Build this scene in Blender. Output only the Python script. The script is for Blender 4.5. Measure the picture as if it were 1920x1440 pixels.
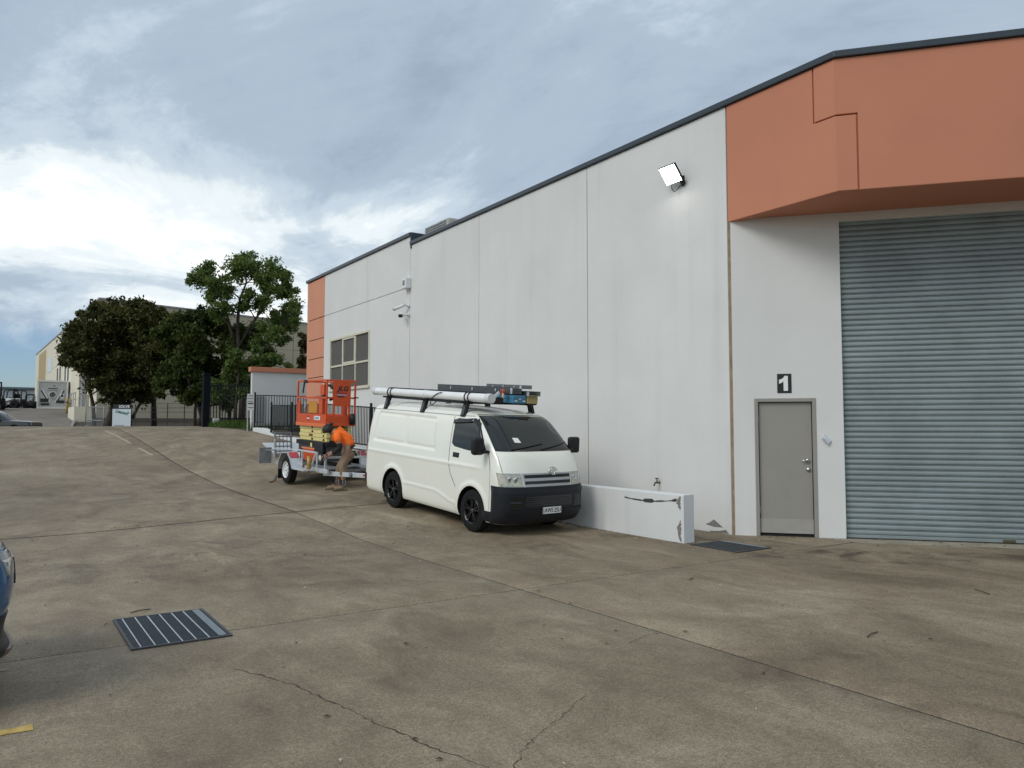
import bpy, bmesh, math, random
import numpy as np
from mathutils import Vector, Matrix, Euler

S = bpy.context.scene
for o in list(bpy.data.objects):
    bpy.data.objects.remove(o)
COL = S.collection
R = math.radians
random.seed(7)
RNG = np.random.default_rng(11)

# ------------------------------------------------------------------ camera
cd = bpy.data.cameras.new('camera')
cam = bpy.data.objects.new('camera', cd)
COL.objects.link(cam)
cam.location = (0, 0, 1.66)
cam.rotation_euler = (R(93.3), 0, R(-33.88))
cd.sensor_width = 36.0
cd.lens = 27.04
cd.clip_start = 0.05
cd.clip_end = 3000
S.camera = cam

# ------------------------------------------------------------------ sky, sun, exposure
SUN_EL, SUN_AZ = R(40), R(262)          # azimuth measured clockwise from +Y
sun_dir = Vector((math.sin(SUN_AZ) * math.cos(SUN_EL), math.cos(SUN_AZ) * math.cos(SUN_EL), math.sin(SUN_EL)))
W = bpy.data.worlds.new('World')
S.world = W
W.use_nodes = True


def build_world():
    nt = W.node_tree
    nt.nodes.clear()
    N = nt.nodes.new
    L = nt.links.new
    out = N('ShaderNodeOutputWorld')
    bg = N('ShaderNodeBackground')
    bg.inputs['Strength'].default_value = 0.1
    L(bg.outputs[0], out.inputs[0])
    sky = N('ShaderNodeTexSky')
    sky.sky_type = 'NISHITA'
    sky.sun_disc = False
    sky.sun_elevation = SUN_EL
    sky.sun_rotation = SUN_AZ
    sky.air_density = 1.0
    sky.dust_density = 0.6
    tc = N('ShaderNodeTexCoord')
    sep = N('ShaderNodeSeparateXYZ')
    L(tc.outputs['Generated'], sep.inputs[0])

    def math_(op, a, b=None, c=None, clamp=False):
        m = N('ShaderNodeMath')
        m.operation = op
        m.use_clamp = clamp
        for i, v in enumerate((a, b, c)):
            if v is None:
                continue
            if isinstance(v, (int, float)):
                m.inputs[i].default_value = v
            else:
                L(v, m.inputs[i])
        return m.outputs[0]
    zc = math_('MAXIMUM', sep.outputs[2], 0.0)
    den = math_('ADD', zc, 0.10)
    px = math_('DIVIDE', sep.outputs[0], den)
    py = math_('DIVIDE', sep.outputs[1], den)
    cmb = N('ShaderNodeCombineXYZ')
    L(px, cmb.inputs[0])
    L(py, cmb.inputs[1])

    def noise(scale, detail, rough, off, dist=0.0, sc=(1, 1, 1), rot=0.0):
        mp = N('ShaderNodeMapping')
        mp.inputs['Location'].default_value = off
        mp.inputs['Scale'].default_value = sc
        mp.inputs['Rotation'].default_value = (0, 0, rot)
        L(cmb.outputs[0], mp.inputs[0])
        n = N('ShaderNodeTexNoise')
        n.inputs['Scale'].default_value = scale
        n.inputs['Detail'].default_value = detail
        n.inputs['Roughness'].default_value = rough
        n.inputs['Distortion'].default_value = dist
        L(mp.outputs[0], n.inputs[0])
        return n.outputs[0]
    big = noise(0.42, 3, 0.5, SKY_OFF_A, 0.4)
    mid = noise(0.95, 8, 0.62, SKY_OFF_B, 0.7, (1.0, 0.72, 1), R(28))
    fine = noise(3.2, 8, 0.66, (2.7, 1.1, 6), 0.5, (1, 0.6, 1), R(35))
    # thinner, brighter cloud towards the horizon
    low = math_('SUBTRACT', 1.0, math_('MULTIPLY', zc, 2.3), clamp=True)
    v = math_('ADD', math_('MULTIPLY', big, 0.62), math_('MULTIPLY', mid, 0.60))
    v = math_('ADD', v, math_('MULTIPLY', fine, 0.21))
    v = math_('ADD', v, math_('MULTIPLY', low, 0.115))
    ramp = N('ShaderNodeValToRGB')
    cr = ramp.color_ramp
    cr.interpolation = 'EASE'
    cols = [(0.53, (0.26, 0.325, 0.415)), (0.655, (0.335, 0.41, 0.50)), (0.73, (0.45, 0.53, 0.60)),
            (0.80, (0.66, 0.72, 0.75)), (0.90, (1.0, 1.0, 0.975))]
    while len(cr.elements) < len(cols):
        cr.elements.new(0.5)
    for e, (p, c) in zip(cr.elements, cols):
        e.position = p
        e.color = (*c, 1)
    L(v, ramp.inputs[0])
    sc10 = N('ShaderNodeVectorMath')
    sc10.operation = 'SCALE'
    sc10.inputs['Scale'].default_value = 11.0
    L(ramp.outputs[0], sc10.inputs[0])
    # cloud cover breaks up close to the horizon, clear sky shows under it
    edge = math_('ADD', zc, math_('MULTIPLY', math_('SUBTRACT', mid, 0.5), 0.10))
    mr = N('ShaderNodeMapRange')
    mr.interpolation_type = 'SMOOTHSTEP'
    mr.inputs['From Min'].default_value = 0.082
    mr.inputs['From Max'].default_value = 0.125
    L(edge, mr.inputs['Value'])
    blue = N('ShaderNodeVectorMath')
    blue.operation = 'MULTIPLY'
    blue.inputs[1].default_value = (0.60, 0.72, 0.92)
    L(sky.outputs[0], blue.inputs[0])
    mix = N('ShaderNodeMix')
    mix.data_type = 'RGBA'
    L(mr.outputs[0], mix.inputs[0])
    L(blue.outputs[0], mix.inputs[6])
    L(sc10.outputs[0], mix.inputs[7])
    L(mix.outputs[2], bg.inputs['Color'])


SKY_OFF_A = (-2.4986, -6.0128, 1.3113)
SKY_OFF_B = (-7.8275, -3.5755, 5.4280)
build_world()
sl = bpy.data.lights.new('sun', 'SUN')
sl.energy = 1.15
sl.angle = R(26)
sl.color = (1.0, 0.965, 0.91)
sun = bpy.data.objects.new('sun', sl)
COL.objects.link(sun)
sun.rotation_euler = (-sun_dir).to_track_quat('-Z', 'Y').to_euler()
S.view_settings.view_transform = 'Standard'
S.view_settings.look = 'None'
S.view_settings.gamma = 1
S.view_settings.use_curve_mapping = False
S.view_settings.exposure = 0.24

# ------------------------------------------------------------------ materials
MATS = {}


def nodes_of(name):
    m = bpy.data.materials.new(name)
    m.use_nodes = True
    nt = m.node_tree
    b = nt.nodes['Principled BSDF']
    return m, nt, b, nt.nodes.new, nt.links.new


def M(name, col, rough=0.6, metal=0.0, var=0.12, scale=5.0, bump=0.0, bscale=60.0, spec=0.5, coat=0.0, emit=0.0, rvar=0.1):
    """plain procedural material: base colour broken up by two noises, fine bump"""
    if name in MATS:
        return MATS[name]
    m, nt, b, N, L = nodes_of(name)
    g = N('ShaderNodeNewGeometry')
    n1 = N('ShaderNodeTexNoise')
    n1.inputs['Scale'].default_value = scale
    n1.inputs['Detail'].default_value = 6
    n1.inputs['Roughness'].default_value = 0.6
    L(g.outputs['Position'], n1.inputs['Vector'])
    r = N('ShaderNodeMapRange')
    r.inputs['From Min'].default_value = 0.25
    r.inputs['From Max'].default_value = 0.75
    r.inputs['To Min'].default_value = 1 - var
    r.inputs['To Max'].default_value = 1 + var
    L(n1.outputs[0], r.inputs['Value'])
    mu = N('ShaderNodeVectorMath')
    mu.operation = 'SCALE'
    mu.inputs[0].default_value = col
    L(r.outputs[0], mu.inputs['Scale'])
    L(mu.outputs[0], b.inputs['Base Color'])
    r2 = N('ShaderNodeMapRange')
    r2.inputs['To Min'].default_value = max(0.02, rough - rvar)
    r2.inputs['To Max'].default_value = min(1, rough + rvar)
    L(n1.outputs[0], r2.inputs['Value'])
    L(r2.outputs[0], b.inputs['Roughness'])
    b.inputs['Metallic'].default_value = metal
    b.inputs['Specular IOR Level'].default_value = spec
    b.inputs['Coat Weight'].default_value = coat
    b.inputs['Coat Roughness'].default_value = 0.08
    if emit:
        b.inputs['Emission Color'].default_value = (*col, 1)
        b.inputs['Emission Strength'].default_value = emit
    if bump:
        n2 = N('ShaderNodeTexNoise')
        n2.inputs['Scale'].default_value = bscale
        n2.inputs['Detail'].default_value = 4
        L(g.outputs['Position'], n2.inputs['Vector'])
        bp = N('ShaderNodeBump')
        bp.inputs['Strength'].default_value = bump
        bp.inputs['Distance'].default_value = 0.01
        L(n2.outputs[0], bp.inputs['Height'])
        L(bp.outputs[0], b.inputs['Normal'])
    MATS[name] = m
    return m


def concrete_material():
    m, nt, b, N, L = nodes_of('yard_concrete')
    g = N('ShaderNodeNewGeometry')

    def noise(scale, detail, rough, sc=(1, 1, 1), off=(0, 0, 0), dist=0.0, rot=0.0):
        mp = N('ShaderNodeMapping')
        mp.inputs['Scale'].default_value = sc
        mp.inputs['Location'].default_value = off
        mp.inputs['Rotation'].default_value = (0, 0, rot)
        L(g.outputs['Position'], mp.inputs[0])
        n = N('ShaderNodeTexNoise')
        n.inputs['Scale'].default_value = scale
        n.inputs['Detail'].default_value = detail
        n.inputs['Roughness'].default_value = rough
        n.inputs['Distortion'].default_value = dist
        L(mp.outputs[0], n.inputs['Vector'])
        return n.outputs[0]

    def rng(v, a, b_, c, d):
        r = N('ShaderNodeMapRange')
        r.inputs[1].default_value = a
        r.inputs[2].default_value = b_
        r.inputs[3].default_value = c
        r.inputs[4].default_value = d
        L(v, r.inputs[0])
        return r.outputs[0]

    def mul(a, c):
        x = N('ShaderNodeMath')
        x.operation = 'MULTIPLY'
        L(a, x.inputs[0])
        L(c, x.inputs[1])
        return x.outputs[0]
    big = noise(0.33, 5, 0.62, (1, 1, 1), (4, 2, 0), 0.6)
    mid = noise(1.5, 7, 0.68, (1, 0.55, 1), (1, 9, 0), 0.8, 0.5)
    sm = noise(7.0, 6, 0.7, (1, 1, 1), (3, 3, 0), 0.3)
    gr = noise(95, 3, 0.7)
    gr2 = noise(34, 4, 0.75)
    ramp = N('ShaderNodeValToRGB')
    cr = ramp.color_ramp
    cs = [(0.37, (0.146, 0.110, 0.070)), (0.46, (0.204, 0.158, 0.104)), (0.53, (0.245, 0.195, 0.131)), (0.64, (0.325, 0.270, 0.190))]
    while len(cr.elements) < len(cs):
        cr.elements.new(0.5)
    for e, (p, c) in zip(cr.elements, cs):
        e.position = p
        e.color = (*c, 1)
    a = N('ShaderNodeMath')
    a.operation = 'MULTIPLY_ADD'
    L(mid, a.inputs[0])
    a.inputs[1].default_value = 0.6
    L(mul(big, rng(big, 0, 1, 0.4, 0.4)), a.inputs[2])
    L(a.outputs[0], ramp.inputs[0])
    f = mul(mul(rng(sm, 0.3, 0.7, 0.86, 1.12), rng(gr, 0.3, 0.7, 0.52, 1.48)), rng(gr2, 0.3, 0.7, 0.68, 1.32))
    # damp, oily darkening with its own outline
    oil = noise(0.75, 6, 0.6, (1, 0.8, 1), (7.3, 1.4, 0), 0.9)
    f = mul(f, rng(oil, 0.60, 0.76, 1.0, 0.84))
    # pale scuffs dragged across the slabs
    sc1 = noise(3.4, 7, 0.72, (1, 0.16, 1), (2, 6, 0), 0.4, 0.62)
    sc2 = noise(0.8, 4, 0.6, (1, 1, 1), (9, 4, 0))
    f = mul(f, rng(mul(rng(sc1, 0.56, 0.72, 0, 1), rng(sc2, 0.45, 0.65, 0, 1)), 0, 1, 1.0, 1.42))
    scv = N('ShaderNodeVectorMath')
    scv.operation = 'SCALE'
    L(ramp.outputs[0], scv.inputs[0])
    L(f, scv.inputs['Scale'])
    L(scv.outputs[0], b.inputs['Base Color'])
    L(rng(mid, 0.3, 0.7, 0.62, 0.9), b.inputs['Roughness'])
    b.inputs['Specular IOR Level'].default_value = 0.35
    bp = N('ShaderNodeBump')
    bp.inputs['Strength'].default_value = 0.35
    bp.inputs['Distance'].default_value = 0.006
    L(mul(gr, gr2), bp.inputs['Height'])
    L(bp.outputs[0], b.inputs['Normal'])
    MATS['yard_concrete'] = m
    return m


def paint_wall(name, col, streak=0.10, dirt=(0.62, 0.60, 0.56), blotch=0.05):
    """painted tilt-up concrete: faint blotches, soft vertical rain streaks, dirty foot with a ragged edge"""
    if name in MATS:
        return MATS[name]
    m, nt, b, N, L = nodes_of(name)
    g = N('ShaderNodeNewGeometry')

    def noise(scale, detail, sc, off=(0, 0, 0)):
        mp = N('ShaderNodeMapping')
        mp.inputs['Scale'].default_value = sc
        mp.inputs['Location'].default_value = off
        L(g.outputs['Position'], mp.inputs[0])
        n = N('ShaderNodeTexNoise')
        n.inputs['Scale'].default_value = scale
        n.inputs['Detail'].default_value = detail
        n.inputs['Roughness'].default_value = 0.6
        L(mp.outputs[0], n.inputs['Vector'])
        return n.outputs[0]

    def rng(v, a, b_, c, d):
        r = N('ShaderNodeMapRange')
        r.inputs[1].default_value = a
        r.inputs[2].default_value = b_
        r.inputs[3].default_value = c
        r.inputs[4].default_value = d
        L(v, r.inputs[0])
        return r.outputs[0]
    st = noise(2.6, 5, (1, 1, 0.05))
    st2 = noise(0.9, 4, (1, 1, 0.22), (3, 5, 1))
    bl = noise(0.55, 6, (1, 1, 1), (2, 0, 4))
    mx = N('ShaderNodeMath')
    mx.operation = 'MULTIPLY'
    L(rng(st, 0.50, 0.72, 0, 1), mx.inputs[0])
    L(rng(st2, 0.42, 0.68, 0, streak), mx.inputs[1])
    mix = N('ShaderNodeMix')
    mix.data_type = 'RGBA'
    L(mx.outputs[0], mix.inputs[0])
    mix.inputs[6].default_value = (*col, 1)
    mix.inputs[7].default_value = (col[0] * dirt[0], col[1] * dirt[1], col[2] * dirt[2], 1)
    sc = N('ShaderNodeVectorMath')
    sc.operation = 'SCALE'
    L(mix.outputs[2], sc.inputs[0])
    L(rng(bl, 0.3, 0.7, 1 - blotch, 1 + blotch), sc.inputs['Scale'])
    L(sc.outputs[0], b.inputs['Base Color'])
    b.inputs['Roughness'].default_value = 0.72
    b.inputs['Specular IOR Level'].default_value = 0.3
    bp = N('ShaderNodeBump')
    bp.inputs['Strength'].default_value = 0.12
    bp.inputs['Distance'].default_value = 0.01
    L(noise(14, 5, (1, 1, 1)), bp.inputs['Height'])
    L(bp.outputs[0], b.inputs['Normal'])
    MATS[name] = m
    return m


def leaf_material(name, c0, c1, trans=0.22):
    m, nt, b, N, L = nodes_of(name)
    g = N('ShaderNodeNewGeometry')
    ns = N('ShaderNodeTexNoise')
    ns.inputs['Scale'].default_value = 0.9
    ns.inputs['Detail'].default_value = 3
    L(g.outputs['Position'], ns.inputs['Vector'])
    ad = N('ShaderNodeMath')
    ad.operation = 'MULTIPLY_ADD'
    L(g.outputs['Random Per Island'], ad.inputs[0])
    ad.inputs[1].default_value = 0.55
    L(ns.outputs[0], ad.inputs[2])
    mr = N('ShaderNodeMapRange')
    mr.inputs[1].default_value = 0.35
    mr.inputs[2].default_value = 1.15
    L(ad.outputs[0], mr.inputs[0])
    mix = N('ShaderNodeMix')
    mix.data_type = 'RGBA'
    L(mr.outputs[0], mix.inputs[0])
    mix.inputs[6].default_value = (*c0, 1)
    mix.inputs[7].default_value = (*c1, 1)
    L(mix.outputs[2], b.inputs['Base Color'])
    b.inputs['Roughness'].default_value = 0.55
    b.inputs['Specular IOR Level'].default_value = 0.12
    tr = N('ShaderNodeBsdfTranslucent')
    L(mix.outputs[2], tr.inputs[0])
    ms = N('ShaderNodeMixShader')
    ms.inputs[0].default_value = trans
    out = nt.nodes['Material Output']
    L(b.outputs[0], ms.inputs[1])
    L(tr.outputs[0], ms.inputs[2])
    L(ms.outputs[0], out.inputs[0])
    MATS[name] = m
    return m


def glass_dark(name, col=(0.012, 0.014, 0.015), rough=0.03, spec=0.6):
    return M(name, col, rough, 0, 0.1, 2, spec=spec, rvar=0.01)


CONC = concrete_material()
WHITE = paint_wall('painted_wall_white', (0.67, 0.672, 0.655), 0.30)
WHITE2 = paint_wall('painted_wall_low', (0.66, 0.67, 0.665), 0.35, (0.6, 0.57, 0.5), 0.07)
ORANGE = paint_wall('painted_wall_orange', (0.53, 0.215, 0.130), 0.15, (0.7, 0.7, 0.7), 0.06)
PEACH = paint_wall('painted_wall_peach', (0.60, 0.27, 0.17), 0.35, (0.8, 0.75, 0.75), 0.06)
BEIGE = paint_wall('painted_wall_beige', (0.40, 0.355, 0.265), 0.3, (0.7, 0.7, 0.68), 0.06)  # beige darkened a step, with the trees' shade put into the colour
CREAM = paint_wall('painted_wall_cream', (0.70, 0.65, 0.52), 0.2, (0.8, 0.8, 0.78), 0.05)
FLASH = M('roof_flashing_paint', (0.030, 0.042, 0.055), 0.4, 0, 0.1)
CAULK = M('joint_sealant', (0.36, 0.35, 0.33), 0.8, 0, 0.3, 8)
CAULKB = M('joint_sealant_brown', (0.30, 0.225, 0.14), 0.8, 0, 0.4, 6)
DARKJ = M('joint_dirt', (0.022, 0.019, 0.016), 0.9, 0, 0.4, 30)
VANW = M('van_white_paint', (0.83, 0.825, 0.745), 0.24, 0, 0.02, 2, coat=0.7, spec=0.5, rvar=0.05)
BLACKP = M('black_plastic', (0.010, 0.0105, 0.012), 0.5, 0, 0.15, 20, spec=0.35)
BUMP = M('bumper_plastic', (0.010, 0.012, 0.017), 0.5, 0, 0.12, 12, bump=0.05, bscale=300, spec=0.35)
RUBBER = M('tyre_rubber', (0.009, 0.009, 0.0095), 0.8, 0, 0.2, 20, spec=0.25)
BLKGLOSS = M('gloss_black', (0.010, 0.010, 0.011), 0.25, 0, 0.1, 20)
GLASS = glass_dark('vehicle_glass')
CHROME = M('chrome', (0.62, 0.63, 0.64), 0.16, 1, 0.06, 20)
SILVERP = M('silver_plastic', (0.42, 0.43, 0.45), 0.35, 0.4, 0.06, 20)
GALV = M('galvanised_steel', (0.60, 0.63, 0.65), 0.42, 0.45, 0.2, 14, rvar=0.12)
GALVD = M('galvanised_dull', (0.27, 0.285, 0.30), 0.55, 0.5, 0.25, 10)
STEELD = M('dark_steel', (0.06, 0.062, 0.066), 0.5, 0.4, 0.25, 18)
FENCE = M('fence_black', (0.006, 0.007, 0.009), 0.5, 0, 0.15, 20, spec=0.3)
JORANGE = M('lift_orange', (0.60, 0.075, 0.012), 0.4, 0, 0.10, 6, spec=0.4)
JYEL = M('lift_cream', (0.72, 0.62, 0.24), 0.45, 0, 0.08, 6)
AMBER = M('amber_board', (0.55, 0.25, 0.02), 0.55, 0, 0.1, 5)
PVC = M('white_pvc', (0.78, 0.79, 0.78), 0.35, 0, 0.06, 4)
BARK = M('bark', (0.055, 0.042, 0.033), 0.9, 0, 0.4, 5, bump=0.6, bscale=18)
ASPH = M('asphalt', (0.175, 0.152, 0.128), 0.85, 0, 0.25, 0.8, bump=0.2, bscale=60)
SOIL = M('garden_soil', (0.045, 0.036, 0.027), 0.95, 0, 0.4, 2, bump=0.4, bscale=12)
WHITEP = M('white_sheet', (0.72, 0.74, 0.75), 0.5, 0, 0.05, 4)
BLACKT = M('black_print', (0.012, 0.012, 0.014), 0.5, 0, 0.1, 4)
WHITET = M('white_print', (0.80, 0.81, 0.80), 0.5, 0, 0.04, 4)
YELP = M('worn_yellow_paint', (0.50, 0.34, 0.10), 0.75, 0, 0.35, 14)
YELW = M('faded_yellow_paint', (0.40, 0.34, 0.22), 0.8, 0, 0.35, 9)


# ------------------------------------------------------------------ mesh helpers
class MB:
    def __init__(s):
        s.v, s.f, s.m = [], [], []

    def add(s, vs, fs, mi=0):
        o = len(s.v)
        s.v += [tuple(p) for p in vs]
        s.f += [tuple(i + o for i in f) for f in fs]
        s.m += [mi] * len(fs)
        return s

    def box(s, x0, x1, y0, y1, z0, z1, mi=0):
        vs = [(x, y, z) for z in (z0, z1) for y in (y0, y1) for x in (x0, x1)]
        return s.add(vs, [(0, 2, 3, 1), (4, 5, 7, 6), (0, 1, 5, 4), (2, 6, 7, 3), (0, 4, 6, 2), (1, 3, 7, 5)], mi)

    def bar(s, p0, p1, w, h=None, up=(0, 0, 1), mi=0):
        """rectangular bar from p0 to p1"""
        h = h or w
        p0, p1 = Vector(p0), Vector(p1)
        d = (p1 - p0).normalized()
        u = Vector(up)
        if abs(d.dot(u)) > 0.98:
            u = Vector((1, 0, 0))
        r = d.cross(u).normalized()
        u = r.cross(d).normalized()
        vs = []
        for p in (p0, p1):
            for a, b in ((-1, -1), (1, -1), (1, 1), (-1, 1)):
                vs.append(p + r * (a * w / 2) + u * (b * h / 2))
        return s.add(vs, [(0, 1, 2, 3), (7, 6, 5, 4), (0, 4, 5, 1), (1, 5, 6, 2), (2, 6, 7, 3), (3, 7, 4, 0)], mi)

    def tube(s, pts, r, n=8, mi=0, caps=True):
        pts = [Vector(p) for p in pts]
        rs = r if isinstance(r, (list, tuple)) else [r] * len(pts)
        vs, fs = [], []
        t = (pts[1] - pts[0]).normalized()
        ref = Vector((0, 0, 1)) if abs(t.z) < 0.9 else Vector((1, 0, 0))
        a = t.cross(ref).normalized()
        for i, p in enumerate(pts):
            if i == 0:
                t = pts[1] - pts[0]
            elif i == len(pts) - 1:
                t = pts[-1] - pts[-2]
            else:
                t = pts[i + 1] - pts[i - 1]
            t.normalize()
            a = (a - t * a.dot(t)).normalized()
            b = t.cross(a)
            for k in range(n):
                an = 2 * math.pi * k / n
                vs.append(p + (a * math.cos(an) + b * math.sin(an)) * rs[i])
        for i in range(len(pts) - 1):
            for k in range(n):
                k2 = (k + 1) % n
                fs.append((i * n + k, i * n + k2, (i + 1) * n + k2, (i + 1) * n + k))
        if caps:
            fs.append(tuple(range(n - 1, -1, -1)))
            fs.append(tuple((len(pts) - 1) * n + k for k in range(n)))
        return s.add(vs, fs, mi)

    def prism(s, poly, z0, z1, mi=0):
        """vertical prism over an xy polygon (counter-clockwise)"""
        n = len(poly)
        vs = [(x, y, z0) for x, y in poly] + [(x, y, z1) for x, y in poly]
        fs = [tuple(range(n - 1, -1, -1)), tuple(range(n, 2 * n))]
        fs += [(i, (i + 1) % n, n + (i + 1) % n, n + i) for i in range(n)]
        return s.add(vs, fs, mi)

    def lathe(s, prof, c=(0, 0, 0), axis='y', n=32, mi=0, close=True, caps=True):
        """prof: list of (axial, radius)"""
        vs, fs = [], []
        for a, r in prof:
            for k in range(n):
                t = 2 * math.pi * k / n
                p = {'y': (r * math.cos(t), a, r * math.sin(t)), 'x': (a, r * math.cos(t), r * math.sin(t)),
                     'z': (r * math.cos(t), r * math.sin(t), a)}[axis]
                vs.append((c[0] + p[0], c[1] + p[1], c[2] + p[2]))
        m = len(prof)
        for i in range(m - 1 if not close else m):
            j = (i + 1) % m
            for k in range(n):
                k2 = (k + 1) % n
                fs.append((i * n + k, i * n + k2, j * n + k2, j * n + k))
        if not close and caps:
            fs.append(tuple(range(n)))
            fs.append(tuple((m - 1) * n + k for k in range(n - 1, -1, -1)))
        return s.add(vs, fs, mi)

    def grid(s, rows, mi=0, flip=False):
        """rows of points -> quads"""
        o = len(s.v)
        n = len(rows[0])
        for r in rows:
            s.v += [tuple(p) for p in r]
        for i in range(len(rows) - 1):
            for k in range(n - 1):
                q = (o + i * n + k, o + i * n + k + 1, o + (i + 1) * n + k + 1, o + (i + 1) * n + k)
                s.f.append(q[::-1] if flip else q)
                s.m.append(mi)
        return s

    def mesh(s, name, mats, smooth=False, fix=True):
        me = bpy.data.meshes.new(name)
        me.from_pydata(s.v, [], s.f)
        for m in (mats if isinstance(mats, (list, tuple)) else [mats]):
            me.materials.append(m)
        me.polygons.foreach_set('material_index', s.m)
        if fix:
            bm = bmesh.new()
            bm.from_mesh(me)
            bmesh.ops.recalc_face_normals(bm, faces=bm.faces)
            bm.to_mesh(me)
            bm.free()
        if smooth:
            me.polygons.foreach_set('use_smooth', [True] * len(me.polygons))
        me.update()
        return me

    def build(s, name, mats, parent=None, smooth=False, bevel=0, angle=None, loc=None, fix=True):
        o = bpy.data.objects.new(name, s.mesh(name, mats, smooth or angle is not None, fix))
        COL.objects.link(o)
        o.parent = parent
        if loc is not None:
            o.location = loc
        if bevel:
            b = o.modifiers.new('bevel', 'BEVEL')
            b.width = bevel
            b.segments = 2
            b.limit_method = 'ANGLE'
            b.angle_limit = R(40)
        if angle is not None:
            smooth_by_angle(o, angle)
        return o


def smooth_by_angle(o, angle):
    me = o.data
    bm = bmesh.new()
    bm.from_mesh(me)
    a = R(angle)
    for e in bm.edges:
        e.smooth = not (len(e.link_faces) == 2 and e.calc_face_angle(0) > a)
    bm.to_mesh(me)
    bm.free()


def tag(o, label=None, cat=None, group=None, kind=None):
    if label:
        o['label'] = label
    if cat:
        o['category'] = cat
    if group:
        o['group'] = group
    if kind:
        o['kind'] = kind
    return o


def thing(name, label, cat, loc=(0, 0, 0), rot=(0, 0, 0), group=None):
    o = bpy.data.objects.new(name, None)
    COL.objects.link(o)
    o.empty_display_size = 0.2
    o.location = loc
    o.rotation_euler = rot
    return tag(o, label, cat, group)


def piece(src, parent, loc=None, rot=None, scale=None):
    """another copy of a piece, sharing its mesh"""
    o = src.copy()
    COL.objects.link(o)
    o.parent = parent
    if loc is not None:
        o.location = loc
    if rot is not None:
        o.rotation_euler = rot
    if scale is not None:
        o.scale = scale
    return o


def copy_tree(o, parent=None):
    c = o.copy()
    COL.objects.link(c)
    c.parent = parent
    for ch in o.children:
        copy_tree(ch, c)
    return c


def text_mesh(name, body, size, mat, parent, matrix, depth=0.004, shear=0.0, bold=0.0, sx=1.0, align='CENTER'):
    cu = bpy.data.curves.new(name, 'FONT')
    cu.body = body
    cu.size = size
    cu.extrude = depth
    cu.shear = shear
    cu.offset = bold
    cu.align_x = align
    cu.align_y = 'CENTER'
    cu.resolution_u = 3
    tmp = bpy.data.objects.new('tmp', cu)
    COL.objects.link(tmp)
    dg = bpy.context.evaluated_depsgraph_get()
    me = bpy.data.meshes.new_from_object(tmp.evaluated_get(dg))
    bpy.data.objects.remove(tmp)
    me.name = name
    me.materials.clear()
    me.materials.append(mat)
    me.transform(matrix @ Matrix.Diagonal((sx, 1, 1, 1)))
    o = bpy.data.objects.new(name, me)
    COL.objects.link(o)
    o.parent = parent
    return o


def frame_matrix(origin, xaxis, yaxis):
    x = Vector(xaxis).normalized()
    y = Vector(yaxis).normalized()
    z = x.cross(y)
    m = Matrix((x, y, z)).transposed().to_4x4()
    m.translation = Vector(origin)
    return m


def pchip(xs, ys):
    """smooth monotone interpolation"""
    xs = np.array(xs, float)
    ys = np.array(ys, float)
    h = np.diff(xs)
    d = np.diff(ys) / h
    m = np.zeros_like(xs)
    m[0], m[-1] = d[0], d[-1]
    for i in range(1, len(xs) - 1):
        if d[i - 1] * d[i] > 0:
            w1, w2 = 2 * h[i] + h[i - 1], h[i] + 2 * h[i - 1]
            m[i] = (w1 + w2) / (w1 / d[i - 1] + w2 / d[i])

    def f(x):
        x = np.clip(x, xs[0], xs[-1])
        i = np.clip(np.searchsorted(xs, x) - 1, 0, len(xs) - 2)
        t = (x - xs[i]) / h[i]
        return ((1 + 2 * t) * (1 - t) ** 2 * ys[i] + t * (1 - t) ** 2 * h[i] * m[i]
                + t * t * (3 - 2 * t) * ys[i + 1] + t * t * (t - 1) * h[i] * m[i + 1])
    return f


def sstep(a, b, x):
    t = np.clip((x - a) / (b - a), 0, 1)
    return t * t * (3 - 2 * t)


# ------------------------------------------------------------------ ground
fprof = pchip([-500, 8.6, 10.7, 12, 14.25, 16.5, 18.5, 21.2, 25, 30.1, 35.2, 38.5, 42, 48, 60, 90],
              [0, 0, 0.015, 0.07, 0.16, 0.20, 0.245, 0.36, 0.61, 1.05, 1.45, 1.64, 1.74, 1.77, 1.77, 1.77])
gprof = pchip([40, 45.5, 47, 51, 57, 62, 70, 81.5, 90, 120, 200, 900],
              [1.77, 1.77, 1.66, 1.25, 1.12, 1.75, 2.5, 3.42, 3.6, 3.7, 3.8, 3.8])


def hgt(x, y):
    dx = np.clip(x - 4.565, -6, 4.0)
    sh = np.where(dx > 0, 1.7, 0.9) * dx * sstep(10.2, 13.6, y)
    a = fprof(y + sh)
    b = gprof(y)
    return a + (b - a) * sstep(43.5, 46.5, y)


def H(x, y):
    return float(hgt(np.array(float(x)), np.array(float(y))))


def ground_sheet():
    def axis(brk):
        out = []
        for a, b, st in brk:
            out += list(np.arange(a, b, st))
        return np.array(out + [brk[-1][1]])
    xs = axis([(-700, -60, 80), (-60, -12, 6), (-12, 16, 1), (16, 60, 6), (60, 700, 80)])
    ys = axis([(-500, -60, 60), (-60, -8, 6), (-8, 70, 1), (70, 130, 5), (130, 1200, 90)])
    X, Y = np.meshgrid(xs, ys)
    Zg = hgt(X, Y) - 0.035
    mb = MB()
    mb.grid([[(X[j, i], Y[j, i], Zg[j, i]) for i in range(len(xs))] for j in range(len(ys))])
    o = mb.build('ground', GROUNDM, smooth=True)
    tag(o, kind='structure')
    return o


GROUNDM = M('bare_ground', (0.075, 0.066, 0.055), 0.95, 0, 0.35, 0.7)
ground = ground_sheet()
JX = [-10.65, -5.57, -0.5, 4.565, 9.66]
JY = [-14.8, -7.6, -0.46, 6.64, 13.85, 21.0, 28.1, 35.2, 42.3, 46.3]


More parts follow.
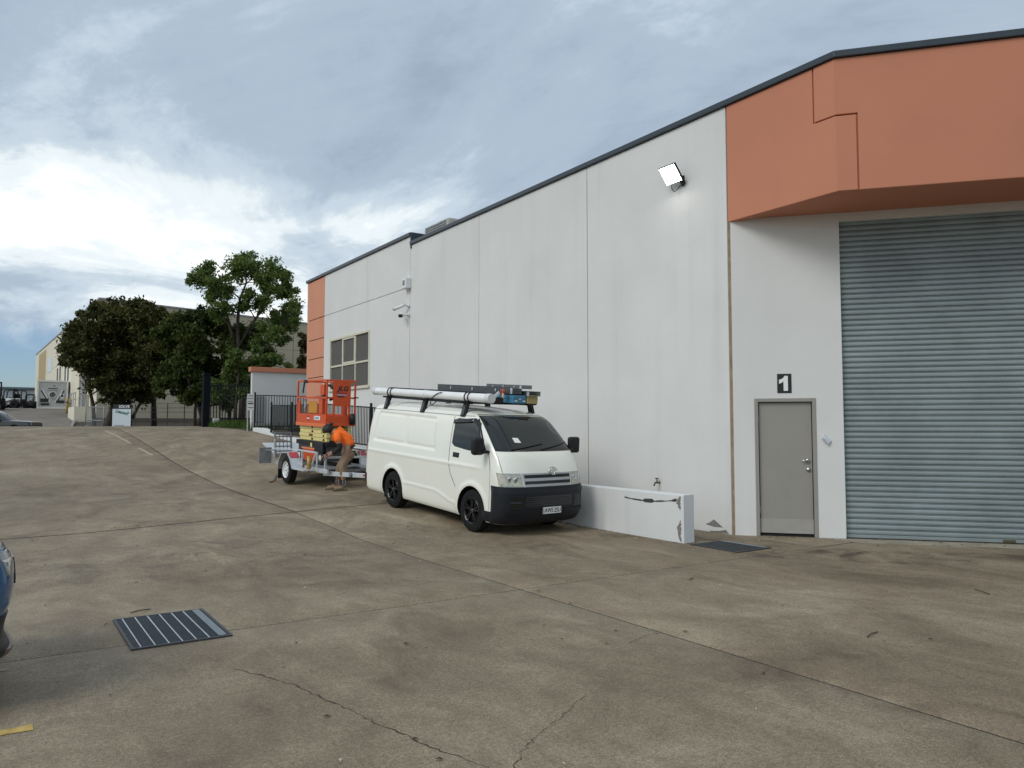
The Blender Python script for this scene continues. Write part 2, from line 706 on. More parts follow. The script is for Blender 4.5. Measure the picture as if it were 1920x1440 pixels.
def slab(x0, x1, y0, y1):
    g = 0.0085
    bx, by = 0.008, 0.008
    nx = max(2, int((x1 - x0) / 0.42))
    ny = max(2, int((y1 - y0) / 0.42))
    xs = [x0 + g] + list(np.linspace(x0 + g + bx, x1 - g - bx, nx)) + [x1 - g]
    ys = [y0 + g] + list(np.linspace(y0 + g + by, y1 - g - by, ny)) + [y1 - g]
    rows = []
    for j, y in enumerate(ys):
        row = []
        for i, x in enumerate(xs):
            e = i in (0, len(xs) - 1) or j in (0, len(ys) - 1)
            row.append((x, y, H(x, y) - (0.005 if e else 0)))
        rows.append(row)
    mb = MB()
    mb.grid(rows)
    # skirts
    ring = [r for r in rows[0]] + [r[-1] for r in rows[1:]] + rows[-1][::-1][1:] + [r[0] for r in rows[::-1][1:]]
    mb.grid([[(p[0], p[1], p[2] - 0.06) for p in ring], ring])
    return mb.build('concrete_slab', CONC, ground, smooth=True, fix=False)


for i in range(len(JX) - 1):
    for j in range(len(JY) - 1):
        slab(JX[i], 30.0 if (i == len(JX) - 2 and JY[j + 1] < 7) else JX[i + 1], JY[j], JY[j + 1])
# yard in front of the angled roller door
mb = MB()
mb.grid([[(x, y, -0.0006) for x in (9.63, 10.2, 10.9, 11.8)] for y in (6.65, 7.2, 7.8, 8.4)])
mb.build('concrete_slab', CONC, ground, smooth=True, fix=False)


def joint_dirt(p0, p1, w=0.0085, lift=-0.0035):
    """dirt packed into a slab joint, a few millimetres below the surface"""
    L_ = math.hypot(p1[0] - p0[0], p1[1] - p0[1])
    n_ = max(2, int(L_ / 0.3))
    dx, dy = (p1[1] - p0[1]) / L_ * w, -(p1[0] - p0[0]) / L_ * w
    a_, b_ = [], []
    for i_ in range(n_ + 1):
        x, y = p0[0] + (p1[0] - p0[0]) * i_ / n_, p0[1] + (p1[1] - p0[1]) * i_ / n_
        z = H(x, y) + lift
        a_.append((x + dx, y + dy, z))
        b_.append((x - dx, y - dy, z))
    m_ = MB()
    m_.grid([a_, b_])
    return m_.build('slab_joint', DARKJ, ground, fix=False)


for x_ in JX[1:-1]:
    joint_dirt((x_, JY[0]), (x_, JY[-1]))
    joint_dirt((x_, 13.9), (x_, 38.0), 0.011, 0.0025)
for y_ in JY[1:-1]:
    joint_dirt((JX[0], y_), (JX[-1], y_), *((0.02, 0.0025) if 10 < y_ < 15 else (0.0085, -0.0035)))


def ribbon_on_ground(name, pts, w, mat, lift=0.004, jitter=0.0, seed=1):
    rr = random.Random(seed)
    a, b = [], []
    for i, p in enumerate(pts):
        q = pts[min(i + 1, len(pts) - 1)]
        o_ = pts[max(i - 1, 0)]
        d = Vector((q[0] - o_[0], q[1] - o_[1], 0)).normalized()
        n = Vector((-d.y, d.x, 0))
        ww = w * (1 - jitter * rr.random())
        for lst, sg in ((a, 1), (b, -1)):
            x, y = p[0] + n.x * ww / 2 * sg, p[1] + n.y * ww / 2 * sg
            lst.append((x, y, H(x, y) + lift))
    m_ = MB()
    m_.grid([a, b])
    return m_.build(name, mat, ground, fix=False)


def worn_line(name, p0, p1, w, mat, seed):
    """painted line, ragged at its ends"""
    n = max(6, int((Vector(p1) - Vector(p0)).length / 0.08))
    return ribbon_on_ground(name, [(p0[0] + (p1[0] - p0[0]) * t / n, p0[1] + (p1[1] - p0[1]) * t / n) for t in range(n + 1)],
                            w, mat, 0.004, 0.25, seed)


worn_line('parking_line', (0.23, 5.12), (-5.2, 5.02), 0.11, YELP, 1)
worn_line('parking_line', (0.12, 6.42), (-0.25, 6.42), 0.07, YELW, 2)
worn_line('parking_line', (1.31, 13.15), (0.93, 13.24), 0.055, YELW, 3)
worn_line('parking_line', (1.9, 13.0), (1.55, 13.08), 0.03, YELW, 4)
worn_line('lane_line', (3.95, 37.4), (4.15, 31.2), 0.09, YELW, 5)
worn_line('lane_line', (4.18, 29.6), (4.28, 27.4), 0.09, YELW, 6)
worn_line('lane_line', (2.0, 44.8), (2.9, 44.3), 0.22, YELW, 7)
worn_line('lane_line', (7.0, 42.8), (8.2, 42.2), 0.25, YELW, 8)


def crack(pts, w, seed):
    rr = random.Random(seed)
    out = []
    for i in range(len(pts) - 1):
        for t in range(14):
            u = t / 14
            out.append((pts[i][0] + (pts[i + 1][0] - pts[i][0]) * u + rr.uniform(-1, 1) * 0.018,
                        pts[i][1] + (pts[i + 1][1] - pts[i][1]) * u + rr.uniform(-1, 1) * 0.018))
    ribbon_on_ground('crack', out, w, DARKJ, 0.002, 0.85, seed)


crack([(1.45, 5.55), (1.66, 5.0), (1.78, 4.4), (1.92, 3.75), (2.1, 3.1)], 0.011, 3)
crack([(2.15, 3.2), (2.45, 3.45), (2.75, 3.6), (3.1, 3.8)], 0.006, 4)
crack([(4.1, 4.5), (4.35, 4.6), (4.55, 4.62)], 0.006, 6)
crack([(7.6, 5.9), (8.1, 5.2), (8.9, 4.6)], 0.007, 5)

# ------------------------------------------------------------------ warehouse
WX = 9.62                         # face of the long wall
C0 = Vector((9.62, 8.13, 0))      # corner where the wall turns towards the roller door
DD = Vector((0.655, -0.7556, 0)).normalized()
NO = Vector((-DD.y * -1, 0, 0))
NO = Vector((DD.y, -DD.x, 0))     # outward normal of the door wall


def dw(s_, d, z):
    """point on the door wall: s along it, d outwards, z up"""
    p = C0 + DD * s_ + NO * d
    return (p.x, p.y, z)


def dwbox(mb_, s0, s1, d0, d1, z0, z1, mi=0):
    vs = [dw(s_, d, z) for z in (z0, z1) for d in (d0, d1) for s_ in (s0, s1)]
    return mb_.add(vs, [(0, 2, 3, 1), (4, 5, 7, 6), (0, 1, 5, 4), (2, 6, 7, 3), (0, 4, 6, 2), (1, 3, 7, 5)], mi)


WH = thing('warehouse', 'white tilt-up concrete warehouse unit with orange corner panels and grey roller door', 'warehouse', (0, 0, 0))
TOPZ, TOPL = 6.84, 7.10
JG = 0.007
T = 0.18


def wall_panel(y0, y1, z0, z1, mat, label=None):
    m_ = MB()
    m_.box(WX, WX + T, y0 + JG, y1 - JG, z0, z1)
    o = m_.build('wall_panel', mat, WH, bevel=0.012)
    if label:
        o['label'] = label
    return o


wall_panel(8.155, 11.66, -0.4, TOPZ, WHITE)
wall_panel(11.66, 15.77, -0.4, TOPZ, WHITE)
wall_panel(15.77, 19.50, -0.4, TOPZ, WHITE)
wall_panel(19.50, 26.32, 5.655, TOPL, WHITE)
# office panel with its window opening
WY0, WY1, WZ0, WZ1 = 22.30, 25.68, 2.98, 4.72
mb = MB()
ya, yb, za, zb = 19.50 + JG, 26.32 - JG, 0.2, 5.64
ou = [(ya, za), (yb, za), (yb, zb), (ya, zb)]
inn = [(WY0, WZ0), (WY1, WZ0), (WY1, WZ1), (WY0, WZ1)]
vs = [(WX, *p) for p in ou] + [(WX, *p) for p in inn] + [(WX + T, *p) for p in ou] + [(WX + T, *p) for p in inn]
fs = []
for i in range(4):
    j = (i + 1) % 4
    fs += [(i, j, 4 + j, 4 + i), (8 + i, 12 + i, 12 + j, 8 + j), (4 + i, 4 + j, 12 + j, 12 + i), (i, 8 + i, 8 + j, j)]
mb.add(vs, fs)
mb.build('wall_panel', WHITE, WH)
zs = [0.6, 2.80, 3.50, 4.19, 4.89, 5.65, 7.10]
for a, b in zip(zs[:-1], zs[1:]):
    wall_panel(26.32, 28.14, a + 0.012, b - 0.012, PEACH, 'faded salmon orange strip of wall panel')
mb = MB()
mb.box(WX + 0.035, WX + 0.17, 8.2, 28.10, -0.4, 6.7)
mb.build('joint_backing', M('joint_backing', (0.10, 0.095, 0.09), 0.9), WH)
for y, mt, w in ((11.66, CAULK, 0.026), (15.77, CAULK, 0.016), (19.50, CAULK, 0.024)):
    mb = MB()
    mb.box(WX + 0.006, WX + 0.04, y - w / 2, y + w / 2, -0.3, TOPZ - 0.02)
    mb.build('joint_sealant', mt, WH)
mb = MB()
mb.box(WX + 0.004, WX + 0.04, 11.655, 11.667, 0.3, 6.6)
mb.build('joint_sealant', CAULKB, WH)
# flashings
mb = MB()
mb.box(WX - 0.05, WX + 0.34, 8.145, 19.46, TOPZ + 0.004, TOPZ + 0.10)
mb.build('roof_flashing', FLASH, WH, bevel=0.01)
mb = MB()
mb.box(WX - 0.055, WX + 0.5, 19.46, 28.2, TOPL + 0.004, TOPL + 0.105)
mb.build('roof_flashing', FLASH, WH, bevel=0.01)
mb = MB()
mb.box(WX - 0.03, WX + 0.5, 19.40, 19.455, TOPZ - 0.1, TOPL + 0.10)
mb.build('roof_flashing', FLASH, WH, bevel=0.006)
mb = MB()
mb.prism([(WX + 0.18, 8.2), (WX + 0.18, 28.0), (32, 28.0), (32, 0), dw(9.5, -0.4, 0)[:2], dw(0.4, -0.4, 0)[:2]][::-1], 6.45, 6.6)
mb.build('roof', M('roof_sheet', (0.32, 0.33, 0.34), 0.5, 0.3), WH)
mb = MB()
mb.box(WX + 0.01, 30, 28.0, 28.14, 0.6, TOPL)
mb.build('end_wall', WHITE, WH)

# orange box over the roller door: two heavy panels locked together at the corner
K = Vector((WX, 6.21, 0))
OB, OT = 4.95, 6.84
STEP = 6.02
LEN = 8.5


def kf(s_, d):
    p = K + DD * s_ + NO * d
    return (p.x, p.y)


def bisect_in(p0):
    return p0


def extr(m_, pts3, dv):
    n_ = len(pts3)
    vs_ = [Vector(p) for p in pts3]
    vs_ = vs_ + [p + Vector(dv) for p in vs_]
    m_.add(vs_, [tuple(range(n_)), tuple(range(2 * n_ - 1, n_ - 1, -1))] + [(i, (i + 1) % n_, n_ + (i + 1) % n_, n_ + i) for i in range(n_)])


mb = MB()   # side panel, lower arm runs to the corner and its end shows on the front
KY = K.y
extr(mb, [(WX, y, z) for y, z in ((8.14, OB), (KY, OB), (KY, STEP), (KY + 0.36, STEP), (KY + 0.36, OT), (8.14, OT))], (0.16, 0, 0))
mb.prism([(WX + 0.161, KY + 0.15), (WX + 0.0015, KY + 0.001), kf(0.265, 0), kf(0.265, -0.16)], OB + 0.003, STEP - 0.003)
mb.build('orange_side_panel', ORANGE, WH, bevel=0.01)
mb = MB()   # front panel, upper arm runs to the corner
inw = NO * -0.16
extr(mb, [(*kf(a_, 0.003), z) for a_, z in ((0.285, OB), (LEN, OB), (LEN, OT), (0.0, OT), (0.0, STEP + 0.016), (0.285, STEP + 0.016))], inw)
mb.prism([(WX + 0.161, KY + 0.338), (WX - 0.003, KY + 0.338), (WX - 0.003, KY + 0.0015), kf(0.05, -0.05)], STEP + 0.016, OT)
mb.build('orange_front_panel', ORANGE, WH, bevel=0.01)
mb = MB()
mb.prism([(WX + 0.03, KY + 0.45), (WX + 0.03, KY + 0.03), kf(0.4, -0.03), kf(0.4, -0.15), (WX + 0.15, KY + 0.45)], OB + 0.009, OT - 0.02)
mb.build('joint_backing', ORANGE, WH)
mb = MB()
mb.prism([(WX + 0.155, 8.12), (WX + 0.155, K.y + 0.08), kf(LEN, -0.15), dw(LEN + 1.0, -0.195, 0)[:2], dw(0.03, -0.195, 0)[:2]], OB + 0.03, OB + 0.14)
mb.build('soffit', ORANGE, WH)
mb = MB()
dwbox(mb, 0.1, 9.5, -0.4, -0.2, -0.2, OB + 0.14)  # unseen dark box added behind the door wall to stop light leaking through
mb.build('light_block', M('light_block_dark', (0.03, 0.03, 0.03), 0.9), WH)
mb = MB()
mb.prism([(WX - 0.045, 8.145), (WX - 0.045, K.y - 0.02), kf(LEN, 0.05), kf(LEN, -0.3), (WX + 0.34, K.y + 0.3), (WX + 0.34, 8.145)], OT + 0.004, OT + 0.10)
mb.build('roof_flashing', FLASH, WH, bevel=0.01)

# door wall: white pier with the personnel door
mb = MB()
F0, F1, FT = 0.345, 1.245, 2.125
dwbox(mb, 0.028, F0, -0.16, 0, -0.2, OB + 0.028)
dwbox(mb, F1, 1.635, -0.16, 0, -0.2, OB + 0.028)
dwbox(mb, F0, F1, -0.16, 0, FT, OB + 0.028)
mb.build('wall_pier', WHITE, WH)
mb = MB()
dwbox(mb, -0.012, 0.03, -0.12, -0.012, -0.05, OB - 0.01)
mb.build('joint_sealant', CAULKB, WH)
mb = MB()
dwbox(mb, 1.635, LEN, -0.19, -0.015, 4.845, OB + 0.028)
mb.build('lintel', WHITE, WH)
DGREY = M('door_grey_paint', (0.285, 0.27, 0.245), 0.5, 0, 0.05, 3)
dr = MB()
dwbox(dr, F0 + 0.065, F1 - 0.065, -0.085, -0.045, 0.045, FT - 0.065)
door = dr.build('door', DGREY, WH, bevel=0.004)
door['label'] = 'grey flush steel door in the white pier'
mb = MB()
dwbox(mb, F0, F0 + 0.055, -0.12, 0.012, 0.0, FT)
dwbox(mb, F1 - 0.055, F1, -0.12, 0.012, 0.0, FT)
dwbox(mb, F0 + 0.055, F1 - 0.055, -0.12, 0.012, FT - 0.055, FT)
mb.build('door_frame', DGREY, door, bevel=0.005)
mb = MB()
dwbox(mb, F0 + 0.06, F1 - 0.06, -0.04, -0.038, 0.05, 0.27)
mb.build('kick_plate', M('kick_plate', (0.33, 0.315, 0.29), 0.45), door)
mb = MB()
dwbox(mb, F0 + 0.05, F1 - 0.05, -0.14, -0.06, -0.02, 0.03)
mb.build('threshold', BLACKP, door)
for z in (0.35, 1.75):
    mb = MB()
    mb.tube([dw(F0 + 0.06, -0.03, z), dw(F0 + 0.06, -0.03, z + 0.11)], 0.012, 8)
    mb.build('hinge', GALVD, door)
hs = F1 - 0.135
mb = MB()
mb.tube([dw(hs, -0.05, 1.17), dw(hs, 0.0, 1.17)], [0.033, 0.026], 14)
mb.tube([dw(hs, -0.005, 1.17), dw(hs - 0.085, 0.004, 1.165)], 0.011, 8)
mb.build('handle', CHROME, door, smooth=True)
mb = MB()
mb.tube([dw(hs + 0.012, -0.05, 1.03), dw(hs + 0.012, -0.02, 1.03)], [0.036, 0.031], 16)
mb.tube([dw(hs + 0.012, -0.021, 1.03), dw(hs + 0.012, -0.014, 1.03)], 0.014, 10)
mb.build('lock', CHROME, door, smooth=True)

# unit number above the door
num = thing('unit_number', 'black number plate with a white figure 1 above the grey door', 'sign')
mb = MB()
sc_ = 0.795
dwbox(mb, sc_ - 0.105, sc_ + 0.105, 0.001, 0.005, 2.205, 2.505)
mb.build('plate', BLACKT, num)
prof = [(-0.012, 0.0), (0.052, 0.0), (0.052, 0.232), (0.004, 0.232), (-0.012, 0.205), (-0.035, 0.187), (-0.078, 0.172), (-0.078, 0.112), (-0.045, 0.122), (-0.012, 0.145)]
m_ = MB()
vs = [dw(sc_ + x, 0.0055, 2.24 + z) for x, z in prof] + [dw(sc_ + x, 0.009, 2.24 + z) for x, z in prof]
n = len(prof)
m_.add(vs, [tuple(range(n)), tuple(range(2 * n - 1, n - 1, -1))] + [(i, (i + 1) % n, n + (i + 1) % n, n + i) for i in range(n)])
m_.build('figure', WHITET, num)

# bent metal plate beside the door
mb = MB()
p = [dw(1.315, 0.004, 1.50), dw(1.36, 0.03, 1.575), dw(1.455, 0.02, 1.47), dw(1.40, 0.05, 1.415), dw(1.37, 0.045, 1.50)]
mb.add(p, [(0, 1, 4), (1, 2, 4), (2, 3, 4), (3, 0, 4)])
p2 = [dw(1.315, -0.004, 1.50), dw(1.36, 0.0, 1.575), dw(1.455, 0.0, 1.47), dw(1.40, 0.0, 1.415)]
mb.add(p2 + p[:4], [(0, 1, 5, 4), (1, 2, 6, 5), (2, 3, 7, 6), (3, 0, 4, 7)])
tag(mb.build('bent_bracket', GALV), 'small bent shiny metal bracket on the white pier beside the door', 'bracket')

# roller shutter, slat by slat
SHUT = M('shutter_steel', (0.245, 0.29, 0.297), 0.42, 0.15, 0.2, 1.3)
RS0, RS1 = 1.60, 7.6
rd = thing('roller_root', '', '')
bpy.data.objects.remove(rd)
pitch = 0.0815
nsl = 59
mb = MB()
dwbox(mb, RS0, RS1, -0.16, -0.13, 0.0, 4.9)
roller = mb.build('roller_door', M('shutter_shadow', (0.05, 0.06, 0.065), 0.7), WH)
roller['label'] = 'tall grey corrugated steel roller shutter'
prof = [(-0.118, 0.0), (-0.104, 0.0025), (-0.0935, 0.007), (-0.091, 0.012), (-0.0895, 0.035), (-0.091, 0.058), (-0.094, 0.0625), (-0.118, 0.0645), (-0.118, 0.0685), (-0.0985, 0.0715), (-0.0985, 0.0765), (-0.118, 0.0815)]
mb = MB()
rows = [[Vector(dw(s_, d, z)) - Vector(dw(RS0, 0, 0)) for d, z in prof] for s_ in (RS0, RS1)]
mb.grid(rows)
slat0 = mb.build('slat', SHUT, roller, smooth=True, fix=False)
slat0.location = dw(RS0, 0, 0.062)
for k in range(1, nsl):
    piece(slat0, roller, dw(RS0, random.uniform(-0.001, 0.001), 0.062 + k * pitch))
mb = MB()
dwbox(mb, RS0, RS1, -0.13, -0.082, 0.012, 0.062)
mb.build('bottom_rail', SHUT, roller, bevel=0.004)
mb = MB()
dwbox(mb, 1.602, 1.634, -0.17, -0.03, 0, 4.85)
mb.build('guide_track', GALVD, roller)
mb = MB()
dwbox(mb, 3.74, 3.90, -0.081, -0.072, 0.018, 0.055)
mb.build('lock_plate', M('brass_plate', (0.12, 0.10, 0.05), 0.5, 0.5), roller)

# pale strip of new concrete along the shutter foot
mb = MB()
mb.prism([dw(1.25, 0.02, 0)[:2], dw(9, 0.02, 0)[:2], dw(9, 0.42, 0)[:2], dw(1.8, 0.36, 0)[:2]][::-1], -0.02, 0.006)
mb.build('threshold_slab', M('pale_concrete', (0.31, 0.28, 0.22), 0.85, 0, 0.25, 3, bump=0.2), ground)

# window
win = MB()
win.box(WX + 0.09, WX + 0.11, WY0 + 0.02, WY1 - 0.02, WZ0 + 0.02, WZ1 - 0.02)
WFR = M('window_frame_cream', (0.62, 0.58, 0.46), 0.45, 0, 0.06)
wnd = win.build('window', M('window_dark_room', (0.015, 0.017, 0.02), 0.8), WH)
wnd['label'] = 'office window of six panes with cream frames'
cols = [WY0, WY0 + 1.16, WY0 + 2.27, WY1]
zr = [WZ0, WZ0 + 0.80, WZ1]
mb = MB()
for y0, y1 in ((WY0 - 0.03, WY0 + 0.05), (WY1 - 0.05, WY1 + 0.03)):
    mb.box(WX - 0.02, WX + 0.09, y0, y1, WZ0 - 0.03, WZ1 + 0.03)
mb.box(WX - 0.021, WX + 0.09, WY0 + 0.05, WY1 - 0.05, WZ1 - 0.05, WZ1 + 0.03)
mb.box(WX - 0.06, WX + 0.09, WY0 - 0.06, WY1 + 0.06, WZ0 - 0.06, WZ0 + 0.03)
mb.build('window_frame', WFR, wnd, bevel=0.006)
for y in cols[1:3]:
    mb = MB()
    mb.box(WX + 0.005, WX + 0.08, y - 0.03, y + 0.03, WZ0 + 0.03, WZ1 - 0.05)
    mb.build('mullion', WFR, wnd)
mb = MB()
mb.box(WX + 0.004, WX + 0.081, WY0 + 0.05, WY1 - 0.05, zr[1] - 0.03, zr[1] + 0.03)
mb.build('transom', WFR, wnd)
mb = MB()
a, b = cols[1], cols[2]
for y0, y1, z0, z1 in ((a + 0.03, a + 0.085, zr[1] + 0.03, WZ1 - 0.05), (b - 0.085, b - 0.03, zr[1] + 0.03, WZ1 - 0.05), (a + 0.085, b - 0.085, zr[1] + 0.03, zr[1] + 0.085), (a + 0.085, b - 0.085, WZ1 - 0.105, WZ1 - 0.05)):
    mb.box(WX - 0.004, WX + 0.07, y0, y1, z0, z1)
mb.build('sash', WFR, wnd)
WGL = M('window_glass', (0.22, 0.30, 0.38), 0.03, 0.7, 0.08, 2, rvar=0.01)
for i in range(3):
    for j in range(2):
        mb = MB()
        e = 0.002 * (i - 1)
        x0 = WX + 0.045
        vs = [(x0 + e, cols[i] + 0.02, zr[j] + 0.02), (x0 - e, cols[i + 1] - 0.02, zr[j] + 0.02), (x0 - e + 0.004 * j, cols[i + 1] - 0.02, zr[j + 1] - 0.02), (x0 + e + 0.004 * j, cols[i] + 0.02, zr[j + 1] - 0.02)]
        mb.add(vs + [(v[0] + 0.006, v[1], v[2]) for v in vs], [(0, 1, 2, 3), (7, 6, 5, 4), (0, 4, 5, 1), (1, 5, 6, 2), (2, 6, 7, 3), (3, 7, 4, 0)])
        mb.build('pane', WGL, wnd)

# broken render along the foot of the wall
PATCH = M('exposed_render', (0.20, 0.195, 0.185), 0.95, 0, 0.4, 25, bump=0.4, bscale=70)
for poly in ([(9.72, 0.15), (9.9, 0.17), (10.2, 0.165), (10.2, 0.155), (9.9, 0.155)], [(9.0, 0.155), (9.25, 0.17), (9.5, 0.165), (9.52, 0.125), (9.2, 0.115)],
             [(8.33, 0.115), (8.40, 0.15), (8.52, 0.225), (8.60, 0.17), (8.70, 0.13), (8.5, 0.105)], [(8.22, 0.03), (8.28, 0.085), (8.4, 0.055), (8.6, 0.035), (8.6, 0.02)], [(9.05, 0.03), (9.4, 0.035), (9.9, 0.045), (9.9, 0.03), (9.3, 0.01)]):
    mb = MB()
    n = len(poly)
    mb.add([(WX - 0.003, y, z - 0.02) for y, z in poly] + [(WX + 0.01, y, z - 0.02) for y, z in poly],
           [tuple(range(n))] + [(i, (i + 1) % n, n + (i + 1) % n, n + i) for i in range(n)])
    mb.build('broken_render', PATCH, WH)

# floodlight
FLP = Vector((WX - 0.20, 9.17, 5.98))
fl = thing('floodlight', 'lit black floodlight tilted down on the white wall', 'floodlight', FLP, (0, 0, 0))
ex = Vector((0, -1, 0))
ey = Vector((-0.62, 0, 0.78))
ez = ex.cross(ey)
if ez.x > 0:
    ez = -ez
BM = Matrix((ex, ey, ez)).transposed()
fm = bpy.data.materials.new('floodlight_led')
fm.use_nodes = True
fb = fm.node_tree.nodes['Principled BSDF']
fb.inputs['Base Color'].default_value = (0.9, 0.9, 0.88, 1)
fb.inputs['Emission Color'].default_value = (1.0, 0.97, 0.90, 1)
fb.inputs['Emission Strength'].default_value = 18.0


def obox(m_, c, s_, Bm, mi=0):
    c = Vector(c)
    vs = []
    for z in (-1, 1):
        for y in (-1, 1):
            for x in (-1, 1):
                vs.append(c + Bm @ Vector((x * s_[0] / 2, y * s_[1] / 2, z * s_[2] / 2)))
    return m_.add(vs, [(0, 2, 3, 1), (4, 5, 7, 6), (0, 1, 5, 4), (2, 6, 7, 3), (0, 4, 6, 2), (1, 3, 7, 5)], mi)


mb = MB()
obox(mb, (0, 0, 0), (0.37, 0.33, 0.045), BM)
mb.build('housing', BLACKP, fl, bevel=0.008)
mb = MB()
obox(mb, BM @ Vector((0, 0, 0.024)), (0.34, 0.30, 0.004), BM)
mb.build('lamp_face', fm, fl)
mb = MB()
for k in range(7):
    obox(mb, BM @ Vector((-0.15 + k * 0.05, 0, -0.035)), (0.008, 0.26, 0.03), BM)
mb.build('heat_sink', BLACKP, fl)
mb = MB()
mb.bar((0.1, -0.19, -0.06), (0.2, -0.10, -0.12), 0.03, 0.012)
mb.bar((0.02, -0.19, -0.05), (0.2, -0.05, -0.10), 0.03, 0.05)
mb.bar((0.17, -0.12, -0.18), (0.2, -0.02, -0.02), 0.04, 0.08)
mb.build('bracket', BLACKP, fl)
mb = MB()
mb.tube([(0.0, 0.0, -0.13), (0.02, 0.01, -0.24), (0.08, 0.01, -0.29), (0.15, 0.0, -0.24), (0.197, -0.02, -0.16)], 0.006, 6)
mb.build('cable', BLACKP, fl, smooth=True)

# alarm box and two cameras at the panel joint
ab = thing('alarm_box', 'small white alarm siren box above the two cameras', 'alarm box', (WX, 19.56, 5.76))
mb = MB()
mb.box(-0.17, -0.002, -0.14, 0.14, -0.16, 0.14)
mb.build('case', WHITEP, ab, bevel=0.02)
mb = MB()
mb.box(-0.176, -0.171, -0.07, 0.07, -0.07, 0.07)
mb.build('grille', GALVD, ab)
for nm, lab, z, pts, ball in (('bullet_camera', 'white bullet security camera on the panel joint', 5.12, None, 0), ('dome_camera', 'white turret security camera with black lens below the bullet one', 4.86, None, 1)):
    c_ = thing(nm, lab, 'camera', (WX, 19.53, z), group=None)
    mb = MB()
    mb.tube([(0.0, 0, 0), (-0.05, 0, 0)], 0.05, 14)
    mb.tube([(-0.04, 0, 0), (-0.14, 0.05, 0.0)], 0.022, 10)
    mb.build('mount', WHITEP, c_, smooth=True)
    if ball:
        mb = MB()
        mb.lathe([(-0.07, 0.02), (-0.05, 0.055), (0.0, 0.075), (0.05, 0.055), (0.07, 0.02)], (-0.2, 0.08, -0.01), 'z', 16)
        mb.build('body', WHITEP, c_, smooth=True)
        mb = MB()
        mb.tube([(-0.22, 0.06, -0.03), (-0.285, 0.02, -0.05)], 0.052, 14)
        mb.build('lens', BLKGLOSS, c_, smooth=True)
    else:
        mb = MB()
        mb.tube([(-0.10, 0.03, 0.03), (-0.36, 0.26, -0.10)], 0.045, 14)
        mb.build('body', WHITEP, c_, smooth=True)
        mb = MB()
        mb.tube([(-0.36, 0.26, -0.10), (-0.372, 0.271, -0.106)], 0.036, 14)
        mb.build('lens', BLKGLOSS, c_)

# roof ventilator
rv = thing('roof_vent_unit', 'weathered grey rooftop cooler behind the roof edge', 'roof vent', (10.9, 19.1, 6.6))
mb = MB()
mb.box(-0.55, 0.55, -0.6, 0.6, 0.0, 0.55)
mb.build('plinth', M('vent_grey', (0.34, 0.33, 0.30), 0.7, 0, 0.2), rv)
mb = MB()
mb.box(-0.68, 0.68, -0.72, 0.72, 0.552, 0.90)
mb.build('hood', M('vent_grey2', (0.42, 0.41, 0.37), 0.7, 0, 0.2), rv, bevel=0.05)
for k in range(4):
    mb = MB()
    mb.box(-0.70, -0.682, -0.6, 0.6, 0.60 + k * 0.07, 0.635 + k * 0.07)
    mb.build('louvre', GALVD, rv)

# garden tap behind the low wall
tp = thing('garden_tap', 'small brass tap standing just above the low white wall', 'tap', (WX - 0.02, 9.72, 0.72))
mb = MB()
mb.tube([(0.02, 0, 0), (-0.10, 0, 0), (-0.12, 0, -0.05)], 0.016, 8)
mb.tube([(-0.05, 0, 0), (-0.05, 0, 0.07)], 0.012, 8)
mb.build('spout', M('old_brass', (0.16, 0.13, 0.07), 0.45, 0.8), tp, smooth=True)
mb = MB()
mb.bar((-0.05, -0.04, 0.075), (-0.05, 0.04, 0.075), 0.012)
mb.bar((-0.09, 0, 0.075), (-0.01, 0, 0.075), 0.012)
mb.build('handle', BLACKP, tp)

# ------------------------------------------------------------------ low ramp wall
LX = 8.32
rw = thing('ramp_wall', 'low white rendered wall with cracked end beside the van', 'wall')
mb = MB()
ys = list(np.linspace(7.93, 30.45, 40))
topf = lambda y: float(np.interp(y, [7.9, 12.5, 19.3, 25.9, 28.0, 28.9, 30.5], [0.69, 0.70, 1.10, 1.36, 1.45, 1.66, 1.69]))
rows = []
for y in ys:
    b_, t_ = H(LX, y) - 0.15, topf(y)
    rows.append([(LX, y, b_), (LX, y, t_), (LX + 0.21, y, t_), (LX + 0.21, y, b_)])
mb.grid(rows)
mb.add(rows[0], [(0, 1, 2, 3)])
mb.add(rows[-1], [(3, 2, 1, 0)])
mb.build('wall_body', WHITE2, rw, bevel=0.012)


def chip(poly, axis_x=LX - 0.002):
    n_ = len(poly)
    m_ = MB()
    m_.add([(axis_x, y, z) for y, z in poly] + [(axis_x + 0.008, y, z) for y, z in poly],
           [tuple(range(n_))] + [(i, (i + 1) % n_, n_ + (i + 1) % n_, n_ + i) for i in range(n_)])
    return m_


CRK = M('exposed_core', (0.055, 0.053, 0.05), 0.95, 0, 0.5, 30)
rr = random.Random(4)
top_, bot_ = [], []
for k in range(23):
    u = k / 22
    y = 8.07 + u * 1.12
    z = 0.615 - 0.055 * math.sin(u * 2.5) - 0.01
    w = 0.007 + 0.010 * rr.random() + (0.028 if 0.42 < u < 0.6 else 0) + (0.02 if u < 0.06 else 0)
    top_.append((y, z + w))
    bot_.append((y, z - w * 0.6))
chip(top_ + bot_[::-1]).build('crack', CRK, rw)
for z0, z1 in ((0.47, 0.675), (0.02, 0.32)):
    a_, b_ = [], []
    for k in range(12):
        u = k / 11
        w = 0.012 + 0.05 * math.sin(math.pi * u) * (0.5 + 0.7 * rr.random())
        a_.append((7.975 + 0.03 * rr.random() - w * 0.1, z0 + (z1 - z0) * u))
        b_.append((7.985 + w * 1.5, z0 + (z1 - z0) * u))
    chip(a_ + b_[::-1]).build('broken_render', PATCH, rw)

# ------------------------------------------------------------------ black fences
FB = MB()
FB.box(-0.009, 0.009, -0.009, 0.009, 0, 1)
BALM = FB.mesh('baluster', FENCE)


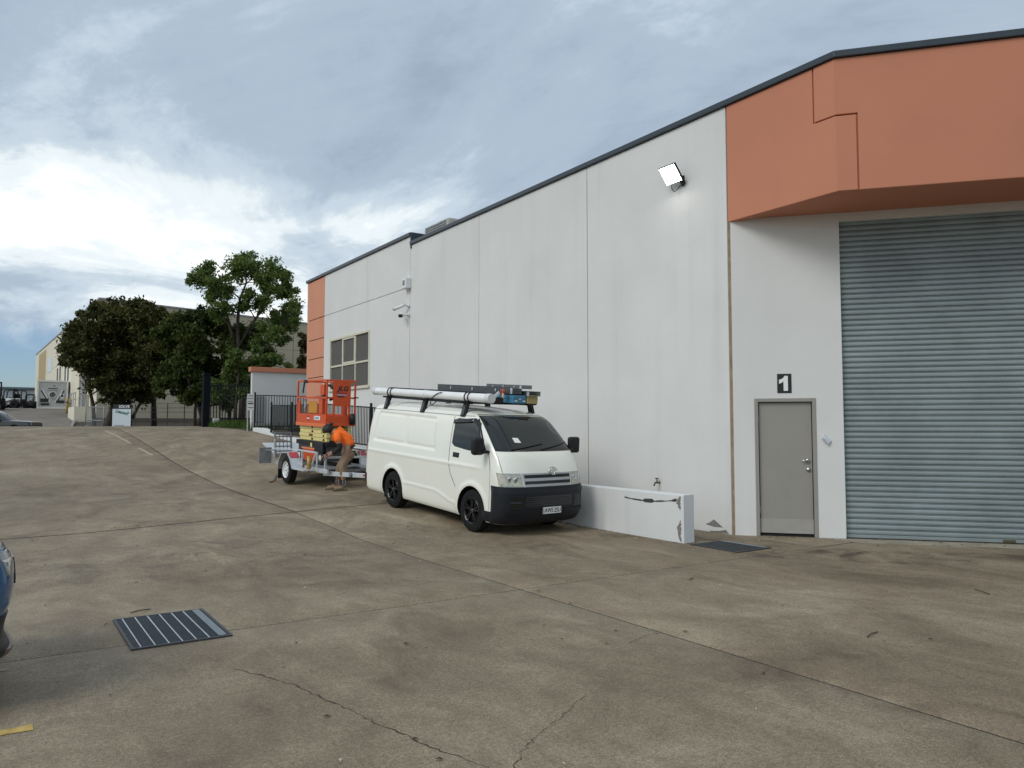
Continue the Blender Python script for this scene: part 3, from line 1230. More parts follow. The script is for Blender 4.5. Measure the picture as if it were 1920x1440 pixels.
def bal(parent, x, y, z0, z1, w=1.0):
    o = bpy.data.objects.new('baluster', BALM)
    COL.objects.link(o)
    o.parent = parent
    o.location = (x, y, z0)
    o.scale = (w, w, z1 - z0)
    return o


def fence(name, label, pts, postw=0.055, step=0.105, posts=True):
    """pts: (x, y, zbottom, ztop) along the run"""
    f_ = thing(name, label, 'fence')
    for a_, b_ in zip(pts[:-1], pts[1:]):
        for nm, k, off in (('top_rail', 3, -0.02), ('bottom_rail', 2, 0.08)):
            m_ = MB()
            m_.bar((a_[0], a_[1], a_[k] + off), (b_[0], b_[1], b_[k] + off), 0.034, 0.034)
            m_.build(nm, FENCE, f_)
        L_ = math.hypot(b_[0] - a_[0], b_[1] - a_[1])
        n_ = int(L_ / step)
        for i in range(1, n_):
            u = i / n_
            lerp = [a_[q] + (b_[q] - a_[q]) * u for q in range(4)]
            bal(f_, lerp[0], lerp[1], lerp[2] + 0.06, lerp[3] - 0.03)
    if posts:
        for p in pts:
            m_ = MB()
            m_.box(p[0] - postw / 2, p[0] + postw / 2, p[1] - postw / 2, p[1] + postw / 2, p[2] - 0.02, p[3] + 0.10)
            m_.build('post', FENCE, f_, bevel=0.004)
    return f_


FX = LX + 0.06
fence('ramp_fence', 'black tubular fence on the low ramp wall behind the orange lift',
      [(FX, 15.8, 0.90, 1.98), (FX, 19.27, 1.12, 2.24), (FX, 22.7, 1.25, 2.42), (FX, 25.92, 1.37, 2.46), (FX, 28.26, 1.385, 2.52)])
fence('return_fence', 'black tubular fence panel in front of the salmon capped wall',
      [(8.40, 30.5, 1.66, 2.97), (11.4, 30.5, 1.66, 2.97)])

# white wall with salmon capping behind the fence
cw = thing('capped_wall', 'white enclosure wall with a salmon capping beyond the black fence', 'wall')
mb = MB()
mb.box(8.52, 15, 31.4, 31.6, 1.2, 3.93)
mb.build('wall_body', WHITE, cw)
mb = MB()
mb.box(8.44, 15, 31.32, 31.68, 3.933, 4.13)
mb.build('capping', ORANGE, cw, bevel=0.01)
mb = MB()
mb.box(8.62, 9.02, 31.36, 31.397, 1.9, 2.95)
mb.build('meter_cupboard', M('cupboard_grey', (0.27, 0.28, 0.29), 0.6), cw)

# notice stuck to the fence end
nb = thing('notice_board', 'narrow white notice board on a thin post at the fence end', 'sign', (8.25, 30.46, 1.5))
mb = MB()
mb.box(-0.16, 0.10, -0.012, 0.0, 0.86, 1.50)
mb.build('board', WHITEP, nb)
mb = MB()
mb.box(-0.15, -0.115, -0.01, 0.02, -0.1, 0.9)
mb.build('post', GALV, nb)
for z in (0.96, 1.10, 1.20, 1.31, 1.41):
    mb = MB()
    mb.box(-0.14, 0.08, -0.015, -0.0125, z, z + (0.05 if z in (1.10,) else 0.018))
    mb.build('print_line', BLACKT if z != 1.10 else M('print_green', (0.05, 0.10, 0.08), 0.6), nb)


# ------------------------------------------------------------------ vehicles: bodies as stacked plan outlines
class Hull:
    """closed body described by its plan outline at every height; x forward, y left, z up"""

    def __init__(s, z, xf, xr, w, af, nf, ar=None, nr=None, disp=None):
        s.z0, s.z1 = z[0], z[-1]
        s.xf, s.xr, s.w = pchip(z, xf), pchip(z, xr), pchip(z, w)
        s.af, s.nf = pchip(z, af), pchip(z, nf)
        s.ar = pchip(z, ar or [0.16] * len(z))
        s.nr = pchip(z, nr or [3.2] * len(z))
        s.disp = disp or (lambda x, z: 0.0)

    def side(s, x, z):
        """half width at x, z"""
        w = float(s.w(z))
        xf, a, n = float(s.xf(z)), float(s.af(z)), float(s.nf(z))
        xr, b, m = float(s.xr(z)), float(s.ar(z)), float(s.nr(z))
        if x > xf - a:
            t = min(1, (x - (xf - a)) / a)
            w *= max(0.0, 1 - t ** n) ** (1 / n)
        elif x < xr + b:
            t = min(1, ((xr + b) - x) / b)
            w *= max(0.0, 1 - t ** m) ** (1 / m)
        return w + s.disp(x, z)

    def front(s, y, z):
        w = float(s.w(z))
        xf, a, n = float(s.xf(z)), float(s.af(z)), float(s.nf(z))
        t = min(1.0, abs(y) / w)
        return xf - a + a * max(0.0, 1 - t ** n) ** (1 / n)

    def fpoint(s, th, z, off=0.0):
        """point on the nose at angle th (0 = centre line, +-90 = side)"""
        w = float(s.w(z))
        xf, a, n = float(s.xf(z)), float(s.af(z)), float(s.nf(z))

        def P(t):
            c, q = abs(math.cos(t)), math.sin(t)
            return Vector((xf - a + a * c ** (2 / n), w * math.copysign(abs(q) ** (2 / n), q), z))
        t = R(th)
        p = P(t)
        if off:
            d = P(min(t + 0.02, 1.57)) - P(max(t - 0.02, -1.57))
            nn = Vector((d.y, -d.x, 0)).normalized()
            p = p + nn * off
        return p

    def outline(s, z, ns, nf, nr):
        xf, a, xr, b = float(s.xf(z)), float(s.af(z)), float(s.xr(z)), float(s.ar(z))
        w, m = float(s.w(z)), float(s.nr(z))
        half = []
        for i in range(nf + 1):                       # nose, centre to side (left)
            th = 90 * (i / nf)
            p = s.fpoint(th, z)
            half.append((p.x, p.y + (s.disp(p.x, z) if i == nf else s.disp(p.x, z) * (i / nf) ** 3)))
        for i in range(1, ns):                        # side, front to rear
            x = (xf - a) + ((xr + b) - (xf - a)) * i / ns
            half.append((x, w + s.disp(x, z)))
        for i in range(nr + 1):
            t = R(90 * (1 - i / nr))
            half.append((xr + b - b * math.cos(t) ** (2 / m), w * math.sin(t) ** (2 / m)))
        pts = [(x, y, z) for x, y in half] + [(x, -y, z) for x, y in half[-2:0:-1]]
        return pts

    def build(s, zs, ns=120, nf=22, nr=8):
        mb_ = MB()
        rows = [s.outline(z, ns, nf, nr) for z in zs]
        n = len(rows[0])
        for r in rows:
            mb_.v += r
        for i in range(len(rows) - 1):
            for k in range(n):
                k2 = (k + 1) % n
                mb_.f.append((i * n + k, i * n + k2, (i + 1) * n + k2, (i + 1) * n + k))
        mb_.f.append(tuple(range(n - 1, -1, -1)))
        mb_.f.append(tuple((len(rows) - 1) * n + k for k in range(n)))
        mb_.m = [0] * len(mb_.f)
        return mb_

    def nose_patch(s, z0, z1, th0, th1, off, n=24, m=10, edge=0.012, thf=None):
        """skin patch on the nose standing off by off; th limits may vary with z"""
        rows = []
        for j in range(m + 1):
            z = z0 + (z1 - z0) * j / m
            a_, b_ = (th0, th1) if thf is None else thf((z - z0) / (z1 - z0))
            rows.append([s.fpoint(a_ + (b_ - a_) * i / n, z, off) for i in range(n + 1)])
        mb_ = MB()
        mb_.grid(rows)
        ring = rows[0] + [r[-1] for r in rows[1:]] + rows[-1][::-1][1:] + [r[0] for r in rows[::-1][1:-1]]
        cen = sum((Vector(p) for p in ring), Vector()) / len(ring)
        inner = []
        for p in ring:
            q = Vector(p)
            inner.append(q - Vector((1, 0.25 * math.copysign(1, q.y), 0)).normalized() * (edge + off))
        mb_.grid([ring + [ring[0]], inner + [inner[0]]])
        return mb_

    def side_patch(s, poly, sgn, off, rows_n=14, cols=14, edge=0.012):
        """patch on the body side bounded by an (x, z) polygon, convex in x"""
        zs = [p[1] for p in poly]
        z0, z1 = min(zs) + 1e-4, max(zs) - 1e-4
        rows = []
        for j in range(rows_n + 1):
            z = z0 + (z1 - z0) * j / rows_n
            xs = []
            for (xa, za), (xb, zb_) in zip(poly, poly[1:] + poly[:1]):
                if (za - z) * (zb_ - z) <= 0 and abs(za - zb_) > 1e-9:
                    xs.append(xa + (xb - xa) * (z - za) / (zb_ - za))
            a_, b_ = min(xs), max(xs)
            rows.append([Vector((a_ + (b_ - a_) * i / cols, 0, z)) for i in range(cols + 1)])
        for r in rows:
            for p in r:
                p.y = sgn * (s.side(p.x, p.z) + off)
        mb_ = MB()
        mb_.grid(rows)
        ring = rows[0] + [r[-1] for r in rows[1:]] + rows[-1][::-1][1:] + [r[0] for r in rows[::-1][1:-1]]
        inner = [Vector((p.x, p.y - sgn * (edge + off), p.z)) for p in ring]
        mb_.grid([ring + [ring[0]], inner + [inner[0]]])
        return mb_

    def side_line(s, pts, sgn, w=0.011, off=0.0015):
        """thin seam drawn along the body side through (x, z) points"""
        P = []
        for (xa, za), (xb, zb_) in zip(pts[:-1], pts[1:]):
            k = max(2, int(math.hypot(xb - xa, zb_ - za) / 0.05))
            P += [(xa + (xb - xa) * i / k, za + (zb_ - za) * i / k) for i in range(k)]
        P.append(pts[-1])
        a_, b_ = [], []
        for i, (x, z) in enumerate(P):
            q, o_ = P[min(i + 1, len(P) - 1)], P[max(i - 1, 0)]
            d = Vector((q[0] - o_[0], q[1] - o_[1])).normalized()
            for lst, sg in ((a_, 1), (b_, -1)):
                xx, zz = x - d.y * w / 2 * sg, z + d.x * w / 2 * sg
                lst.append((xx, sgn * (s.side(xx, zz) + off), zz))
        mb_ = MB()
        mb_.grid([a_, b_])
        return mb_


def cut_cylinders(obj, cuts, dark):
    """cut wheel arches (x, z, radius, y0, y1) out of a closed body"""
    mb_ = MB()
    for x, z, r, y0, y1 in cuts:
        mb_.tube([(x, y0, z), (x, y1, z)], r, 40)
    c = mb_.build('cutter', [dark])
    obj.data.materials.append(dark)
    md = obj.modifiers.new('arch', 'BOOLEAN')
    md.operation = 'DIFFERENCE'
    md.solver = 'EXACT'
    md.object = c
    try:
        md.material_mode = 'TRANSFER'
    except Exception:
        pass
    dg = bpy.context.evaluated_depsgraph_get()
    me = bpy.data.meshes.new_from_object(obj.evaluated_get(dg))
    obj.modifiers.clear()
    obj.data = me
    bpy.data.objects.remove(c)
    return obj


def wheel(parent, x, y, z, r, w, sgn, rim_r, rim_mat, spokes=5, style='twin', cap=None):
    """wheel with tyre, rim and spokes; outer face towards sgn*y"""
    wh = MB()
    yo, yi = y, y - sgn * w
    ym = (yo + yi) / 2
    hw = w / 2
    P = [(-hw, rim_r * 0.99), (-hw * 1.02, rim_r + 0.02), (-hw, r - 0.035), (-hw * 0.86, r - 0.008), (-hw * 0.5, r), (hw * 0.5, r), (hw * 0.86, r - 0.008), (hw, r - 0.035), (hw * 1.02, rim_r + 0.02), (hw, rim_r * 0.99)]
    wh.lathe(P, (x, ym, z), 'y', 40)
    t = wh.build('wheel', RUBBER, parent, angle=35)
    g = MB()
    for k in range(-1, 2):
        g.lathe([(k * hw * 0.42 - 0.006, r + 0.001), (k * hw * 0.42 + 0.006, r + 0.001), (k * hw * 0.42 + 0.006, r - 0.004), (k * hw * 0.42 - 0.006, r - 0.004)], (x, ym, z), 'y', 40)
    g.build('tread_groove', BLKGLOSS, t)
    d = MB()
    so = sgn
    prof_ = [(so * (hw - 0.002), rim_r), (so * (hw + 0.004), rim_r - 0.008), (so * (hw - 0.012), rim_r - 0.025), (so * (hw - 0.075), rim_r - 0.032)]
    d.lathe(prof_, (x, ym, z), 'y', 36, close=False, caps=False)
    d.lathe([(so * (hw - 0.075), 0.01), (so * (hw - 0.07), rim_r - 0.03)], (x, ym, z), 'y', 24, close=False)
    d.m[-(24 + 2):] = [1] * 26
    d.build('rim', [rim_mat, BLKGLOSS], t, smooth=False, angle=40)
    yf = ym + so * (hw - 0.028)
    if style == 'twin':
        for k in range(spokes):
            an = 2 * math.pi * k / spokes + 0.3
            s_ = MB()
            for off in (-0.17, 0.17):
                p0 = (x + 0.03 * math.cos(an), yf + so * 0.004, z + 0.03 * math.sin(an))
                p1 = (x + (rim_r - 0.02) * math.cos(an + off), yf + so * 0.014, z + (rim_r - 0.02) * math.sin(an + off))
                s_.bar(p0, p1, 0.022, 0.03, up=(0, 1, 0))
            s_.build('spoke', rim_mat, t, bevel=0.003)
    else:
        f = MB()
        n_ = 8
        vs, fs = [], []
        rings = [0.045, rim_r * 0.42, rim_r * 0.52, rim_r * 0.74, rim_r * 0.86, rim_r - 0.02]
        hts = [0.004, 0.012, 0.016, 0.004, -0.012, -0.02]
        m_ = n_ * 4
        for r_, h_ in zip(rings, hts):
            for k in range(m_):
                an = 2 * math.pi * k / m_
                vs.append((x + r_ * math.cos(an), yf + so * h_, z + r_ * math.sin(an)))
        for i in range(len(rings) - 1):
            for k in range(m_):
                if i == 2 and k % 4 < 2:
                    continue
                k2 = (k + 1) % m_
                fs.append((i * m_ + k, i * m_ + k2, (i + 1) * m_ + k2, (i + 1) * m_ + k))
        f.add(vs, fs)
        o = f.build('wheel_disc', rim_mat, t, fix=True)
        sd = o.modifiers.new('solid', 'SOLIDIFY')
        sd.thickness = 0.008
    hb = MB()
    hb.tube([(x, yf - so * 0.03, z), (x, yf + so * 0.018, z)], [0.05, 0.036], 16)
    hb.build('hub', cap or rim_mat, t, smooth=True)
    return t


# ---- van
def van_disp(x, z):
    d = 0.0
    # blanked window recess
    def rr_(x0, x1, z0, z1, sl, ramp):
        xx0 = x0 - sl * (z - z0)
        a_ = min((x - xx0) / ramp, (x1 + sl * (z - z0) * 0.9 - x) / ramp, (z - z0) / ramp, (z1 - z) / ramp)
        a_ = min(1, max(0, a_))
        return a_ * a_ * (3 - 2 * a_)
    d -= 0.013 * rr_(0.30, 2.62, 1.17, 1.765, -0.20, 0.05)
    d += 0.006 * rr_(0.44, 1.50, 1.225, 1.715, -0.10, 0.03)
    d += 0.006 * rr_(1.62, 2.58, 1.225, 1.715, 0.06, 0.03)
    # waist crease
    d += 0.010 * math.exp(-((z - (0.985 + 0.012 * x)) / 0.022) ** 2) * float(sstep(4.1, 3.7, x)) if x < 4.1 else 0
    # flared arches
    for cx in (1.20, 3.77):
        r_ = math.hypot(x - cx, z - 0.34)
        d += 0.016 * math.exp(-((r_ - 0.415) / 0.05) ** 2) * (1 if z > 0.3 else 0.6)
    # lower sill crease
    zc_ = 0.52 - 0.13 * float(sstep(2.6, 3.3, x))
    if 1.62 < x < 3.34:
        d += 0.010 * math.exp(-((z - zc_) / 0.02) ** 2)
    return d


vz = [0.215, 0.26, 0.34, 0.50, 0.66, 0.80, 0.92, 1.02, 1.14, 1.24, 1.33, 1.45, 1.60, 1.74, 1.82, 1.865, 1.90, 1.93, 1.955, 1.968]
VAN = Hull(vz,
           xf=[4.54, 4.60, 4.65, 4.675, 4.675, 4.660, 4.635, 4.60, 4.545, 4.485, 4.405, 4.27, 4.09, 3.91, 3.79, 3.69, 3.52, 3.26, 2.85, 2.3],
           xr=[0.06, 0.03, 0.015, 0.005, 0.00, 0.00, 0.005, 0.01, 0.018, 0.026, 0.035, 0.048, 0.068, 0.09, 0.12, 0.16, 0.24, 0.42, 0.75, 1.1],
           w=[0.80, 0.825, 0.838, 0.845, 0.846, 0.846, 0.845, 0.842, 0.832, 0.823, 0.815, 0.802, 0.782, 0.758, 0.735, 0.705, 0.655, 0.56, 0.40, 0.22],
           af=[0.34, 0.36, 0.37, 0.38, 0.38, 0.38, 0.38, 0.38, 0.38, 0.37, 0.36, 0.34, 0.31, 0.30, 0.32, 0.36, 0.42, 0.48, 0.5, 0.45],
           nf=[3.4, 3.4, 3.4, 3.4, 3.4, 3.3, 3.3, 3.3, 3.3, 3.3, 3.3, 3.3, 3.3, 3.3, 3.1, 2.8, 2.6, 2.5, 2.4, 2.4],
           ar=[0.16] * 14 + [0.18, 0.2, 0.25, 0.3, 0.35, 0.35], disp=van_disp)


def build_van():
    AX0, AX1, TR = 1.20, 3.77, 0.335
    # stand on the yard
    fr = Vector((7.165, 10.66, 0))
    re = Vector((6.995, 13.23, 0))
    hd = (fr - re).normalized()
    fr.z = H(fr.x - 0.5, fr.y)
    re.z = H(re.x - 0.5, re.y)
    d3 = (fr - re).normalized()
    left = Vector((-hd.y, hd.x, 0)).normalized()
    up = d3.cross(left).normalized()
    if up.z < 0:
        up = -up
    rot = Matrix((d3, left, up)).transposed()
    org = re - d3 * AX0
    root = thing('van', 'white long-wheelbase panel van with roof rack and black wheels', 'van', org, rot.to_euler())
    zs = sorted(set(list(np.arange(0.215, 1.80, 0.021)) + list(np.arange(1.80, 1.93, 0.012)) + [1.93, 1.94, 1.95, 1.958, 1.964, 1.968]))
    body = VAN.build(zs, 150, 26, 8).build('body', VANW, None, smooth=True, fix=False)
    cut_cylinders(body, [(AX0, 0.345, 0.385, 0.58, 1.0), (AX0, 0.345, 0.385, -1.0, -0.58), (AX1, 0.345, 0.385, 0.58, 1.0), (AX1, 0.345, 0.385, -1.0, -0.58)], BLACKP)
    body.parent = root
    smooth_by_angle(body, 38)
    mb_ = MB()
    mb_.box(0.25, 4.3, -0.6, 0.6, 0.17, 0.23)
    mb_.tube([(0.2, 0.3, 0.2), (2.5, 0.3, 0.2)], 0.05, 8)
    mb_.build('underbody', STEELD, root)
    for ax in (AX0, AX1):
        for sg in (-1, 1):
            wheel(root, ax, sg * 0.835, TR, TR, 0.19, sg, 0.215, BLKGLOSS, 5, 'twin', STEELD)
            f_ = MB()
            f_.box(ax - 0.415, ax - 0.385, sg * 0.66 - 0.12, sg * 0.66 + 0.12, 0.14, 0.40)
            if ax == AX0:
                f_.build('mud_flap', RUBBER, root)
    # front bumper
    b_ = VAN.nose_patch(0.222, 0.805, -87, 87, 0.018, 48, 18, 0.05).build('bumper', BUMP, root, smooth=True, angle=40)
    for sg in (-1, 1):
        VAN.side_patch([(4.06, 0.235), (4.40, 0.235), (4.40, 0.40), (4.06, 0.40)], sg, 0.012).build('bumper_return', BUMP, b_, smooth=True, angle=40)
    g_ = VAN.nose_patch(0.50, 0.665, -22, 22, 0.021, 24, 6).build('lower_grille', BLKGLOSS, b_, angle=40)
    for k in range(5):
        VAN.nose_patch(0.513 + k * 0.032, 0.525 + k * 0.032, -21.5, 21.5, 0.026, 20, 1).build('grille_slat', SLATG, g_)
    for sg in (-1, 1):
        v_ = VAN.nose_patch(0.47, 0.655, 27 * sg, 47 * sg, 0.021, 10, 6).build('bumper_vent', BLKGLOSS, b_, angle=40)
        VAN.nose_patch(0.565, 0.585, 27.5 * sg, 46.5 * sg, 0.029, 10, 1).build('grille_slat', SLATG, v_)
    VAN.nose_patch(0.395, 0.445, -56, 56, 0.034, 30, 4, 0.03).build('bumper_crease', BUMP, b_, smooth=True)
    VAN.nose_patch(0.70, 0.775, -84, 84, 0.029, 40, 4, 0.03).build('bumper_crease', BUMP, b_, smooth=True)
    # plate
    px = 4.715
    pl_ = MB()
    pl_.box(px, px + 0.006, -0.145, 0.225, 0.385, 0.487)
    pl_ = pl_.build('number_plate', WHITET, root, bevel=0.002)
    text_mesh('plate_text', 'AWS\u00b725U', 0.098, BLACKT, pl_, frame_matrix((px + 0.0065, 0.05, 0.434), (0, 1, 0), (0, 0, 1)), 0.0015, 0, 0.0016, 0.80)
    mb_ = MB()
    mb_.box(px + 0.0062, px + 0.0072, -0.142, -0.122, 0.395, 0.477)
    mb_.build('plate_badge', GALVD, pl_)
    # grille
    gr_ = VAN.nose_patch(0.818, 1.008, -24.5, 24.5, 0.008, 26, 6, thf=lambda u: (-21 - 4 * u, 21 + 4 * u)).build('grille', SILVERP, root, smooth=True, angle=40)
    for z0, z1 in ((0.845, 0.893), (0.937, 0.985)):
        VAN.nose_patch(z0, z1, -21.5, 21.5, 0.0105, 22, 3).build('grille_opening', BLKGLOSS, gr_, angle=40)
    for z in (0.868, 0.960):
        VAN.nose_patch(z - 0.006, z + 0.006, -21, 21, 0.0135, 20, 1).build('grille_slat', BLACKP, gr_)
    # emblem: ring with two crossing ellipses
    em = MB()
    ec = VAN.fpoint(2.0, 1.035, 0.02)

    def ell(ry, rz, cz, t):
        pts = [(ec.x + 0.004 - 0.25 * (rz * math.sin(a_) + cz), ec.y + ry * math.cos(a_), ec.z + cz + rz * math.sin(a_)) for a_ in [2 * math.pi * k / 24 for k in range(25)]]
        em.tube(pts, t, 6, caps=False)
    ell(0.080, 0.058, 0, 0.0085)
    ell(0.029, 0.056, 0, 0.007)
    ell(0.060, 0.024, 0.026, 0.007)
    em.build('emblem', CHROME, root, smooth=True)
    # headlights
    HL = M('headlight_lens', (0.40, 0.40, 0.33), 0.12, 0.25, 0.25, 20, coat=1.0)
    for sg in (-1, 1):
        h_ = VAN.nose_patch(0.812, 1.01, 25.8 * sg, 75 * sg, 0.007, 24, 10, thf=lambda u: (sg * (23.5 + 3 * u), sg * (76 - 4 * (1 - u)))).build('headlight', HL, root, smooth=True, angle=40)
        for th, z, r_ in ((33, 0.915, 0.062), (45, 0.925, 0.05)):
            c_ = VAN.fpoint(th * sg, z, 0.004)
            m_ = MB()
            m_.lathe([(0.0, r_), (0.008, r_ * 0.94), (0.0055, r_ * 0.55), (0.009, 0.012)], (c_.x, c_.y, c_.z), 'x', 20, close=False)
            m_.build('reflector', CHROME, h_, smooth=True)
        VAN.nose_patch(0.85, 0.985, 57 * sg, 73 * sg, 0.0095, 8, 5).build('indicator', M('indicator_lens', (0.46, 0.44, 0.36), 0.15, 0, 0.2, 20, coat=1), h_, smooth=True, angle=40)
        VAN.nose_patch(0.812, 1.012, 50.5 * sg, 52 * sg, 0.010, 2, 5).build('lamp_divider', SILVERP, h_)
    # windscreen
    ws = VAN.nose_patch(1.325, 1.862, -64, 64, 0.0035, 40, 18, 0.01, thf=lambda u: (-66 + 4 * u, 66 - 4 * u)).build('windscreen', BLKGLOSS, root, smooth=True, angle=40)
    VAN.nose_patch(1.362, 1.842, -61, 61, 0.006, 40, 18, 0.01, thf=lambda u: (-63.5 + 4 * u, 63.5 - 4 * u)).build('pane', WSG, ws, smooth=True, angle=40)
    for y0, y1, z1 in ((-0.55, 0.12, 1.435), (0.02, 0.70, 1.45)):
        m_ = MB()
        pts = []
        for k in range(9):
            u = k / 8
            z = 1.35 + (z1 - 1.35) * u
            y = y0 + (y1 - y0) * u
            pts.append((VAN.front(y, z) + 0.02, y, z))
        m_.tube(pts, 0.009, 6)
        m_.build('wiper', BLACKP, ws, smooth=True)
    m_ = MB()
    m_.add([(VAN.front(y, z) + 0.008, y, z) for y, z in ((-0.40, 1.455), (-0.28, 1.45), (-0.29, 1.52), (-0.395, 1.525))], [(0, 1, 2, 3)])
    m_.build('permit_paper', WHITET, ws)
    m_ = MB()
    zc_, yc_ = 1.66, 0.60
    m_.tube([(VAN.front(yc_ + 0.055 * math.cos(t), zc_ + 0.09 * math.sin(t)) + 0.007, yc_ + 0.055 * math.cos(t), zc_ + 0.09 * math.sin(t)) for t in np.linspace(0.6, 5.2, 18)], 0.004, 5)
    m_.build('sticker_ring', M('pale_ring', (0.20, 0.22, 0.21), 0.5), ws)
    # side glass and weather shield
    for sg in (-1, 1):
        sw = VAN.side_patch([(3.10, 1.36), (3.20, 1.30), (4.02, 1.262), (4.10, 1.285), (3.93, 1.55), (3.80, 1.72), (3.70, 1.80), (3.20, 1.785), (3.11, 1.75)], sg, 0.0035, 22, 16).build('side_window', BLKGLOSS, root, smooth=True, angle=40)
        VAN.side_patch([(3.15, 1.38), (3.22, 1.335), (3.99, 1.295), (4.035, 1.31), (3.87, 1.55), (3.75, 1.70), (3.68, 1.745), (3.22, 1.735), (3.16, 1.71)], sg, 0.006, 22, 16).build('pane', WSG, sw, smooth=True, angle=40)
        m_ = MB()
        for a_, b_ in (((3.08, 1.752), (3.66, 1.80)), ((3.66, 1.80), (3.80, 1.73)), ((3.80, 1.73), (4.05, 1.36))):
            rws = []
            for i in range(7):
                u = i / 6
                x, z = a_[0] + (b_[0] - a_[0]) * u, a_[1] + (b_[1] - a_[1]) * u
                dn = Vector((b_[1] - a_[1], -(b_[0] - a_[0]))).normalized()
                rws.append([(x + dn.x * q, sg * (VAN.side(x, z) + 0.008 + 0.03 * math.sin(min(1, q / 0.06) * 1.57)), z + dn.y * q) for q in (0.0, 0.02, 0.045, 0.07)])
            m_.grid(rws)
        wsd = m_.build('weather_shield', M('smoked_plastic', (0.012, 0.012, 0.013), 0.12, 0, 0.1, 10), root, smooth=True)
        so_ = wsd.modifiers.new('solid', 'SOLIDIFY')
        so_.thickness = 0.004
        # mirror
        mm = MB()
        mm.bar((4.13, sg * (VAN.side(4.13, 1.31) - 0.01), 1.30), (4.12, sg * 0.93, 1.32), 0.09, 0.05)
        mir = mm.build('mirror', BLACKP, root, bevel=0.01)
        mm = MB()
        mm.box(-0.055, 0.055, -0.105, 0.105, -0.135, 0.135)
        mh = mm.build('mirror_housing', BLACKP, mir, bevel=0.045)
        mh.modifiers[0].segments = 5
        mh.data.polygons.foreach_set('use_smooth', [True] * len(mh.data.polygons))
        mh.location = (4.10, sg * 0.995, 1.39)
        mh.rotation_euler = (0, 0, -sg * 0.12)
        mm = MB()
        mm.box(-0.0585, -0.0555, -0.085, 0.085, -0.11, 0.11)
        mg = mm.build('mirror_glass', GLASS, mir)
        mg.location, mg.rotation_euler = mh.location, mh.rotation_euler
        # seams
        sm_ = M('panel_gap', (0.02, 0.02, 0.02), 0.8, 0, 0.2, 20)
        VAN.side_line([(3.055, 1.80), (3.045, 1.35), (3.06, 1.05), (3.13, 0.86), (3.30, 0.66)], sg).build('panel_seam', sm_, root, fix=False)
        VAN.side_line([(4.145, 1.28), (4.20, 1.18), (4.235, 1.02)], sg).build('panel_seam', sm_, root, fix=False)
        VAN.side_line([(4.235, 1.02), (4.25, 0.80), (4.25, 0.42)], sg, 0.006).build('panel_seam', sm_, root, fix=False)
        VAN.side_line([(0.20, 1.79), (1.5, 1.808), (3.05, 1.818), (3.6, 1.83)], sg, 0.012).build('gutter_seam', M('gutter_shade', (0.22, 0.22, 0.21), 0.7), root, fix=False)
        m_ = VAN.side_patch([(3.165, 1.135), (3.345, 1.135), (3.345, 1.215), (3.165, 1.215)], sg, 0.004, 6, 6)
        hd_ = m_.build('door_handle', BLACKP, root, smooth=True, angle=40)
        VAN.side_patch([(3.19, 1.172), (3.335, 1.172), (3.335, 1.205), (3.19, 1.205)], sg, 0.018, 3, 6).build('grip', BLKGLOSS, hd_, smooth=True, angle=40)
        # front quarter seam beside the bonnet
        m_ = MB()
        a1, b1 = [], []
        for k in range(10):
            u = k / 9
            z = 1.015 + u * 0.30
            th = 60 + 6 * u
            a1.append(VAN.fpoint(sg * th, z, 0.0015))
            b1.append(VAN.fpoint(sg * (th + 1.3), z, 0.0015))
        m_.grid([a1, b1])
        m_.build('bonnet_seam', sm_, root, fix=False)
        # rear bumper corner and lamp
        VAN.side_patch([(0.05, 0.34), (0.16, 0.30), (0.16, 0.55), (0.03, 0.57)], sg, 0.012, 6, 6).build('rear_bumper_end', BUMP, root, smooth=True, angle=40)
        VAN.side_patch([(0.035, 0.80), (0.10, 0.80), (0.12, 1.22), (0.05, 1.22)], sg, 0.006, 6, 4).build('tail_light', M('tail_red', (0.30, 0.012, 0.01), 0.2, 0, 0.1, 20, coat=1), root, smooth=True, angle=40)
    m_ = MB()
    m_.box(-0.06, 0.05, -0.78, 0.78, 0.33, 0.55)
    m_.build('rear_bumper', BUMP, root, bevel=0.02)
    m_ = MB()
    m_.bar((-0.30, 0, 0.40), (0.3, 0, 0.40), 0.06, 0.05)
    m_.tube([(-0.28, 0, 0.42), (-0.28, 0, 0.50)], 0.025, 10)
    m_.build('tow_bar', STEELD, root)
    # roof rack
    RKZ = 2.035
    rk_x = (0.62, 1.98, 3.28)
    for i, x in enumerate(rk_x):
        m_ = MB()
        m_.bar((x, -0.80, RKZ), (x, 0.80, RKZ), 0.055, 0.032)
        bar_ = m_.build('rack_bar', BLACKP, root, bevel=0.006)
        for sg in (-1, 1):
            m_ = MB()
            zb = 1.80
            yb, yt = sg * (VAN.side(x, zb) + 0.012), sg * 0.66
            for dx in (0.0,):
                w0, w1 = 0.075, 0.045
                vs_ = [(x - w0, yb, zb), (x + w0, yb, zb), (x + w0, yb - sg * 0.05, zb + 0.05), (x - w0, yb - sg * 0.05, zb + 0.05),
                       (x - w1, yt + sg * 0.05, RKZ - 0.005), (x + w1, yt + sg * 0.05, RKZ - 0.005), (x + w1, yt - sg * 0.03, RKZ - 0.005), (x - w1, yt - sg * 0.03, RKZ - 0.005)]
                m_.add(vs_, [(0, 1, 2, 3), (4, 7, 6, 5), (0, 4, 5, 1), (1, 5, 6, 2), (2, 6, 7, 3), (3, 7, 4, 0)])
            m_.build('rack_foot', BLACKP, bar_, bevel=0.008)
            m_ = MB()
            m_.bar((x, yb + sg * 0.004, zb + 0.03), (x, yt + sg * 0.06, RKZ - 0.06), 0.07, 0.01, up=(0, sg, 0.4))
            m_.build('foot_cover', M('foot_grey', (0.05, 0.052, 0.055), 0.4), bar_, bevel=0.004)
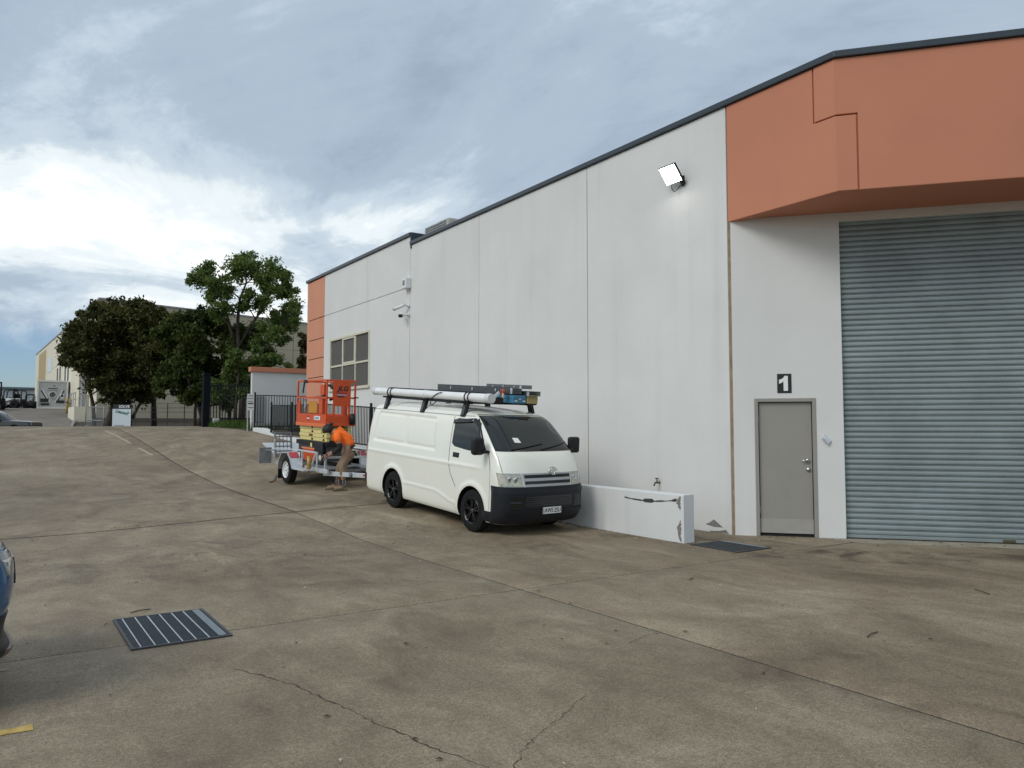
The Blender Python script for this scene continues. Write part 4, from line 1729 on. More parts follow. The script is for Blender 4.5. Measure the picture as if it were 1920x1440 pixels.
    for y in (-0.62, 0.60):
        m_ = MB()
        m_.bar((rk_x[0] - 0.15, y, RKZ + 0.0), (rk_x[2] + 0.08, y, RKZ + 0.0), 0.035, 0.045)
        m_.build('rack_rail', BLACKP, root)
    return root, Matrix.Translation(org) @ rot.to_4x4()


SLATG = M('grille_slat_grey', (0.034, 0.038, 0.046), 0.5, 0, 0.1, 12)
WSG = glass_dark('windscreen_glass', (0.018, 0.021, 0.021), 0.03, 0.45)
van, VM = build_van()


# ---- load on the rack: separate things, placed in the van's own axes
def load(name, label, cat):
    o = thing(name, label, cat)
    o.matrix_world = VM
    return o


RZ = 2.055
t_ = load('pvc_tube', 'long white capped conduit tube strapped to the near side of the roof rack', 'tube')
mb = MB()
rr_ = 0.072
zc_ = RZ + rr_
mb.tube([(-0.06, -0.60, zc_), (3.82, -0.60, zc_)], rr_, 24)
mb.build('pipe', PVC, t_, angle=50)
for x0, x1 in ((-0.10, 0.0), (3.76, 3.87)):
    mb = MB()
    mb.tube([(x0, -0.60, zc_), (x1, -0.60, zc_)], rr_ + 0.007, 24)
    mb.build('end_cap', M('cap_white', (0.66, 0.67, 0.66), 0.45), t_, angle=50)
for x in (1.85, 0.62):
    mb = MB()
    mb.tube([(x - 0.04, -0.60, zc_), (x + 0.04, -0.60, zc_)], rr_ + 0.005, 24)
    mb.build('coupling', PVC, t_, angle=50)
for x in (0.55, 0.66, 3.20, 3.30):
    mb = MB()
    mb.tube([(x, -0.60 + (rr_ + 0.012) * math.cos(a), zc_ + (rr_ + 0.012) * math.sin(a)) for a in np.linspace(0, 2 * math.pi, 21)], 0.010, 5, caps=False)
    mb.build('strap', BLACKP, t_)
l_ = load('black_pole', 'thin black pole lying along the top of the white tube', 'pole')
mb = MB()
mb.bar((0.45, -0.53, zc_ + rr_ + 0.008), (3.35, -0.50, zc_ + rr_ + 0.008), 0.03, 0.022)
mb.build('rod', BLACKP, l_)
l_ = load('rope', 'black cord looped around the white tube on the rack', 'rope')
mb = MB()
pts = []
for k in range(40):
    u = k / 39
    x = 1.2 + 1.3 * u
    an = 1.6 + 5.2 * u
    r2 = rr_ + 0.014
    pts.append((x, -0.60 - r2 * math.cos(an), zc_ + r2 * math.sin(an) + 0.03 * math.sin(u * 9) * (u > 0.7)))
mb.tube(pts, 0.008, 6)
mb.tube([(1.95, -0.55, RZ - 0.02), (2.05, -0.62, RZ - 0.09), (2.15, -0.64, RZ - 0.10), (2.22, -0.60, RZ - 0.04)], 0.008, 6)
mb.build('cord', BLACKP, l_, smooth=True)
# cable trays
TRAY = M('tray_grey', (0.085, 0.095, 0.10), 0.42, 0.3, 0.15, 10)
TRAY2 = M('tray_grey_light', (0.17, 0.185, 0.19), 0.42, 0.4, 0.15, 10)


def tray(label, x0, x1, y0, y1, z, h, mat):
    o = load('cable_tray', label, 'cable tray')
    m_ = MB()
    m_.box(x0, x1, y0, y1, z, z + 0.006)
    m_.build('base', mat, o)
    for y in (y0, y1 - 0.006):
        m_ = MB()
        m_.box(x0, x1, y, y + 0.006, z + 0.006, z + h)
        m_.box(x0, x1, y - 0.006, y + 0.012, z + h, z + h + 0.006)
        m_.box(x0, x1, y - 0.004, y + 0.010, z + h * 0.45, z + h * 0.45 + 0.006)
        m_.build('flange', mat, o)
    for k in range(3):
        m_ = MB()
        xx = x0 + (x1 - x0) * (0.2 + 0.3 * k)
        m_.box(xx - 0.015, xx + 0.015, y0 - 0.012, y0 - 0.004, z + h * 0.3, z + h * 0.75)
        m_.build('splice_plate', GALV, o)
    m_ = MB()
    m_.box(x1 - 0.05, x1 + 0.004, y0 - 0.009, y0 - 0.005, z, z + h * 0.95)
    m_.build('end_plate', GALV, o)
    return o


tray('dark grey cable tray topmost on the roof rack', 1.25, 3.60, 0.02, 0.22, RZ + 0.155, 0.105, TRAY)
tray('dark grey cable tray lying flat under the topmost tray', 0.95, 3.30, -0.18, 0.04, RZ + 0.085, 0.065, TRAY)
tray('lighter grey cable tray at the far side of the rack', 1.4, 3.70, 0.30, 0.55, RZ + 0.13, 0.075, TRAY2)
tray('lighter grey cable tray resting on the cartons at the rack front', 2.6, 3.62, 0.20, 0.42, RZ + 0.245, 0.06, TRAY2)


def carton(name, label, x0, x1, y0, y1, z0, z1, mat, mat2, cat='box', marks=0):
    o = load(name, label, cat)
    m_ = MB()
    m_.box(x0, x1, y0, y1, z0, z1)
    m_.build('carton_body', mat, o, bevel=0.006)
    m_ = MB()
    m_.box(x0 - 0.004, x1 + 0.004, y0 - 0.004, y1 + 0.004, z0 + (z1 - z0) * 0.56, z0 + (z1 - z0) * 0.60)
    m_.build('lid_edge', mat2, o)
    for k in range(marks):
        m_ = MB()
        m_.box(x1 + 0.0005, x1 + 0.003, y0 + 0.03 + 0.085 * k, y0 + 0.085 + 0.085 * k, z0 + 0.03 + 0.035 * (k % 2), z0 + 0.05 + 0.035 * (k % 2))
        m_.build('print_mark', WHITET, o)
    return o


BLUEC = M('carton_blue', (0.06, 0.22, 0.36), 0.5, 0, 0.12, 8)
YELC = M('carton_buff', (0.46, 0.37, 0.15), 0.6, 0, 0.1, 8)
carton('blue_carton', 'blue printed carton at the front of the roof rack', 3.15, 3.62, 0.03, 0.31, RZ, RZ + 0.135, BLUEC, M('carton_blue_dark', (0.03, 0.12, 0.22), 0.5), marks=3)
carton('buff_carton', 'buff yellow carton beside the blue one on the rack', 3.12, 3.64, 0.325, 0.545, RZ, RZ + 0.14, YELC, M('carton_buff_dark', (0.36, 0.28, 0.1), 0.6))
carton('black_case', 'black tool case between white tube and blue carton', 2.9, 3.52, -0.46, -0.10, RZ, RZ + 0.085, BLACKP, BLKGLOSS, 'case')
l_ = load('tool_roll', 'small orange and white tool clamp on the black case', 'clamp')
mb = MB()
mb.tube([(3.50, -0.10, RZ + 0.02), (3.50, -0.10, RZ + 0.16)], 0.018, 10)
mb.build('grip', M('clamp_cream', (0.55, 0.4, 0.25), 0.5), l_, smooth=True)
mb = MB()
mb.lathe([(-0.04, 0.01), (-0.03, 0.045), (0.0, 0.055), (0.03, 0.045), (0.04, 0.01)], (3.47, -0.08, RZ + 0.185), 'y', 16)
mb.build('knob', M('clamp_red', (0.30, 0.06, 0.03), 0.5), l_, smooth=True)
mb = MB()
mb.bar((3.47, -0.25, RZ + 0.095), (3.47, -0.16, RZ + 0.17), 0.02, 0.05)
mb.build('jaw', WHITEP, l_)


# ------------------------------------------------------------------ trailer (x forward, axle at x = 0)
def build_trailer():
    ax = Vector((6.76, 18.35, 0))
    hi = Vector((6.935, 14.75, 0))
    ax.z = H(ax.x - 0.6, ax.y)
    hi.z = H(hi.x - 0.6, hi.y)
    d3 = (hi - ax).normalized()
    left = Vector((-d3.y, d3.x, 0)).normalized()
    up = d3.cross(left)
    rot = Matrix((d3, left, up)).transposed()
    root = thing('equipment_trailer', 'galvanised steel tandem-frame plant trailer hitched behind the van', 'trailer', ax, rot.to_euler())
    Z0 = 0.40

    def part(nm, fn, mat=GALV, bev=0.004, par=None, smooth=False):
        m_ = MB()
        fn(m_)
        return m_.build(nm, mat, par or root, bevel=0 if smooth else bev, smooth=smooth)
    for sg in (-1, 1):
        part('chassis_rail', lambda m: m.bar((-1.55, sg * 0.66, Z0), (1.75, sg * 0.66, Z0), 0.05, 0.10))
        part('drawbar', lambda m: m.bar((1.45, sg * 0.62, Z0 - 0.055), (3.42, sg * 0.05, Z0 + 0.01), 0.055, 0.10))
        part('deck_plate', lambda m: m.box(-1.55, 1.7, sg * 0.42 - 0.20, sg * 0.42 + 0.20, Z0 + 0.053, Z0 + 0.06), GALVD)
        part('hinge_pin', lambda m: m.tube([(2.35, sg * 0.30, Z0 - 0.02), (2.35, sg * 0.42, Z0 - 0.02)], 0.055, 14), GALVD)
        # wheels
        wheel(root, 0.0, sg * 0.98, 0.325, 0.325, 0.185, sg, 0.20, M('trailer_rim_white', (0.72, 0.73, 0.74), 0.35, 0.1, 0.06), 5, 'disc', GALV)
        # mudguard, folded from flat sheet
        prof_ = [(-0.47, 0.30), (-0.42, 0.52), (-0.24, 0.74), (0.14, 0.76), (0.34, 0.60), (0.47, 0.405)]
        y0, y1 = sg * 0.745, sg * 1.01
        m_ = MB()
        m_.grid([[(x, y0, z) for x, z in prof_], [(x, y1, z) for x, z in prof_]])
        for yy in (y1,):
            m_.grid([[(x, yy, z) for x, z in prof_], [(x * 0.955, yy, 0.33 + (z - 0.33) * 0.93) for x, z in prof_]])
        g_ = m_.build('mudguard', GALV, root)
        so_ = g_.modifiers.new('solid', 'SOLIDIFY')
        so_.thickness = 0.005
        # reflective tape on the sloping front face
        a_, b_ = Vector((0.145, 0, 0.764)), Vector((0.33, 0, 0.616))
        q0, q1 = a_.lerp(b_, 0.12), a_.lerp(b_, 0.92)
        n_ = Vector((0.7, 0, 0.8)).normalized() * 0.006
        m_ = MB()
        yy0, yy1 = sg * 0.775, sg * 0.985
        m_.add([(q0.x + n_.x, yy0, q0.z + n_.z), (q0.x + n_.x, yy1, q0.z + n_.z), (q1.x + n_.x, yy1, q1.z + n_.z), (q1.x + n_.x, yy0, q1.z + n_.z)], [(0, 1, 2, 3)])
        m_.build('reflector_tape', M('red_tape', (0.50, 0.06, 0.07), 0.35, 0, 0.15, 25), g_)
        part('mud_flap', lambda m: m.box(-0.475, -0.462, min(y0, y1) + 0.02, max(y0, y1) - 0.02, 0.08, 0.38), RUBBER)
        # running board ahead of the guard
        part('side_step', lambda m: m.box(0.44, 1.15, sg * 0.86 - 0.14, sg * 0.86 + 0.14, 0.375, 0.405))
        # side frame
        yy = sg * 0.74
        for (p, q) in (((0.10, yy, 0.80), (1.32, yy, 0.80)), ((0.42, yy, 0.45), (0.42, yy, 0.79)), ((1.31, yy, 0.44), (1.31, yy, 0.79)), ((0.95, yy, 0.44), (1.26, yy, 0.79)), ((-1.45, yy, 0.74), (0.10, yy, 0.80)), ((-1.45, yy, 0.44), (-1.45, yy, 0.98))):
            part('side_rail', lambda m: m.bar(p, q, 0.038, 0.038, up=(0, 1, 0)))
        # loading ramp standing at the tail
        rp = thing('tmp', '', '')
        bpy.data.objects.remove(rp)
        fr_ = part('loading_ramp', lambda m: (m.bar((-1.62, sg * 0.22, 0.50), (-1.75, sg * 0.22, 1.12), 0.04, 0.06), m.bar((-1.62, sg * 0.64, 0.50), (-1.75, sg * 0.64, 1.12), 0.04, 0.06), m.bar((-1.75, sg * 0.20, 1.12), (-1.75, sg * 0.66, 1.12), 0.04, 0.05)), GALVD)
        for k in range(5):
            u = (k + 0.3) / 5
            part('ramp_rung', lambda m: m.bar((-1.62 - 0.13 * u, sg * 0.22, 0.50 + 0.62 * u), (-1.62 - 0.13 * u, sg * 0.64, 0.50 + 0.62 * u), 0.03, 0.03), GALVD, 0, fr_)
        for y in (0.33, 0.43, 0.53):
            part('ramp_bar', lambda m: m.bar((-1.615, sg * y, 0.52), (-1.735, sg * y, 1.10), 0.018, 0.018), GALVD, 0, fr_)
        # tail lamp board
        tb_ = part('lamp_board', lambda m: m.box(-1.70, -1.66, sg * 0.90 - 0.16, sg * 0.90 + 0.16, 0.36, 0.76), GALVD)
        part('tail_lamp', lambda m: m.box(-1.735, -1.702, sg * 0.90 - 0.08, sg * 0.90 + 0.08, 0.42, 0.55), M('tail_red', (0.3, 0.012, 0.01), 0.2), 0.004, tb_)
        part('board_arm', lambda m: m.bar((-1.66, sg * 0.90, 0.70), (-1.45, sg * 0.74, 0.70), 0.03, 0.03), GALVD, 0)
        # jack leg
        part('jack_leg', lambda m: (m.tube([(0.98, sg * 0.80, 0.38), (0.98, sg * 0.80, 0.70)], 0.045, 14), m.tube([(0.98, sg * 0.80, 0.33), (0.98, sg * 0.80, 0.39)], 0.028, 10)), M('jack_gold', (0.42, 0.27, 0.07), 0.45, 0.3, 0.15, 12), 0, None, True)
    for x in (-1.5, -0.8, 0, 0.8, 1.6):
        part('cross_member', lambda m: m.bar((x, -0.64, Z0), (x, 0.64, Z0), 0.05, 0.06), GALVD)
    part('axle', lambda m: m.tube([(0, -0.8, 0.325), (0, 0.8, 0.325)], 0.032, 10), STEELD, 0, None, True)
    part('coupling', lambda m: (m.bar((3.38, 0, Z0 + 0.0), (3.72, 0, Z0 + 0.03), 0.09, 0.07), m.tube([(3.66, 0, Z0 + 0.02), (3.80, 0, Z0 + 0.03)], 0.045, 12)), GALVD)
    part('front_hoop', lambda m: (m.bar((1.50, -0.62, 0.70), (1.50, 0.62, 0.70), 0.04, 0.05), m.bar((1.50, -0.62, 0.44), (1.50, -0.62, 0.72), 0.05, 0.04), m.bar((1.50, 0.62, 0.44), (1.50, 0.62, 0.72), 0.05, 0.04)))
    part('winch_strut', lambda m: m.tube([(1.45, -0.2, 0.47), (1.75, 0.05, 0.52), (1.95, 0.1, 0.46)], 0.022, 8), GALVD, 0, None, True)
    part('drawbar_plate', lambda m: m.bar((2.75, -0.17, Z0 + 0.055), (2.75, 0.17, Z0 + 0.055), 0.22, 0.012))
    part('drawbar_tape', lambda m: m.bar((2.72, -0.279, Z0 - 0.01), (3.08, -0.172, Z0 + 0.005), 0.006, 0.045), M('red_tape', (0.5, 0.06, 0.07), 0.35), 0)
    part('tail_ramp', lambda m: m.add([(-1.75, -0.64, 0.56), (-1.75, 0.64, 0.56), (-2.5, 0.70, 0.80), (-2.5, -0.70, 0.80), (-1.75, -0.64, 0.60), (-1.75, 0.64, 0.60), (-2.5, 0.70, 0.84), (-2.5, -0.70, 0.84)], [(0, 1, 2, 3), (7, 6, 5, 4), (0, 4, 5, 1), (1, 5, 6, 2), (2, 6, 7, 3), (3, 7, 4, 0)]), GALV)
    return root, Matrix.Translation(ax) @ rot.to_4x4()


trailer, TM = build_trailer()
trailer['label'] = 'galvanised steel plant trailer hitched behind the van with its ramp at the tail'


# ratchet strap end lying on the ground behind the wheel
st = thing('ratchet_strap', 'short orange ratchet strap end lying behind the trailer wheel', 'strap')
p0 = TM @ Vector((-0.62, -1.0, 0))
mb = MB()
zg = H(p0.x, p0.y)
mb.tube([(p0.x - 0.16, p0.y - 0.05, zg + 0.012), (p0.x - 0.05, p0.y, zg + 0.02), (p0.x + 0.02, p0.y + 0.05, zg + 0.09)], 0.016, 6)
mb.build('webbing', M('strap_brown', (0.20, 0.07, 0.03), 0.8), st)
mb = MB()
mb.bar((p0.x - 0.02, p0.y, zg + 0.03), (p0.x + 0.05, p0.y + 0.05, zg + 0.16), 0.04, 0.03)
mb.build('ratchet', STEELD, st)


# ------------------------------------------------------------------ scissor lift on the trailer
def build_lift():
    root = thing('scissor_lift', 'orange electric scissor lift with cream scissor arms standing on the trailer', 'scissor lift')
    root.matrix_world = TM @ Matrix.Translation((-0.08, 0.02, 0.46))
    y0, y1 = -0.38, 0.38
    x0, x1 = -0.93, 0.93

    def part(nm, fn, mat=JORANGE, bev=0.005, par=None, smooth=False):
        m_ = MB()
        fn(m_)
        return m_.build(nm, mat, par or root, bevel=0 if smooth else bev, smooth=smooth)
    # chassis
    part('chassis', lambda m: m.box(x0 + 0.05, x1 - 0.02, y0 + 0.06, y1 - 0.06, 0.10, 0.44), STEELD)
    for sg in (-1, 1):
        for x in (-0.66, 0.66):
            w_ = part('wheel', lambda m: m.lathe([(-0.055, 0.06), (-0.06, 0.14), (-0.045, 0.162), (0.045, 0.162), (0.06, 0.14), (0.055, 0.06)], (x, sg * 0.33, 0.163), 'y', 28), M('wheel_black', (0.02, 0.02, 0.021), 0.7), 0, None, True)
            part('wheel_hub', lambda m: m.tube([(x, sg * 0.33, 0.163), (x, sg * 0.395, 0.163)], [0.09, 0.07], 18), M('hub_white', (0.6, 0.6, 0.58), 0.5), 0, w_, True)
        part('battery_tray', lambda m: m.box(-0.42, 0.42, sg * 0.35 - 0.035, sg * 0.35 + 0.035, 0.07, 0.335))
        part('tray_lid', lambda m: m.box(-0.50, 0.55, sg * 0.35 - 0.045, sg * 0.35 + 0.055, 0.338, 0.375), M('lift_orange_pale', (0.75, 0.22, 0.09), 0.45, 0, 0.1))
        part('latch', lambda m: m.box(0.10, 0.20, sg * 0.40, sg * 0.41, 0.40, 0.50), JYEL, 0.002)
    part('upper_chassis', lambda m: m.box(x0 - 0.02, x1 + 0.02, y0 + 0.02, y1 - 0.02, 0.44, 0.545), BLACKP)
    for sg in (-1, 1):
        for x in (0.55, 0.78):
            part('chassis_lamp', lambda m: m.tube([(x, sg * 0.36, 0.45), (x, sg * 0.385, 0.45)], 0.035, 12), WHITEP, 0, None, True)
    part('control_box', lambda m: m.box(0.35, 0.85, y0 - 0.03, y0 + 0.02, 0.30, 0.53), BLACKP)
    # folded scissor stack
    for k in range(4):
        z = 0.55 + k * 0.092
        e = 0.012 * (k % 2)
        for sg in (-1, 1):
            a_ = part('scissor_arm', lambda m: m.box(x0 + 0.09 - e, x1 - 0.10 + e, sg * 0.27 - 0.035 - e, sg * 0.27 + 0.035 + e, z, z + 0.086), JYEL, 0.006)
            for x in (-0.02, 0.68):
                part('pivot_pin', lambda m: m.tube([(x, sg * 0.28, z + 0.043), (x, sg * 0.335, z + 0.043)], 0.024, 12), BLACKP, 0, a_, True)
        part('cross_tube', lambda m: m.tube([(0.70, -0.26, z + 0.04), (0.70, 0.26, z + 0.04)], 0.028, 10), JYEL, 0, None, True)
    part('warning_label', lambda m: m.box(-0.22, -0.06, y0 + 0.056, y0 + 0.06, 0.655, 0.715), M('label_red', (0.35, 0.03, 0.02), 0.5), 0)
    # platform deck and toe boards
    PZ = 0.93
    part('platform_deck', lambda m: m.box(x0, x1, y0, y1, PZ, PZ + 0.05))
    part('deck_side', lambda m: m.box(x0 - 0.012, x1 + 0.012, y0 - 0.012, y0 + 0.004, PZ - 0.03, PZ + 0.055), M('lift_orange_pale2', (0.74, 0.16, 0.04), 0.4, 0, 0.1))
    TB = PZ + 0.27
    part('toe_board', lambda m: m.box(x0, x1 - 0.05, y0, y0 + 0.012, PZ + 0.06, TB))
    part('toe_board', lambda m: m.box(x0, x1 - 0.05, y1 - 0.012, y1, PZ + 0.06, TB))
    part('toe_board', lambda m: m.box(x1 - 0.012, x1, y0 + 0.06, y1 - 0.06, PZ + 0.06, TB - 0.02))
    part('toe_board', lambda m: m.box(x0, x0 + 0.012, y0 + 0.02, y1 - 0.02, PZ + 0.06, TB))
    for a_, b_, c_, mt in ((-0.22, -0.06, 0.045, M('label_red', (0.35, 0.03, 0.02), 0.5)), (-0.22, -0.06, 0.10, WHITET), (-0.18, -0.10, 0.14, BLACKT)):
        part('toe_label', lambda m: m.box(a_, b_, y0 - 0.004, y0 - 0.001, TB - c_ - 0.025, TB - c_), mt, 0)
    nl = part('number_label', lambda m: m.box(0.22, 0.58, y0 - 0.004, y0 - 0.001, TB - 0.14, TB - 0.045), WHITET, 0)
    part('label_print', lambda m: [m.box(0.26 + 0.055 * k, 0.26 + 0.055 * k + 0.03, y0 - 0.006, y0 - 0.0045, TB - 0.125, TB - 0.065) for k in range(5)], M('print_blue', (0.12, 0.18, 0.25), 0.6), 0, nl)
    # rails
    TOP, MID = PZ + 1.08, PZ + 0.67
    posts = [(x0 + 0.02, y0 + 0.02), (x1 - 0.03, y0 + 0.02), (x0 + 0.02, y1 - 0.02), (x1 - 0.03, y1 - 0.02), (x1 - 0.03, y0 + 0.20), (x1 - 0.03, y1 - 0.16)]
    for px, py in posts:
        part('rail_post', lambda m: m.box(px - 0.02, px + 0.02, py - 0.02, py + 0.02, PZ + 0.05, TOP - 0.021))
    for z in (TOP, MID):
        for y in (y0 + 0.02, y1 - 0.02):
            part('guard_rail', lambda m: m.bar((x0, y, z), (x1 - 0.01, y, z), 0.036, 0.042))
        for x in (x0 + 0.02, x1 - 0.03):
            part('guard_rail', lambda m: m.bar((x, y0 + 0.04, z), (x, y1 - 0.04, z), 0.034, 0.038))
    # sign panel on the end, facing the van
    sx = x1 - 0.004
    ya, yb = y0 + 0.21, y1 - 0.17
    sp_ = part('sign_panel', lambda m: m.box(sx - 0.01, sx, ya, yb, MID - 0.20, TOP - 0.02))
    text_mesh('brand_text', 'JLG', 0.155, BLACKT, sp_, frame_matrix((sx + 0.002, (ya + yb) / 2 + 0.01, TOP - 0.195), (0, 1, 0), (0, 0, 1)), 0.001, 0.25, 0.006, 1.15)
    part('sign_stripe', lambda m: m.box(sx + 0.001, sx + 0.003, ya + 0.06, yb - 0.07, TOP - 0.31, TOP - 0.285), M('stripe_maroon', (0.20, 0.02, 0.05), 0.5), 0, sp_)
    part('sign_stripe', lambda m: m.box(sx + 0.001, sx + 0.003, ya + 0.06, yb - 0.07, TOP - 0.355, TOP - 0.325), M('stripe_lilac', (0.42, 0.30, 0.38), 0.5), 0, sp_)
    part('sign_stripe', lambda m: m.box(sx + 0.001, sx + 0.003, ya + 0.06, yb - 0.14, TOP - 0.395, TOP - 0.368), BLACKT, 0, sp_)
    # platform controller hung on the rail, and its coiled lead
    part('platform_control', lambda m: m.box(0.42, 0.66, y0 + 0.05, y0 + 0.15, TOP - 0.34, TOP - 0.10))
    part('control_mount', lambda m: m.box(0.47, 0.60, y0 + 0.06, y0 + 0.13, TOP - 0.43, TOP - 0.345), BLACKP)
    part('control_cable', lambda m: m.tube([(0.62, y0 + 0.10, TOP - 0.12), (0.76, y0 + 0.16, TOP - 0.12), (0.84, y0 + 0.22, TOP - 0.22), (0.80, y0 + 0.24, TOP - 0.42), (0.68, y0 + 0.2, TOP - 0.46)], 0.032, 8), BLACKP, 0, None, True)
    part('lanyard_hook', lambda m: (m.bar((-0.42, y0 - 0.01, TOP - 0.02), (-0.50, y0 - 0.015, TOP - 0.30), 0.03, 0.03), m.box(-0.46, -0.30, y0 - 0.012, y0 + 0.045, TOP - 0.05, TOP + 0.03)), BLACKP, 0.003)
    part('amber_board', lambda m: m.box(-0.40, 0.12, y0 + 0.10, y0 + 0.115, TB + 0.02, MID - 0.10), AMBER)
    part('gate_column', lambda m: m.box(0.30, 0.52, y1 - 0.10, y1 - 0.03, TB, MID + 0.02))
    part('manual_box', lambda m: m.box(0.40, 0.62, y0 + 0.03, y0 + 0.09, TB + 0.01, MID - 0.03))
    part('extension_post', lambda m: (m.box(x0 + 0.05, x0 + 0.17, y0 + 0.01, y0 + 0.05, PZ + 0.05, MID - 0.14), m.tube([(x0 + 0.11, y0 + 0.012, MID - 0.14), (x0 + 0.11, y0 + 0.048, MID - 0.14)], 0.06, 16)))
    part('gas_strut', lambda m: m.tube([(-0.62, y0 + 0.08, PZ + 0.1), (-0.58, y0 + 0.10, MID - 0.04)], 0.03, 8), GALVD, 0, None, True)
    part('work_bag', lambda m: m.lathe([(-0.13, 0.02), (-0.12, 0.07), (0.02, 0.085), (0.12, 0.06), (0.14, 0.02)], (x1 + 0.03, y1 - 0.10, PZ + 0.16), 'z', 14), BLACKP, 0, None, True)
    part('rail_clip', lambda m: m.bar((x1 - 0.04, y1 - 0.05, MID + 0.01), (x1 + 0.10, y1 + 0.0, MID + 0.012), 0.035, 0.03), BLACKP, 0.004)
    return root


lift = build_lift()


# ------------------------------------------------------------------ person bending over the trailer
def skin(name, nodes, edges, mat, parent, root=0, sub=2):
    """nodes: (x, y, z, rx[, ry])"""
    me = bpy.data.meshes.new(name)
    me.from_pydata([n[:3] for n in nodes], edges, [])
    o = bpy.data.objects.new(name, me)
    COL.objects.link(o)
    md = o.modifiers.new('skin', 'SKIN')
    md.use_smooth_shade = True
    for i, n in enumerate(nodes):
        sv = me.skin_vertices[0].data[i]
        sv.radius = (n[3], n[4] if len(n) > 4 else n[3])
        sv.use_root = (i == root)
    sb = o.modifiers.new('sub', 'SUBSURF')
    sb.levels = sb.render_levels = sub
    dg = bpy.context.evaluated_depsgraph_get()
    m2 = bpy.data.meshes.new_from_object(o.evaluated_get(dg))
    m2.materials.clear()
    m2.materials.append(mat)
    m2.polygons.foreach_set('use_smooth', [True] * len(m2.polygons))
    bpy.data.objects.remove(o)
    r = bpy.data.objects.new(name, m2)
    COL.objects.link(r)
    r.parent = parent
    return r


